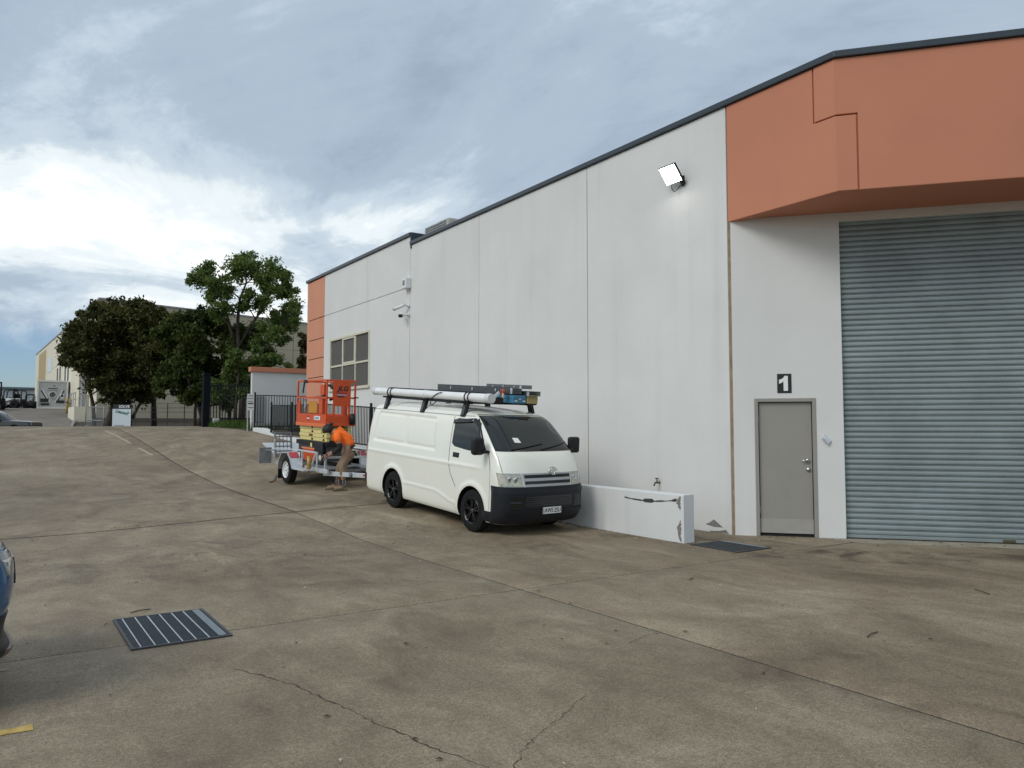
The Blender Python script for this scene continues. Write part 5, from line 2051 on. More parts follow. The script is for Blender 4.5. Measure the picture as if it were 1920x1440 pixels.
def build_person():
    base = Vector((6.46, 16.43, 0))
    base.z = H(base.x, base.y)
    fx = Vector((-0.86, 0.51, 0)).normalized()
    yaw = math.atan2(fx.y, fx.x)
    root = thing('person', 'person in a bright orange work shirt and khaki trousers bending over the trailer', 'person', base, (0, 0, yaw))
    SKIN = M('skin_tone', (0.30, 0.17, 0.115), 0.55, 0, 0.08, 20)
    HIV = M('hi_vis_orange', (1.0, 0.17, 0.012), 0.75, 0, 0.10, 9, bump=0.5, bscale=16)
    KHK = M('khaki_cloth', (0.235, 0.165, 0.105), 0.85, 0, 0.2, 9, bump=0.5, bscale=22)
    BLKC = M('black_cloth', (0.011, 0.011, 0.014), 0.85, 0, 0.2, 10, bump=0.3, bscale=25)
    BOOT = M('boot_suede', (0.235, 0.16, 0.10), 0.8, 0, 0.2, 14)
    HAIR = M('hair_black', (0.012, 0.009, 0.008), 0.6, 0, 0.3, 30, bump=0.8, bscale=60)
    # body: pelvis, spine, neck, head, arms and legs in one skin
    N_ = [(-0.17, 0, 0.93, 0.12, 0.15), (-0.09, 0, 1.06, 0.105, 0.14), (0.03, 0, 1.19, 0.11, 0.16), (0.135, 0, 1.275, 0.075, 0.09), (0.215, 0, 1.305, 0.052, 0.055),
          (0.285, 0, 1.325, 0.085, 0.075), (0.36, 0, 1.345, 0.092, 0.082), (0.40, 0, 1.285, 0.066, 0.062),
          (0.09, 0.19, 1.205, 0.06), (-0.01, 0.25, 0.955, 0.045), (0.21, 0.19, 0.80, 0.036), (0.28, 0.17, 0.765, 0.028),
          (0.10, -0.19, 1.21, 0.06), (0.07, -0.22, 0.95, 0.045), (0.29, -0.15, 0.82, 0.036), (0.36, -0.13, 0.79, 0.028),
          (-0.12, 0.10, 0.84, 0.095), (-0.02, 0.12, 0.50, 0.068), (-0.055, 0.12, 0.30, 0.06), (-0.06, 0.12, 0.09, 0.042),
          (-0.12, -0.10, 0.84, 0.095), (0.07, -0.12, 0.50, 0.068), (0.10, -0.12, 0.30, 0.06), (0.13, -0.12, 0.09, 0.042)]
    E_ = [(0, 1), (1, 2), (2, 3), (3, 4), (4, 5), (5, 6), (6, 7), (3, 8), (8, 9), (9, 10), (10, 11), (3, 12), (12, 13), (13, 14), (14, 15), (0, 16), (16, 17), (17, 18), (18, 19), (0, 20), (20, 21), (21, 22), (22, 23)]
    body = skin('body', N_, E_, SKIN, root, 0, 2)
    # face pieces
    m_ = MB()
    m_.lathe([(-0.02, 0.004), (-0.008, 0.016), (0.012, 0.013), (0.026, 0.004)], (0.452, 0, 1.288), 'z', 10)
    m_.build('nose', SKIN, body, smooth=True)
    for sg in (-1, 1):
        m_ = MB()
        m_.lathe([(-0.03, 0.006), (-0.02, 0.018), (0.015, 0.02), (0.03, 0.006)], (0.325, sg * 0.078, 1.305), 'z', 10)
        m_.build('ear', SKIN, body, smooth=True)
        m_ = MB()
        m_.lathe([(-0.008, 0.003), (0, 0.010), (0.008, 0.003)], (0.441, sg * 0.032, 1.322), 'x', 10)
        m_.build('eye', BLKGLOSS, body, smooth=True)
    # hair with a bun
    rnd = random.Random(5)
    m_ = MB()
    rows = []
    for j in range(15):
        th = math.pi * j / 14 * 0.70
        row = []
        for k in range(29):
            ph = 2 * math.pi * k / 28
            jt = 1 + 0.06 * rnd.uniform(-1, 1)
            v = Vector((math.sin(th) * math.cos(ph) * 0.125, math.sin(th) * math.sin(ph) * 0.115, math.cos(th) * 0.12)) * jt
            row.append(Euler((0, 0.10, 0)).to_matrix() @ v + Vector((0.315, 0, 1.345)))
        row[-1] = row[0]
        rows.append(row)
    m_.grid(rows)
    m_.build('hair', HAIR, body, smooth=True)
    m_ = MB()
    m_.lathe([(-0.04, 0.015), (-0.025, 0.038), (0.0, 0.046), (0.025, 0.038), (0.04, 0.015)], (0.25, 0, 1.468), 'z', 14)
    m_.build('hair_bun', HAIR, body, smooth=True)
    # shirt
    S_ = [(-0.185, 0, 0.925, 0.145, 0.175), (-0.10, 0, 1.06, 0.135, 0.175), (0.02, 0, 1.19, 0.14, 0.19), (0.12, 0, 1.262, 0.095, 0.13), (0.165, 0, 1.288, 0.078, 0.08),
          (0.085, 0.195, 1.205, 0.088), (0.03, 0.235, 1.05, 0.092), (0.095, -0.195, 1.21, 0.088), (0.085, -0.22, 1.05, 0.09)]
    sh_ = skin('shirt', S_, [(0, 1), (1, 2), (2, 3), (3, 4), (3, 5), (5, 6), (3, 7), (7, 8)], HIV, root, 2, 2)
    # long black under-sleeves
    for sg, pts in ((1, [(0.04, 0.235, 1.07, 0.07), (-0.01, 0.25, 0.95, 0.062), (0.06, 0.235, 0.885, 0.056), (0.19, 0.195, 0.815, 0.046)]),
                    (-1, [(0.08, -0.22, 1.07, 0.07), (0.07, -0.22, 0.95, 0.062), (0.15, -0.195, 0.90, 0.056), (0.27, -0.155, 0.83, 0.046)])):
        skin('sleeve', pts, [(0, 1), (1, 2), (2, 3)], BLKC, root, 0, 2)
    # belt / undershirt hem
    skin('undershirt', [(-0.20, 0, 0.90, 0.14, 0.165), (-0.165, 0, 0.95, 0.14, 0.165)], [(0, 1)], BLKC, root, 0, 2)
    # trousers
    T_ = [(-0.18, 0, 0.90, 0.13, 0.165), (-0.16, 0, 0.83, 0.125, 0.16), (-0.115, 0.10, 0.74, 0.112), (-0.03, 0.12, 0.52, 0.092), (-0.05, 0.12, 0.40, 0.086), (-0.055, 0.12, 0.27, 0.078),
          (-0.105, -0.10, 0.74, 0.112), (0.065, -0.12, 0.52, 0.092), (0.085, -0.12, 0.40, 0.086), (0.105, -0.12, 0.27, 0.078)]
    skin('trousers', T_, [(0, 1), (1, 2), (2, 3), (3, 4), (4, 5), (1, 6), (6, 7), (7, 8), (8, 9)], KHK, root, 1, 2)
    for fx_, fy_ in ((-0.06, 0.12), (0.13, -0.12)):
        m_ = MB()
        m_.tube([(fx_, fy_, 0.24), (fx_, fy_, 0.12)], [0.054, 0.05], 14)
        sk_ = m_.build('sock', BLKC, root, smooth=True)
        for a_ in (-0.5, 0.5):
            m_ = MB()
            m_.bar((fx_ + 0.05 * math.sin(a_) - 0.02, fy_ + 0.056, 0.23), (fx_ + 0.05 * math.sin(a_) - 0.02, fy_ + 0.053, 0.13), 0.018, 0.006)
            m_.build('sock_stripe', WHITEP, sk_)
        bt = skin('boot', [(fx_ - 0.03, fy_, 0.055, 0.05, 0.045), (fx_ - 0.012, fy_, 0.14, 0.058, 0.055), (fx_ + 0.07, fy_, 0.062, 0.052, 0.05), (fx_ + 0.16, fy_, 0.048, 0.046, 0.052), (fx_ + 0.215, fy_, 0.045, 0.038, 0.046)],
                  [(0, 1), (0, 2), (2, 3), (3, 4)], BOOT, root, 0, 2)
        m_ = MB()
        m_.prism([(fx_ - 0.085, fy_ - 0.04), (fx_ + 0.18, fy_ - 0.052), (fx_ + 0.255, fy_ - 0.025), (fx_ + 0.255, fy_ + 0.025), (fx_ + 0.18, fy_ + 0.052), (fx_ - 0.085, fy_ + 0.04)], 0.0, 0.024)
        m_.build('sole', M('boot_sole', (0.10, 0.075, 0.05), 0.8), bt)
        m_ = MB()
        m_.bar((fx_ + 0.04, fy_, 0.135), (fx_ + 0.12, fy_, 0.095), 0.05, 0.012)
        m_.build('laces', M('lace', (0.30, 0.24, 0.17), 0.8), bt)
    # hands: palm, four fingers, thumb, reaching down to the machine
    for sg, w0, dr in ((1, Vector((0.28, 0.17, 0.765)), Vector((0.85, -0.15, -0.5))), (-1, Vector((0.36, -0.13, 0.79)), Vector((0.9, 0.1, -0.42)))):
        dr = dr.normalized()
        sd = Vector((0, 1, 0))
        sd = (sd - dr * sd.dot(dr)).normalized()
        dn = dr.cross(sd)
        if dn.z > 0:
            dn = -dn
        nd, ed = [], []

        def P(a_, b_, c_, r_):
            p = w0 + dr * a_ + sd * b_ + dn * c_
            nd.append((p.x, p.y, p.z, r_))
            return len(nd) - 1
        wr = P(0, 0, 0, 0.024)
        pm = P(0.045, 0, 0.0, 0.028)
        ed.append((wr, pm))
        for b_, L_ in ((-0.030, 0.060), (-0.010, 0.072), (0.011, 0.068), (0.031, 0.052)):
            k0 = P(0.085, b_, 0.004, 0.0105)
            k1 = P(0.085 + L_ * 0.5, b_ * 1.08, 0.016, 0.0095)
            k2 = P(0.085 + L_ * 0.75, b_ * 1.1, 0.042, 0.008)
            ed += [(pm, k0), (k0, k1), (k1, k2)]
        t0 = P(0.035, -sg * 0.035, 0.012, 0.011)
        t1 = P(0.075, -sg * 0.055, 0.030, 0.0095)
        ed += [(pm, t0), (t0, t1)]
        skin('hand', nd, ed, SKIN, body, 1, 1)
    return root


person = build_person()


# ------------------------------------------------------------------ cars
def build_car(name, label, loc, yaw, paint, suv=True):
    root = thing(name, label, 'car', loc, (0, 0, yaw))
    L0 = 4.45
    z = [0.24, 0.32, 0.42, 0.52, 0.56, 0.60, 0.72, 0.84, 0.92, 0.965, 0.995, 1.02]
    hull = Hull(z,
                xf=[4.36, 4.47, 4.43, 4.445, 4.46, 4.475, 4.49, 4.485, 4.45, 4.34, 4.05, 3.6],
                xr=[0.10, 0.04, 0.01, 0.0, 0.0, 0.0, 0.0, 0.01, 0.03, 0.05, 0.08, 0.12],
                w=[0.80, 0.86, 0.875, 0.885, 0.89, 0.895, 0.90, 0.895, 0.885, 0.87, 0.845, 0.80],
                af=[0.32, 0.34, 0.34, 0.34, 0.34, 0.34, 0.36, 0.38, 0.42, 0.55, 0.8, 1.0], nf=[4.2, 4.4, 4.4, 4.4, 4.4, 4.4, 4.4, 4.2, 4.0, 3.2, 2.6, 2.4],
                ar=[0.3] * 12)
    body = hull.build(list(np.arange(0.24, 0.96, 0.03)) + [0.965, 0.975, 0.985, 0.995, 1.005, 1.013, 1.02], 60, 20, 8).build('body', paint, None, smooth=True, fix=False)
    cut_cylinders(body, [(0.86, 0.35, 0.40, 0.6, 1.1), (0.86, 0.35, 0.40, -1.1, -0.6), (3.55, 0.35, 0.40, 0.6, 1.1), (3.55, 0.35, 0.40, -1.1, -0.6)], BLACKP)
    body.parent = root
    smooth_by_angle(body, 40)
    zc = [1.0, 1.1, 1.25, 1.4, 1.52, 1.58, 1.62, 1.64]
    cab = Hull(zc, xf=[3.35, 3.15, 2.90, 2.66, 2.44, 2.28, 2.0, 1.6], xr=[0.14, 0.17, 0.24, 0.33, 0.42, 0.50, 0.65, 0.9],
               w=[0.82, 0.80, 0.76, 0.71, 0.655, 0.60, 0.50, 0.3], af=[0.5] * 8, nf=[2.8] * 8, ar=[0.25] * 8)
    cb = cab.build(list(np.arange(1.0, 1.55, 0.05)) + [1.56, 1.58, 1.60, 1.62, 1.632, 1.64], 50, 16, 8).build('cabin', paint, root, smooth=True, fix=False)
    cab.nose_patch(1.06, 1.53, -62, 62, 0.006, 24, 10).build('windscreen', GLASS, cb, smooth=True, angle=40)
    for sg in (-1, 1):
        cab.side_patch([(1.95, 1.08), (2.85, 1.08), (2.5, 1.38), (2.25, 1.50), (1.95, 1.52)], sg, 0.006).build('side_window', GLASS, cb, smooth=True, angle=40)
        cab.side_patch([(0.75, 1.10), (1.86, 1.08), (1.86, 1.52), (1.0, 1.48)], sg, 0.006).build('side_window', GLASS, cb, smooth=True, angle=40)
        for x in (0.86, 3.55):
            wheel(root, x, sg * 0.885, 0.345, 0.345, 0.21, sg, 0.235, SILVERP, 5, 'twin')
        hl = hull.nose_patch(0.78, 0.915, 34 * sg, 74 * sg, 0.006, 16, 6, thf=lambda u: (sg * (38 - 6 * u), sg * (56 + 5 * u))).build('headlight', M('car_lamp_lens', (0.20, 0.22, 0.23), 0.08, 0.2, 0.2, 20, coat=1), root, smooth=True, angle=40)
        hull.nose_patch(0.86, 0.875, 38 * sg, 58 * sg, 0.009, 12, 2).build('lamp_strip', CHROME, hl, smooth=True)
        m_ = MB()
        m_.lathe([(-0.10, 0.02), (-0.07, 0.07), (0.02, 0.085), (0.09, 0.06), (0.11, 0.02)], (2.72, sg * 0.98, 1.08), 'y', 14)
        m_.build('mirror', paint, root, smooth=True)
        # dark wheel-arch and sill cladding
        for cx in (0.86, 3.55):
            m_ = MB()
            rows = []
            for r_, o_ in ((0.395, -0.02), (0.40, 0.012), (0.45, 0.012), (0.46, -0.01)):
                row = []
                for k in range(19):
                    t = math.pi * k / 18
                    x_, z_ = cx + r_ * math.cos(t), 0.35 + r_ * math.sin(t)
                    row.append((x_, sg * (hull.side(x_, min(max(z_, 0.25), 1.0)) + o_), z_))
                rows.append(row)
            m_.grid(rows)
            m_.build('arch_trim', BLACKP, root, smooth=True)
        hull.side_line([(2.95, 0.40), (2.98, 0.98)], sg, 0.006).build('door_seam', BLKGLOSS, root, fix=False)
        hull.side_line([(1.92, 0.40), (1.92, 0.99)], sg, 0.006).build('door_seam', BLKGLOSS, root, fix=False)
    hull.nose_patch(0.245, 0.535, -72, 72, 0.014, 40, 10, 0.04).build('lower_bumper', M('bumper_cladding', (0.02, 0.021, 0.023), 0.5, 0, 0.1), root, smooth=True, angle=40)
    hull.nose_patch(0.27, 0.335, -50, 50, 0.03, 30, 4, 0.04).build('skid_plate', M('skid_bronze', (0.20, 0.15, 0.12), 0.45, 0.4), root, smooth=True, angle=40)
    gr = hull.nose_patch(0.70, 0.86, -28, 28, 0.008, 20, 6).build('grille', BLKGLOSS, root, smooth=True, angle=40)
    for k in range(3):
        hull.nose_patch(0.725 + k * 0.045, 0.74 + k * 0.045, -27, 27, 0.009, 18, 1).build('grille_bar', CHROME, gr, smooth=True)
    hull.nose_patch(0.925, 0.935, -66, 66, 0.0015, 40, 1).build('bonnet_seam', BLKGLOSS, root, smooth=True)
    m_ = MB()
    m_.box(0.2, 4.2, -0.7, 0.7, 0.20, 0.26)
    m_.build('underbody', BLACKP, root)
    return root


BLUE = M('car_blue_paint', (0.035, 0.12, 0.26), 0.22, 0.35, 0.04, 3, coat=0.9)
build_car('parked_car', 'blue parked car with dark bumper cladding facing the warehouse', (-4.385, 5.75, 0.0), R(8), BLUE)
BLKCAR = M('car_dark_paint', (0.018, 0.02, 0.023), 0.22, 0.3, 0.04, 3, coat=0.9)
build_car('parked_car', 'dark car parked down the slope beyond the crest with only its bonnet showing', (-1.92, 56.3, H(0, 56.3) - 0.02), R(-25), BLKCAR)


# ------------------------------------------------------------------ drain grates
def grate(label, x0, x1, y0, y1, bright, nbar, group=None):
    g_ = thing('drain_grate', label, 'drain grate', (x0, y0, 0.004))
    w, h = x1 - x0, y1 - y0
    m_ = MB()
    t = 0.022
    m_.box(-t, w + t, -t, 0, -0.02, 0.010)
    m_.box(-t, w + t, h, h + t, -0.02, 0.010)
    m_.box(-t, 0, 0, h, -0.02, 0.010)
    m_.box(w, w + t, 0, h, -0.02, 0.010)
    m_.build('frame', STEELD, g_)
    m_ = MB()
    m_.box(0, w, 0, h, -0.01, -0.0015)
    m_.build('pit', M('pit_dark', (0.018, 0.02, 0.024), 0.9), g_)
    for k in range(nbar):
        m_ = MB()
        x = w * (k + 0.5) / nbar
        m_.box(x - 0.004, x + 0.004, 0.004, h - 0.004, -0.001, 0.011)
        m_.build('bearing_bar', bright, g_)
    m_ = MB()
    n_ = int(h / 0.024)
    for k in range(n_):
        y = h * (k + 0.5) / n_
        m_.box(0.0, w, y - 0.0045, y + 0.0045, 0.0, 0.008)
    o = m_.build('cross_rods', M('grate_rods', (0.075, 0.09, 0.105), 0.45, 0.5, 0.25, 30), g_)
    o['kind'] = 'stuff'
    m_ = MB()
    m_.box(w - 0.075, w - 0.015, 0.01, h - 0.01, 0.009, 0.013)
    m_.build('edge_plate', M('grate_plate', (0.24, 0.27, 0.29), 0.45, 0.5, 0.15, 20), g_)
    return g_


grate('square steel drain grate with bright bearing bars in the open yard', 0.92, 1.61, 6.46, 7.50, GALV, 7)
grate('grey steel drain grate in the stained concrete by the personnel door', 8.30, 8.95, 6.95, 7.75, STEELD, 6)

# damp dirt fan round the grate by the door, with a ragged outline of its own
def stain(cx, cy, rx, ry, mat, seed, rot=0.0, n=40):
    rr_ = random.Random(seed)
    ph = [rr_.uniform(0, 6.28) for _ in range(5)]
    pts = []
    for k in range(n):
        a = 2 * math.pi * k / n
        r = 1 + 0.18 * math.sin(2 * a + ph[0]) + 0.13 * math.sin(3 * a + ph[1]) + 0.08 * math.sin(5 * a + ph[2]) + 0.05 * math.sin(9 * a + ph[3]) + 0.04 * rr_.uniform(-1, 1)
        x, y = rx * r * math.cos(a), ry * r * math.sin(a)
        x, y = x * math.cos(rot) - y * math.sin(rot) + cx, x * math.sin(rot) + y * math.cos(rot) + cy
        pts.append((x, y))
    m_ = MB()
    vs = [(cx, cy, H(cx, cy) + 0.0022)] + [(x, y, H(x, y) + 0.0022) for x, y in pts]
    m_.add(vs, [(0, 1 + k, 1 + (k + 1) % n) for k in range(n)])
    return m_.build('damp_stain', mat, ground, fix=False)


def stain_material(name, col, lo, hi, scale=1.6, amax=0.7):
    m, nt, b, N, L = nodes_of(name)
    g = N('ShaderNodeNewGeometry')
    n1 = N('ShaderNodeTexNoise')
    n1.inputs['Scale'].default_value = scale
    n1.inputs['Detail'].default_value = 7
    n1.inputs['Roughness'].default_value = 0.65
    n1.inputs['Distortion'].default_value = 0.8
    L(g.outputs['Position'], n1.inputs['Vector'])
    r = N('ShaderNodeMapRange')
    r.inputs[1].default_value = lo
    r.inputs[2].default_value = hi
    r.inputs[4].default_value = amax
    L(n1.outputs[0], r.inputs[0])
    L(r.outputs[0], b.inputs['Alpha'])
    b.inputs['Base Color'].default_value = (*col, 1)
    b.inputs['Roughness'].default_value = 0.7
    return m


STN = stain_material('damp_dirt', (0.062, 0.054, 0.043), 0.46, 0.74, 1.6, 0.5)
STN2 = stain_material('tyre_dirt', (0.10, 0.085, 0.07), 0.5, 0.8, 1.1, 0.4)
stain(9.0, 6.7, 0.75, 1.3, STN, 2, 0.5)
stain(10.0, 5.4, 0.6, 1.5, STN, 5, 0.65)
stain(8.55, 8.6, 0.5, 1.0, STN, 8, 0.1)
stain(3.0, 10.5, 2.6, 1.6, STN2, 9, 0.5)
stain(1.0, 18, 2.2, 3.2, STN2, 12, 0.2)
stain(3.6, 22, 1.2, 5.0, STN2, 14, 0.0)

# leaf litter and grit blown about the yard
def litter():
    m_ = MB()
    rr_ = random.Random(21)
    spots = []
    for _ in range(170):
        x = rr_.uniform(0.2, 9.3)
        y = rr_.uniform(3.0, 16.0)
        spots.append((x, y, rr_.uniform(0.008, 0.026)))
    for _ in range(120):
        y = rr_.uniform(8.0, 12.0)
        spots.append((8.26 - abs(rr_.gauss(0, 0.10)), y, rr_.uniform(0.008, 0.03)))
    for _ in range(90):
        s_ = rr_.uniform(0.1, 6)
        p = dw(s_, abs(rr_.gauss(0.05, 0.25)) + 0.03, 0)
        spots.append((p[0], p[1], rr_.uniform(0.008, 0.028)))
    for x, y, s_ in spots:
        a = rr_.uniform(0, 6.28)
        z = H(min(x, 9.6), y) + 0.008
        c, q = math.cos(a) * s_, math.sin(a) * s_
        k = rr_.uniform(0.25, 0.6)
        vs = [(x + c, y + q, z), (x - q * k, y + c * k, z + s_ * 0.35), (x - c, y - q, z), (x + q * k, y - c * k, z + s_ * 0.2)]
        m_.add(vs, [(0, 1, 2, 3)], rr_.choice((0, 0, 0, 1, 2)))
    # a few twigs
    for x, y, l_, a in ((5.9, 3.6, 0.11, 0.2), (8.35, 3.9, 0.12, 1.0), (6.4, 6.0, 0.06, 0.4), (1.15, 7.75, 0.09, 0.3), (7.0, 2.9, 0.09, 0.6)):
        z = H(x, y) + 0.01
        m_.tube([(x - l_ * math.cos(a), y - l_ * math.sin(a), z), (x, y + 0.008, z + 0.004), (x + l_ * math.cos(a), y + l_ * math.sin(a), z)], 0.005, 5)
    o = m_.build('leaf_litter', [M('dead_leaf', (0.06, 0.045, 0.028), 0.9), M('dry_leaf', (0.30, 0.24, 0.13), 0.9), M('paper_bit', (0.5, 0.47, 0.4), 0.9)], fix=False)
    tag(o, 'dead leaves, twigs and grit scattered over the concrete yard', 'litter', kind='stuff')


litter()


# ------------------------------------------------------------------ beyond the crest: driveway, kerbs, buildings
def sheet(name, poly_rows, mat, lift):
    m_ = MB()
    m_.grid([[(x, y, H(x, y) + lift) for x, y in row] for row in poly_rows])
    return tag(m_.build(name, mat, fix=False, smooth=True), kind='structure')


rows = []
for y in list(np.arange(46.5, 100, 1.5)):
    xr_ = float(np.interp(y, [46, 52, 56, 60, 66, 70, 100], [3.9, 4.1, 4.0, 4.1, 4.8, 5.6, 5.6]))
    rows.append([(xr_ - 22 * (1 - u), y) for u in np.linspace(0, 1, 20)])
sheet('driveway', rows, ASPH, 0.004)
rows = []
for y in list(np.arange(46.5, 66, 1.0)):
    xl = float(np.interp(y, [46, 52, 56, 60, 66], [4.25, 4.4, 4.3, 4.4, 5.1]))
    rows.append([(xl + 20 * u, y) for u in np.linspace(0, 1, 16)])
sheet('garden_bed', rows, SOIL, 0.05)
kb = MB()
for y in np.arange(46.5, 66, 1.0):
    x0 = float(np.interp(y, [46, 52, 56, 60, 66], [4.08, 4.25, 4.15, 4.25, 4.95]))
    x1 = float(np.interp(y + 1, [46, 52, 56, 60, 66], [4.08, 4.25, 4.15, 4.25, 4.95]))
    kb.bar((x0, y, H(x0, y) + 0.05), (x1, y + 0.99, H(x1, y + 1) + 0.05), 0.15, 0.2)
tag(kb.build('kerb', M('kerb_concrete', (0.30, 0.28, 0.24), 0.9, 0, 0.2)), kind='structure')

# beige warehouse
CB = Vector((6.25, 65.1, 0))
LD = Vector((-0.036, 0.9994, 0))      # along its long side
RD = Vector((0.9994, 0.036, 0))       # along the end facing the trees
HB = 11.38
bw = thing('beige_warehouse', 'tall beige concrete warehouse behind the dark trees', 'warehouse')


def fb(face, a0, a1, d0, d1, z0, z1, m_, mi=0):
    D, Nn = (LD, -RD) if face == 'L' else (RD, -LD)
    vs = [tuple(CB + D * a + Nn * d + Vector((0, 0, z))) for z in (z0, z1) for d in (d0, d1) for a in (a0, a1)]
    return m_.add(vs, [(0, 2, 3, 1), (4, 5, 7, 6), (0, 1, 5, 4), (2, 6, 7, 3), (0, 4, 6, 2), (1, 3, 7, 5)], mi)


zlev = [1.2, 3.6, 6.0, 8.4]
for k in range(4):
    for i in range(4):
        a0, a1 = 7.5 * i, 7.5 * (i + 1)
        z0 = zlev[k] + 0.02
        t0, t1 = (zlev[k + 1], zlev[k + 1]) if k < 3 else (HB - a0 * 0.036, HB - a1 * 0.036)
        m_ = MB()
        vs = []
        for d in (0.0, -0.25):
            for a, zz in ((a0 + 0.02, z0), (a1 - 0.02, z0), (a1 - 0.02, t1), (a0 + 0.02, t0)):
                vs.append(tuple(CB + RD * a - LD * d + Vector((0, 0, zz))))
        m_.add(vs, [(0, 1, 2, 3), (7, 6, 5, 4), (0, 4, 5, 1), (1, 5, 6, 2), (2, 6, 7, 3), (3, 7, 4, 0)])
        m_.build('wall_panel', BEIGE, bw)
m_ = MB()
fb('R', 0.0, 30, -0.3, -0.24, 1, 9.5, m_)
m_.build('joint_backing', CAULK, bw)
m_ = MB()
fb('R', -0.05, 30, -0.3, 0.004, 1.0, 2.45, m_)
m_.build('dark_base', M('base_brown', (0.10, 0.085, 0.065), 0.9, 0, 0.3, 1), bw)
LEN_L = 55
cuts = [0, 6, 10.2, 17, 24, 31, 39, 47, LEN_L]
for i in range(len(cuts) - 1):
    for z0, z1 in ((1.2, 4.2), (4.2, 8.2), (8.2, HB)):
        if i == 1 and z1 < 9:
            continue
        m_ = MB()
        fb('L', cuts[i] + 0.02, cuts[i + 1] - 0.02, -0.3, 0, z0 + 0.015, z1 - 0.015, m_)
        o = m_.build('wall_panel', CREAM, bw)
m_ = MB()
fb('L', 5.5, 11, -1.2, -0.9, 1.2, 8.2, m_)
m_.build('loading_door', M('door_dark', (0.012, 0.012, 0.012), 0.8), bw)
m_ = MB()
fb('L', 5.2, 6.02, -0.2, 0.35, 1.2, 8.2, m_)
m_.build('column', M('column_grey', (0.30, 0.31, 0.32), 0.7), bw)
m_ = MB()
fb('L', 0, LEN_L, -0.35, 0.05, HB, HB + 0.14, m_)
m_.build('roof_edge', M('edge_grey', (0.28, 0.28, 0.27), 0.6), bw)
m_ = MB()
for a in np.arange(0, 30, 3.0):
    pass
vs = [tuple(CB + RD * a - LD * d + Vector((0, 0, HB - 0.036 * a + e))) for e in (0, 0.12) for d in (-0.3, 0.05) for a in (0, 30)]
m_.add(vs, [(0, 2, 3, 1), (4, 5, 7, 6), (0, 1, 5, 4), (2, 6, 7, 3), (0, 4, 6, 2), (1, 3, 7, 5)])
m_.build('roof_edge', M('edge_grey', (0.28, 0.28, 0.27), 0.6), bw)
m_ = MB()
fb('L', 0.3, LEN_L, -30, -0.32, 9.6, 9.7, m_)
m_.build('roof', M('roof_sheet', (0.32, 0.33, 0.34), 0.5, 0.3), bw)
for a in (17.9, 20.2, 24.7, 27.2):
    m_ = MB()
    fb('L', a, a + 1.1, -0.05, 0.012, 5.6, 7.9, m_)
    w_ = m_.build('window', BLACKT, bw)
    m_ = MB()
    fb('L', a - 0.08, a + 1.18, -0.05, 0.05, 5.52, 5.6, m_)
    m_.build('sill', WFR, w_)
m_ = MB()
fb('L', 41, 50, 0.0, 0.03, 4.5, HB - 0.4, m_)
m_.build('tan_strip', M('tan_panel', (0.42, 0.32, 0.17), 0.7), bw)
m_ = MB()
fb('L', 34, 38, 0.0, 0.03, 8.0, 9.6, m_)
m_.build('pale_sign', M('sign_pale', (0.62, 0.68, 0.74), 0.6), bw)
for a in (2.2, 3.9):
    m_ = MB()
    fb('L', a, a + 0.9, 0.0, 0.03, 2.2, 4.3, m_)
    m_.build('side_door', M('door_shade', (0.24, 0.21, 0.15), 0.7), bw)
# stair landing with rails beside the long wall
ld = thing('loading_landing', 'cream concrete landing with pipe railing against the beige warehouse', 'landing')
m_ = MB()
fb('L', 1.2, 5.0, 0.05, 1.3, 1.5, 3.3, m_)
m_.build('platform', CREAM, ld)
for z in (3.85, 4.35):
    m_ = MB()
    m_.tube([tuple(CB + LD * 1.2 - RD * 1.25 + Vector((0, 0, z))), tuple(CB + LD * 5.0 - RD * 1.25 + Vector((0, 0, z)))], 0.03, 6)
    m_.build('rail', GALVD, ld)
for a in (1.2, 2.5, 3.8, 5.0):
    m_ = MB()
    m_.tube([tuple(CB + LD * a - RD * 1.25 + Vector((0, 0, 3.3))), tuple(CB + LD * a - RD * 1.25 + Vector((0, 0, 4.38)))], 0.03, 6)
    m_.build('rail_post', GALVD, ld)
# bollards
for k, (a, lab) in enumerate(((7.6, 'yellow steel bollard beside the pipe-railed landing'), (9.4, 'yellow steel bollard behind the other bollard at the dark loading door'))):
    p = CB + LD * a - RD * 0.9
    b_ = thing('bollard', lab, 'bollard', (p.x, p.y, H(p.x, p.y)), group='bollards at the loading door')
    m_ = MB()
    m_.lathe([(0.0, 0.11), (1.25, 0.11), (1.32, 0.07), (1.34, 0.01)], (0, 0, 0), 'z', 16, close=False)
    m_.build('post', M('bollard_yellow', (0.52, 0.34, 0.06), 0.5, 0, 0.15), b_, smooth=True)
    m_ = MB()
    m_.tube([(0, 0, 0.85), (0, 0, 1.0)], 0.113, 16)
    m_.build('band', M('band_black', (0.05, 0.05, 0.05), 0.5), b_)

# refrigerated container
RP = Vector((4.28, 81.4, 0))
RP.z = H(4.28, 81.4)
rc = thing('reefer_container', 'white refrigerated shipping container with its cooling unit end showing', 'container', RP, (0, 0, R(-6)))
RW = M('reefer_white', (0.62, 0.64, 0.62), 0.5, 0, 0.14, 1.5)


def rbox(nm, x0, x1, y0, y1, z0, z1, mat, par=None, bev=0):
    m_ = MB()
    m_.box(x0, x1, y0, y1, z0, z1)
    return m_.build(nm, mat, par or rc, bevel=bev)


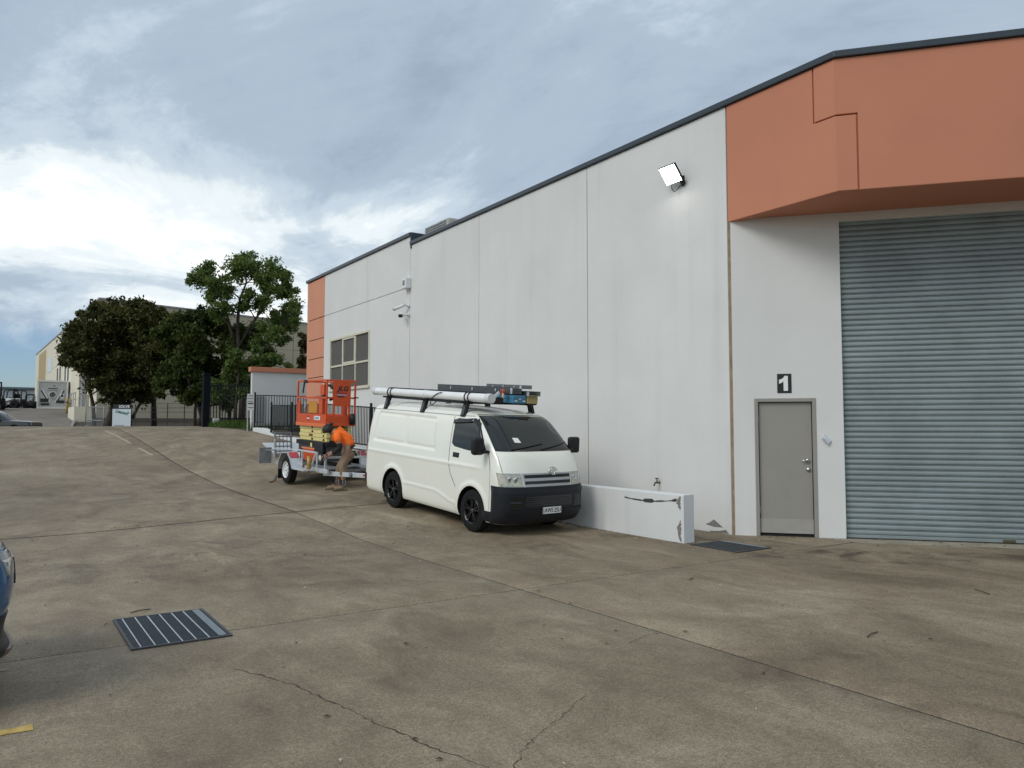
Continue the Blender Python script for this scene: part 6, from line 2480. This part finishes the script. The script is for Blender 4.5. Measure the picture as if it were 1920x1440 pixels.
rbox('body', -1.22, 1.22, 0.06, 6.0, 0.12, 2.58, RW)
for k in range(24):
    rbox('corrugation', -1.235, -1.222, 0.3 + k * 0.235, 0.42 + k * 0.235, 0.25, 2.45, RW)
for sx_ in (-1.22, 1.08):
    rbox('corner_post', sx_, sx_ + 0.14, -0.02, 0.1, 0.02, 2.6, RW)
rbox('top_rail', -1.078, 1.078, -0.02, 0.1, 2.46, 2.6, RW)
rbox('bottom_rail', -1.078, 1.078, -0.02, 0.1, 0.02, 0.2, RW)
rbox('unit_panel', -1.07, 1.07, 0.03, 0.055, 0.22, 2.45, M('reefer_grey', (0.42, 0.43, 0.42), 0.5, 0, 0.15, 3))
m_ = MB()
m_.lathe([(0.0, 0.30), (-0.03, 0.31), (-0.035, 0.27), (-0.01, 0.25)], (0, 0.02, 1.28), 'y', 24)
cf = m_.build('fan_ring', RW, rc, smooth=True)
m_ = MB()
m_.tube([(0, 0.028, 1.28), (0, 0.012, 1.28)], 0.26, 24)
m_.build('fan', M('fan_dark', (0.05, 0.05, 0.05), 0.6), cf)
for r_ in (0.08, 0.15, 0.21):
    m_ = MB()
    m_.lathe([(0.0, r_), (-0.012, r_ + 0.012), (0.0, r_ + 0.024)], (0, 0.01, 1.28), 'y', 20)
    m_.build('fan_guard', GALVD, cf)
for sg in (-1, 1):
    m_ = MB()
    m_.bar((sg * 0.80, 0.015, 1.72), (sg * 0.20, 0.015, 0.62), 0.03, 0.10, up=(1, 0, 0.5))
    m_.build('frame_strut', RW, rc)
    m_ = MB()
    m_.bar((sg * 0.90, 0.022, 1.70), (sg * 0.34, 0.022, 0.72), 0.02, 0.12, up=(1, 0, 0.5))
    m_.build('recess', BLACKT, rc)
rbox('compressor', -0.95, -0.30, -0.01, 0.02, 0.62, 0.95, M('machine_black', (0.02, 0.02, 0.02), 0.7))
rbox('compressor', 0.30, 0.95, -0.01, 0.02, 0.55, 0.80, M('machine_black', (0.02, 0.02, 0.02), 0.7))
rbox('control_panel', 0.62, 0.88, -0.02, 0.02, 0.95, 1.40, RW)
rbox('control_screen', 0.67, 0.83, -0.026, -0.021, 1.10, 1.33, BLACKT)
rbox('lower_tray', -0.90, -0.25, -0.012, 0.02, 0.33, 0.52, BLACKT)
rbox('name_strip', -0.38, 0.38, 0.018, 0.028, 1.83, 1.90, BLACKT)
rbox('vent_slot', -0.45, 0.45, 0.018, 0.028, 1.66, 1.69, BLACKT)
rbox('logo', 0.02, 0.18, 0.018, 0.028, 2.08, 2.15, BLACKT)


# small compact loaders in the far yard
def far_machine(name, label, loc, yaw, cabcol, s=1.0):
    o = thing(name, label, 'loader', loc, (0, 0, yaw), group=None)
    o.scale = (s, s, s)
    for x in (-0.55, 0.55):
        for y in (-0.55, 0.55):
            m_ = MB()
            m_.lathe([(-0.12, 0.12), (-0.12, 0.34), (-0.08, 0.38), (0.08, 0.38), (0.12, 0.34), (0.12, 0.12)], (x, y, 0.38), 'y', 18)
            m_.build('wheel', RUBBER, o)
    m_ = MB()
    m_.box(-0.95, 0.45, -0.42, 0.42, 0.35, 0.95)
    m_.build('chassis', cabcol, o, bevel=0.05)
    m_ = MB()
    for y in (-0.40, 0.40):
        m_.tube([(-0.5, y, 0.9), (-0.5, y, 1.65), (-0.35, y, 1.78), (0.25, y, 1.78), (0.40, y, 1.60), (0.45, y, 0.9)], 0.05, 8)
    m_.build('roll_frame', BLACKP, o, smooth=True)
    m_ = MB()
    m_.box(-0.52, 0.30, -0.44, 0.44, 1.80, 1.86)
    m_.build('canopy', BLACKP, o, bevel=0.02)
    m_ = MB()
    m_.box(-0.35, 0.05, -0.25, 0.25, 0.95, 1.05)
    m_.box(-0.42, -0.34, -0.25, 0.25, 0.95, 1.45)
    m_.build('seat', BLACKP, o, bevel=0.03)
    m_ = MB()
    m_.add([(0.75, -0.6, 0.1), (1.25, -0.6, 0.08), (0.85, -0.6, 0.6), (0.75, 0.6, 0.1), (1.25, 0.6, 0.08), (0.85, 0.6, 0.6)], [(0, 1, 2), (5, 4, 3), (0, 3, 4, 1), (1, 4, 5, 2), (2, 5, 3, 0)])
    m_.build('bucket', GALVD, o)
    for y in (-0.5, 0.5):
        m_ = MB()
        m_.bar((-0.6, y, 0.9), (0.8, y, 0.35), 0.07, 0.12)
        m_.build('loader_arm', STEELD, o)
    return o


far_machine('compact_loader', 'pale compact loader with black roll frame far up the driveway', (1.15, 88.6, H(1.2, 88.6)), R(160), WHITEP, 1.0)
far_machine('compact_loader', 'dark compact loader with closed cab beside the pale one', (1.95, 88.8, H(2, 88.8)), R(60), STEELD, 0.95)
far_machine('compact_loader', 'low dark loader half hidden behind the container side', (2.75, 88.4, H(2.7, 88.4)), R(190), STEELD, 0.75)
far_machine('compact_loader', 'tall black machine at the far driveway edge', (-0.15, 78.0, H(0, 78)), R(90), BLACKP, 1.25)

# long pale shed on the skyline
sh = thing('far_shed', 'long pale grey shed on the skyline behind the loaders', 'shed')
m_ = MB()
m_.box(-40, 12, 150, 170, 3, 8.1)
m_.build('wall', M('shed_wall', (0.46, 0.49, 0.50), 0.6, 0, 0.08, 0.4), sh)
m_ = MB()
m_.add([(-40.5, 149.5, 8.1), (12.5, 149.5, 8.1), (12.5, 160, 8.7), (-40.5, 160, 8.7), (12.5, 170.5, 8.1), (-40.5, 170.5, 8.1), (-40.5, 149.5, 8.4), (12.5, 149.5, 8.4)], [(6, 7, 2, 3), (3, 2, 4, 5), (0, 1, 7, 6), (0, 6, 3, 5), (1, 4, 2, 7)])
m_.build('roof', M('shed_roof', (0.12, 0.17, 0.20), 0.5), sh)
for k in range(13):
    m_ = MB()
    m_.box(-39.5 + 4 * k, -39.44 + 4 * k, 149.97, 150, 3.2, 8.1)
    m_.build('wall_seam', GALVD, sh)

# sale board at the crest
SBX, SBY = 5.47, 44.6
sb = thing('sign_board', 'white sign board with black heading strip standing on the crest under the trees', 'sign', (SBX, SBY, H(SBX, SBY) - 0.03), (0, 0, R(-30)))
m_ = MB()
m_.box(-0.46, 0.46, -0.02, 0.02, 0.0, 0.93)
m_.build('board', M('sign_pale_blue', (0.56, 0.63, 0.67), 0.5, 0, 0.05), sb)
m_ = MB()
m_.box(-0.43, 0.47, -0.02, 0.02, 0.933, 1.17)
hd_ = m_.build('heading', BLACKT, sb)
text_mesh('heading_text', 'SOLVE', 0.19, WHITET, hd_, frame_matrix((0.12, -0.022, 1.05), (1, 0, 0), (0, 0, 1)), 0.001, 0, 0.004, 1.0)
cs, sn = math.cos(R(-14)), math.sin(R(-14))
text_mesh('script_text', 'Leased!', 0.235, M('sign_green', (0.02, 0.13, 0.08), 0.5), sb, frame_matrix((0.0, -0.022, 0.76), (cs, 0, sn), (-sn, 0, cs)), 0.001, 0.45, 0.008, 0.92)
m_ = MB()
m_.box(-0.36, 0.14, -0.022, -0.0205, 0.03, 0.10)
m_.build('footer_strip', M('sign_footer', (0.30, 0.34, 0.37), 0.5), sb)
for x in (-0.455, 0.43):
    m_ = MB()
    m_.box(x, x + 0.03, -0.026, -0.0205, 0.0, 0.93)
    m_.build('edge_strip', WHITEP, sb)

# tubular gate by the driveway
tg = thing('tubular_gate', 'grey tubular mesh gate leaf standing open beside the driveway', 'gate')
ga, gb = Vector((4.30, 50.2, 0)), Vector((5.05, 48.6, 0))
zb = 1.42


def gl(u, z):
    p = ga.lerp(gb, u)
    return (p.x, p.y, z)


for u0, z0, u1, z1 in ((0, zb, 0, zb + 1.95), (1, zb, 1, zb + 1.5), (0, zb + 1.48, 1, zb + 1.40), (0, zb + 0.72, 1, zb + 0.66), (0, zb + 0.06, 1, zb + 0.06)):
    m_ = MB()
    m_.tube([gl(u0, z0), gl(u1, z1)], 0.03, 8)
    m_.build('tube', GALVD, tg, smooth=True)
m_ = MB()
for k in range(1, 26):
    m_.bar(gl(k / 26, zb + 0.07), gl(k / 26, zb + 1.42), 0.008)
for k in range(1, 22):
    m_.bar(gl(0, zb + 0.07 + k * 0.063), gl(1, zb + 0.07 + k * 0.06), 0.008)
tag(m_.build('wire_mesh', GALVD, tg), kind='stuff')

# wire fence under the trees
wf = thing('wire_fence', 'thin wire fence with slim posts in front of the beige warehouse', 'fence')
pa, pb = Vector((6.1, 50.5, 0)), Vector((9.9, 42.5, 0))
for k in range(7):
    p = pa.lerp(pb, k / 6)
    m_ = MB()
    m_.tube([(p.x, p.y, H(p.x, p.y) - 0.1), (p.x, p.y, 3.05)], 0.028, 6)
    m_.build('post', STEELD, wf)
for z in (2.2, 2.62, 2.85):
    m_ = MB()
    m_.tube([(pa.x, pa.y, z), (pb.x, pb.y, z - 0.1)], 0.012, 5)
    m_.build('wire', STEELD, wf)

# black palisade gate and its heavy post
gp = thing('gate_post', 'heavy black steel post at the end of the palisade gate', 'post', (7.72, 35.75, H(7.7, 35.75)))
m_ = MB()
m_.box(-0.14, 0.14, -0.14, 0.14, -0.1, 2.32)
m_.build('shaft', M('post_navy', (0.004, 0.006, 0.009), 0.8, spec=0.15), gp, bevel=0.01)
m_ = MB()
m_.box(-0.16, 0.16, -0.16, 0.16, 2.322, 2.36)
m_.build('cap', FENCE, gp)
pg = thing('palisade_gate', 'black palisade sliding gate behind the grass strip', 'gate')
qa, qb = Vector((7.95, 35.9, 0)), Vector((11.6, 35.4, 0))
zg0, zg1 = 1.85, 3.70
for z in (zg0 + 0.25, zg1 - 0.14):
    m_ = MB()
    m_.bar((qa.x, qa.y, z), (qb.x, qb.y, z), 0.04, 0.06)
    m_.build('rail', FENCE, pg)
for k in range(31):
    p = qa.lerp(qb, k / 30)
    bal(pg, p.x, p.y, zg0, zg1, 1.9)
mb_ = thing('meter_box', 'small pale box on a stub post at the foot of the gate post', 'box', (8.03, 35.2, H(8, 35.2)))
m_ = MB()
m_.box(-0.13, 0.13, -0.06, 0.06, 0.18, 0.38)
m_.build('case', M('meter_pale', (0.50, 0.50, 0.47), 0.6), mb_, bevel=0.01)
m_ = MB()
m_.box(-0.03, 0.03, -0.03, 0.03, 0, 0.18)
m_.build('stub', GALVD, mb_)


# ------------------------------------------------------------------ vegetation
def leaf_cloud(clusters, n_total, size, rng, flat=0.62, aspect=0.45):
    """clusters: (x, y, z, r); leaves as small folded quads packed towards each clump's skin"""
    cl = np.array(clusters, float)
    # break every clump into small uneven sprays
    k = 9
    sub = np.repeat(cl, k, axis=0)
    dd = rng.normal(size=(len(sub), 3))
    dd /= np.linalg.norm(dd, axis=1)[:, None]
    sub[:, :3] += dd * (sub[:, 3] * (0.25 + 0.85 * rng.random(len(sub)) ** 0.7))[:, None] * np.array([1, 1, 0.85])
    sub[:, 3] *= 0.22 + 0.30 * rng.random(len(sub))
    wgt = sub[:, 3] ** 1.6
    idx = rng.choice(len(sub), n_total, p=wgt / wgt.sum())
    d = rng.normal(size=(n_total, 3))
    c = sub[idx, :3] + d * (sub[idx, 3] * flat)[:, None] * np.array([1, 1, 0.8])
    s = size * (0.55 + 0.9 * rng.random(n_total))
    a = rng.normal(size=(n_total, 3))
    a[:, 2] -= 0.3
    a /= np.linalg.norm(a, axis=1)[:, None]
    nr = rng.normal(size=(n_total, 3)) + np.array([0, 0, 0.9]) + d * 0.5
    b = np.cross(nr, a)
    b /= np.linalg.norm(b, axis=1)[:, None] + 1e-9
    V = np.empty((n_total, 4, 3))
    V[:, 0] = c + a * s[:, None]
    V[:, 1] = c + b * (s * aspect)[:, None]
    V[:, 2] = c - a * s[:, None]
    V[:, 3] = c - b * (s * aspect)[:, None]
    return V.reshape(-1, 3)


def leaf_object(name, V, mat, parent):
    n = len(V) // 4
    me = bpy.data.meshes.new(name)
    me.vertices.add(n * 4)
    me.vertices.foreach_set('co', V.ravel())
    me.loops.add(n * 4)
    me.loops.foreach_set('vertex_index', np.arange(n * 4))
    me.polygons.add(n)
    me.polygons.foreach_set('loop_start', np.arange(n) * 4)
    me.polygons.foreach_set('loop_total', np.full(n, 4))
    me.materials.append(mat)
    me.update()
    me.validate()
    o = bpy.data.objects.new(name, me)
    COL.objects.link(o)
    o.parent = parent
    return o


def limb(m_, p, q, r0, r1, rr_, n=6, wob=0.12):
    p, q = Vector(p), Vector(q)
    pts, rs = [], []
    L_ = (q - p).length
    for i in range(n + 1):
        u = i / n
        v = p.lerp(q, u)
        v.z += math.sin(u * math.pi) * L_ * 0.08
        if 0 < i < n:
            v += Vector((rr_.uniform(-1, 1), rr_.uniform(-1, 1), rr_.uniform(-0.5, 0.5))) * wob * L_ * 0.25
        pts.append(v)
        rs.append(r0 + (r1 - r0) * u)
    m_.tube(pts, rs, 7)
    return pts


def make_tree(name, label, base, trunks, clusters, n_leaf, size, mat, seed, group=None, loose=0.62):
    """trunks: list of ([points], r0, r1); each clump is reached by a limb from the nearest trunk point"""
    rr_ = random.Random(seed)
    o = thing(name, label, 'tree', base, group=group)
    B_ = Vector(base)
    tips = []
    for pts, r0, r1 in trunks:
        m_ = MB()
        n_ = len(pts)
        P = [Vector(p) - B_ for p in pts]
        m_.tube(P, [r0 + (r1 - r0) * i / (n_ - 1) for i in range(n_)], 9)
        m_.build('trunk', BARK, o, smooth=True)
        tips += [(P[i].lerp(P[i + 1], t), r0 + (r1 - r0) * (i + t) / (n_ - 1)) for i in range(n_ - 1) for t in (0.3, 0.65, 1.0)]
    m_ = MB()
    for c in clusters:
        q = Vector(c[:3]) - B_
        cand = [t for t in tips if t[0].z < q.z + 0.2] or tips
        s_ = min(cand, key=lambda t: (t[0] - q).length + 0.25 * abs(t[0].z - q.z + 0.8))
        if (s_[0] - q).length > 0.25:
            pts = limb(m_, s_[0], q, min(0.055, s_[1] * 0.6), 0.012, rr_)
            for _ in range(4):
                k = rr_.randrange(3, len(pts))
                e = pts[k] + Vector((rr_.uniform(-1, 1), rr_.uniform(-1, 1), rr_.uniform(-0.4, 0.9))) * c[3] * 0.8
                m_.tube([pts[k], pts[k].lerp(e, 0.5) + Vector((0, 0, 0.05)), e], [0.014, 0.010, 0.004], 5)
    m_.build('branches', BARK, o, smooth=True)
    V = leaf_cloud([(c[0] - B_.x, c[1] - B_.y, c[2] - B_.z, c[3]) for c in clusters], n_leaf, size, np.random.default_rng(seed), loose)
    leaf_object('crown', V, mat, o)
    return o


A_ = R(33.88)
CF = Vector((math.sin(A_) * math.cos(R(3.3)), math.cos(A_) * math.cos(R(3.3)), math.sin(R(3.3))))
CR = Vector((math.cos(A_), -math.sin(A_), 0))
CU = CR.cross(CF)


def at(px, py, dist):
    """world point seen at photograph pixel px, py at the given distance"""
    p = Vector((0, 0, 1.66)) + (CF + CR * ((px - 960) / 1442) + CU * ((720 - py) / 1442)) * dist
    return (p.x, p.y, p.z)


LEAF_D = leaf_material('foliage_dark', (0.018, 0.022, 0.008), (0.100, 0.105, 0.032), 0.3)
LEAF_M = leaf_material('foliage_mid', (0.016, 0.028, 0.008), (0.105, 0.135, 0.032), 0.3)
LEAF_G = leaf_material('foliage_bright', (0.040, 0.072, 0.018), (0.20, 0.275, 0.075), 0.45)
LEAF_T = leaf_material('foliage_tip', (0.040, 0.044, 0.013), (0.155, 0.140, 0.042), 0.3)
rr = random.Random(9)


def clump(px, py, r_px, dist, spread=1.5):
    d = dist + rr.uniform(-spread, spread)
    return (*at(px, py, d), r_px * d / 1442)


# broad dark tree left of the driveway gate
cl = []
for _ in range(130):
    u, v = rr.uniform(-1, 1), rr.uniform(-1, 1)
    if u * u + v * v > 1:
        continue
    px = 234 + 92 * u
    py = 662 + 84 * v
    if px < 178 and py > 690:
        continue
    cl.append(clump(px, py, rr.uniform(15, 27), 46.5, 2.2))
cl += [clump(x, y, r, 46.5, 1.0) for x, y, r in ((128, 640, 13), (138, 612, 13), (156, 592, 14), (180, 575, 14), (215, 570, 14), (250, 575, 15), (138, 668, 15), (152, 692, 12), (205, 745, 16), (225, 760, 14), (170, 615, 22), (114, 655, 6), (260, 715, 18), (290, 720, 16), (310, 690, 18), (200, 590, 18), (300, 600, 16))]
cl += [clump(232 + 112 * math.cos(a), 658 - 92 * math.sin(a), rr.uniform(5, 10), 46.5, 1.5) for a in [rr.uniform(-0.4, 3.5) for _ in range(34)]]
b1 = at(197, 812, 46)
make_tree('dark_tree', 'broad dark leafy tree with a leaning trunk behind the sign board', (b1[0], b1[1], H(b1[0], b1[1])),
          [([(b1[0], b1[1], H(b1[0], b1[1]) - 0.1), at(206, 790, 46), at(218, 758, 46.1), at(236, 738, 46.3), at(246, 700, 46.5), at(240, 660, 46.6)], 0.34, 0.09),
           ([at(243, 812, 46.6), at(243, 775, 46.7), at(241, 740, 46.8), at(252, 700, 47), at(270, 650, 47)], 0.17, 0.05),
           ([at(248, 785, 46.7), at(258, 765, 46.8), at(275, 735, 47.0), at(300, 690, 47.4)], 0.10, 0.04),
           ([at(178, 820, 48), at(175, 760, 48), at(168, 730, 48), at(170, 690, 47.6), at(175, 650, 47)], 0.13, 0.05)],
          cl, 60000, 0.115, LEAF_D, 3)
# reddish tips along its top, a second tree behind
cl = [clump(x, y, r, 45.6, 1.2) for x, y, r in ((195, 580, 18), (225, 588, 18), (255, 585, 20), (285, 588, 20), (310, 600, 18), (330, 605, 16), (270, 610, 22), (300, 625, 22), (240, 605, 20), (345, 625, 20), (320, 650, 24), (205, 600, 18))]
b2 = at(290, 815, 49)
make_tree('olive_tree', 'olive green tree with brownish tips rising behind the dark tree', (b2[0], b2[1], H(b2[0], b2[1])),
          [([(b2[0], b2[1], H(b2[0], b2[1]) - 0.1), at(288, 740, 49), at(280, 670, 48.8), at(275, 610, 48.6)], 0.2, 0.04)], cl, 15000, 0.11, LEAF_T, 4)
# middle dark tree
cl = []
for _ in range(90):
    u, v = rr.uniform(-1, 1), rr.uniform(-1, 1)
    if u * u + v * v > 1:
        continue
    cl.append(clump(380 + 85 * u, 670 + 85 * v, rr.uniform(13, 24), 43.5, 1.8))
cl += [clump(x, y, r, 43, 0.8) for x, y, r in ((345, 600, 15), (370, 590, 16), (400, 595, 15), (315, 710, 14), (335, 735, 13), (350, 745, 10), (430, 740, 18), (455, 720, 16), (420, 765, 14), (300, 740, 9), (365, 745, 9))]
b3 = at(372, 815, 43)
make_tree('shade_tree', 'dense dark green tree with thin stems beside the heavy gate post', (b3[0], b3[1], H(b3[0], b3[1])),
          [([(b3[0], b3[1], H(b3[0], b3[1]) - 0.1), at(378, 780, 43), at(368, 745, 43), at(352, 710, 43.2), at(340, 660, 43.5)], 0.14, 0.04),
           ([at(366, 815, 43.2), at(366, 770, 43.2), at(372, 720, 43.2), at(385, 660, 43.3), at(390, 610, 43.4)], 0.10, 0.03),
           ([at(430, 800, 44), at(432, 745, 44), at(425, 690, 44), at(410, 630, 44)], 0.09, 0.03)],
          cl, 40000, 0.11, LEAF_M, 5)
# tall airy gum tree
spec = [(388, 512, 17), (375, 530, 15), (398, 530, 15), (368, 516, 11), (410, 555, 17), (425, 545, 14), (395, 560, 12), (440, 500, 17), (455, 488, 15), (470, 500, 15), (448, 518, 14), (480, 515, 14), (430, 520, 11),
        (515, 498, 15), (525, 510, 12), (505, 515, 14), (493, 525, 13), (535, 525, 12), (545, 545, 12), (530, 550, 14), (512, 545, 13), (470, 555, 14), (455, 570, 13), (480, 575, 15), (500, 565, 12), (420, 580, 14), (405, 575, 11),
        (550, 570, 12), (548, 590, 13), (535, 580, 12), (520, 600, 15), (500, 612, 15), (480, 620, 15), (540, 612, 12), (515, 628, 14), (490, 645, 14), (470, 650, 14), (530, 640, 11), (555, 608, 8), (460, 625, 14), (505, 660, 12), (475, 680, 16), (450, 690, 18), (500, 690, 12), (520, 672, 9), (440, 660, 16), (465, 715, 16), (540, 685, 8), (495, 675, 12)]
cl = [clump(x, y, r, 42, 1.4) for x, y, r in spec]
cl += [clump(x + rr.uniform(-14, 14), y + rr.uniform(-12, 12), r * 0.6, 42, 1.6) for x, y, r in spec]
b4 = at(452, 815, 42)
tr = at(450, 700, 42)
make_tree('gum_tree', 'tall airy bright green gum tree with forked dark stems', (b4[0], b4[1], H(b4[0], b4[1])),
          [([(b4[0], b4[1], H(b4[0], b4[1]) - 0.1), at(455, 750, 42), tr], 0.20, 0.15),
           ([tr, at(436, 630, 42), at(425, 590, 42.2), at(412, 555, 42.3), at(395, 535, 42.3)], 0.12, 0.03),
           ([tr, at(447, 640, 41.9), at(446, 600, 41.9), at(450, 560, 41.8), at(462, 530, 41.8), at(458, 500, 41.8)], 0.12, 0.03),
           ([at(449, 650, 41.9), at(470, 610, 41.6), at(500, 570, 41.6), at(510, 540, 41.6), at(515, 510, 41.6)], 0.08, 0.025),
           ([tr, at(480, 660, 41.8), at(500, 640, 41.7), at(525, 610, 41.6), at(545, 585, 41.6)], 0.08, 0.025)],
          cl, 34000, 0.085, LEAF_G, 6, None, 0.95)
# bright low tree between gum and capped wall
cl = [clump(x, y, r, 39.5, 0.8) for x, y, r in ((435, 680, 13), (450, 665, 13), (480, 675, 12), (505, 672, 11), (520, 680, 8), (430, 700, 14), (445, 715, 14), (460, 690, 13), (415, 720, 14), (405, 745, 14), (440, 745, 13), (460, 735, 12))]
b5 = at(440, 812, 39.5)
make_tree('young_tree', 'young bright green tree growing just behind the palisade gate', (b5[0], b5[1], H(b5[0], b5[1])),
          [([(b5[0], b5[1], H(b5[0], b5[1]) - 0.1), at(442, 760, 39.5), at(446, 710, 39.5), at(452, 680, 39.5)], 0.09, 0.03)], cl, 11000, 0.085, LEAF_G, 7)
# narrow dark tree squeezed beside the salmon strip
cl = [clump(x, y, r, 36, 0.4) for x, y, r in ((568, 630, 6), (566, 645, 7), (570, 658, 8), (566, 672, 8), (572, 680, 8), (564, 688, 6), (575, 640, 7))]
b6 = at(572, 800, 36)
make_tree('narrow_tree', 'narrow dark tree squeezed beside the salmon wall strip', (b6[0], b6[1], H(b6[0], b6[1])),
          [([(b6[0], b6[1], H(b6[0], b6[1]) - 0.1), at(571, 720, 36), at(569, 640, 36)], 0.08, 0.02)], cl, 1600, 0.11, LEAF_D, 8)


# grass strip along the gate
def grass():
    g = np.random.default_rng(4)
    n = 9000
    u, v = g.random(n), g.random(n)
    # strip from beside the gate post to the fence end
    x = 7.75 + (8.45 - 7.75) * u + (g.random(n) * 2.6) * 1.0
    y = 34.6 - 3.6 * u + v * 1.2
    keep = x > np.interp(y, [30.8, 32.5, 34.5, 36.2], [8.15, 8.1, 7.8, 7.6])
    x, y = x[keep], y[keep]
    z = hgt(x, y)
    n = len(x)
    h_ = 0.10 + 0.22 * g.random(n)
    a = g.random(n) * 6.28
    w = 0.014
    lean = g.normal(size=(n, 2)) * 0.07
    V = np.empty((n, 4, 3))
    V[:, 0] = np.c_[x - w * np.cos(a), y - w * np.sin(a), z - 0.02]
    V[:, 1] = np.c_[x + w * np.cos(a), y + w * np.sin(a), z - 0.02]
    V[:, 2] = np.c_[x + lean[:, 0] + 0.003, y + lean[:, 1], z + h_]
    V[:, 3] = np.c_[x + lean[:, 0] - 0.003, y + lean[:, 1], z + h_]
    o = leaf_object('grass', V.reshape(-1, 3), leaf_material('grass_blades', (0.035, 0.07, 0.015), (0.12, 0.19, 0.045), 0.25), None)
    tag(o, 'strip of long green grass between the yard edge and palisade gate', 'grass', kind='stuff')


grass()
m_ = MB()
rows = []
for y in np.arange(30.6, 37.6, 0.5):
    xl = float(np.interp(y, [30.6, 32.5, 34.5, 37.5], [8.2, 8.12, 7.85, 7.6]))
    rows.append([(xl + 5 * u, y, H(xl + 5 * u, y) + 0.012) for u in np.linspace(0, 1, 8)])
m_.grid(rows)
tag(m_.build('grass_verge', M('verge_soil', (0.05, 0.055, 0.022), 0.95, 0, 0.35, 4), fix=False), kind='structure')
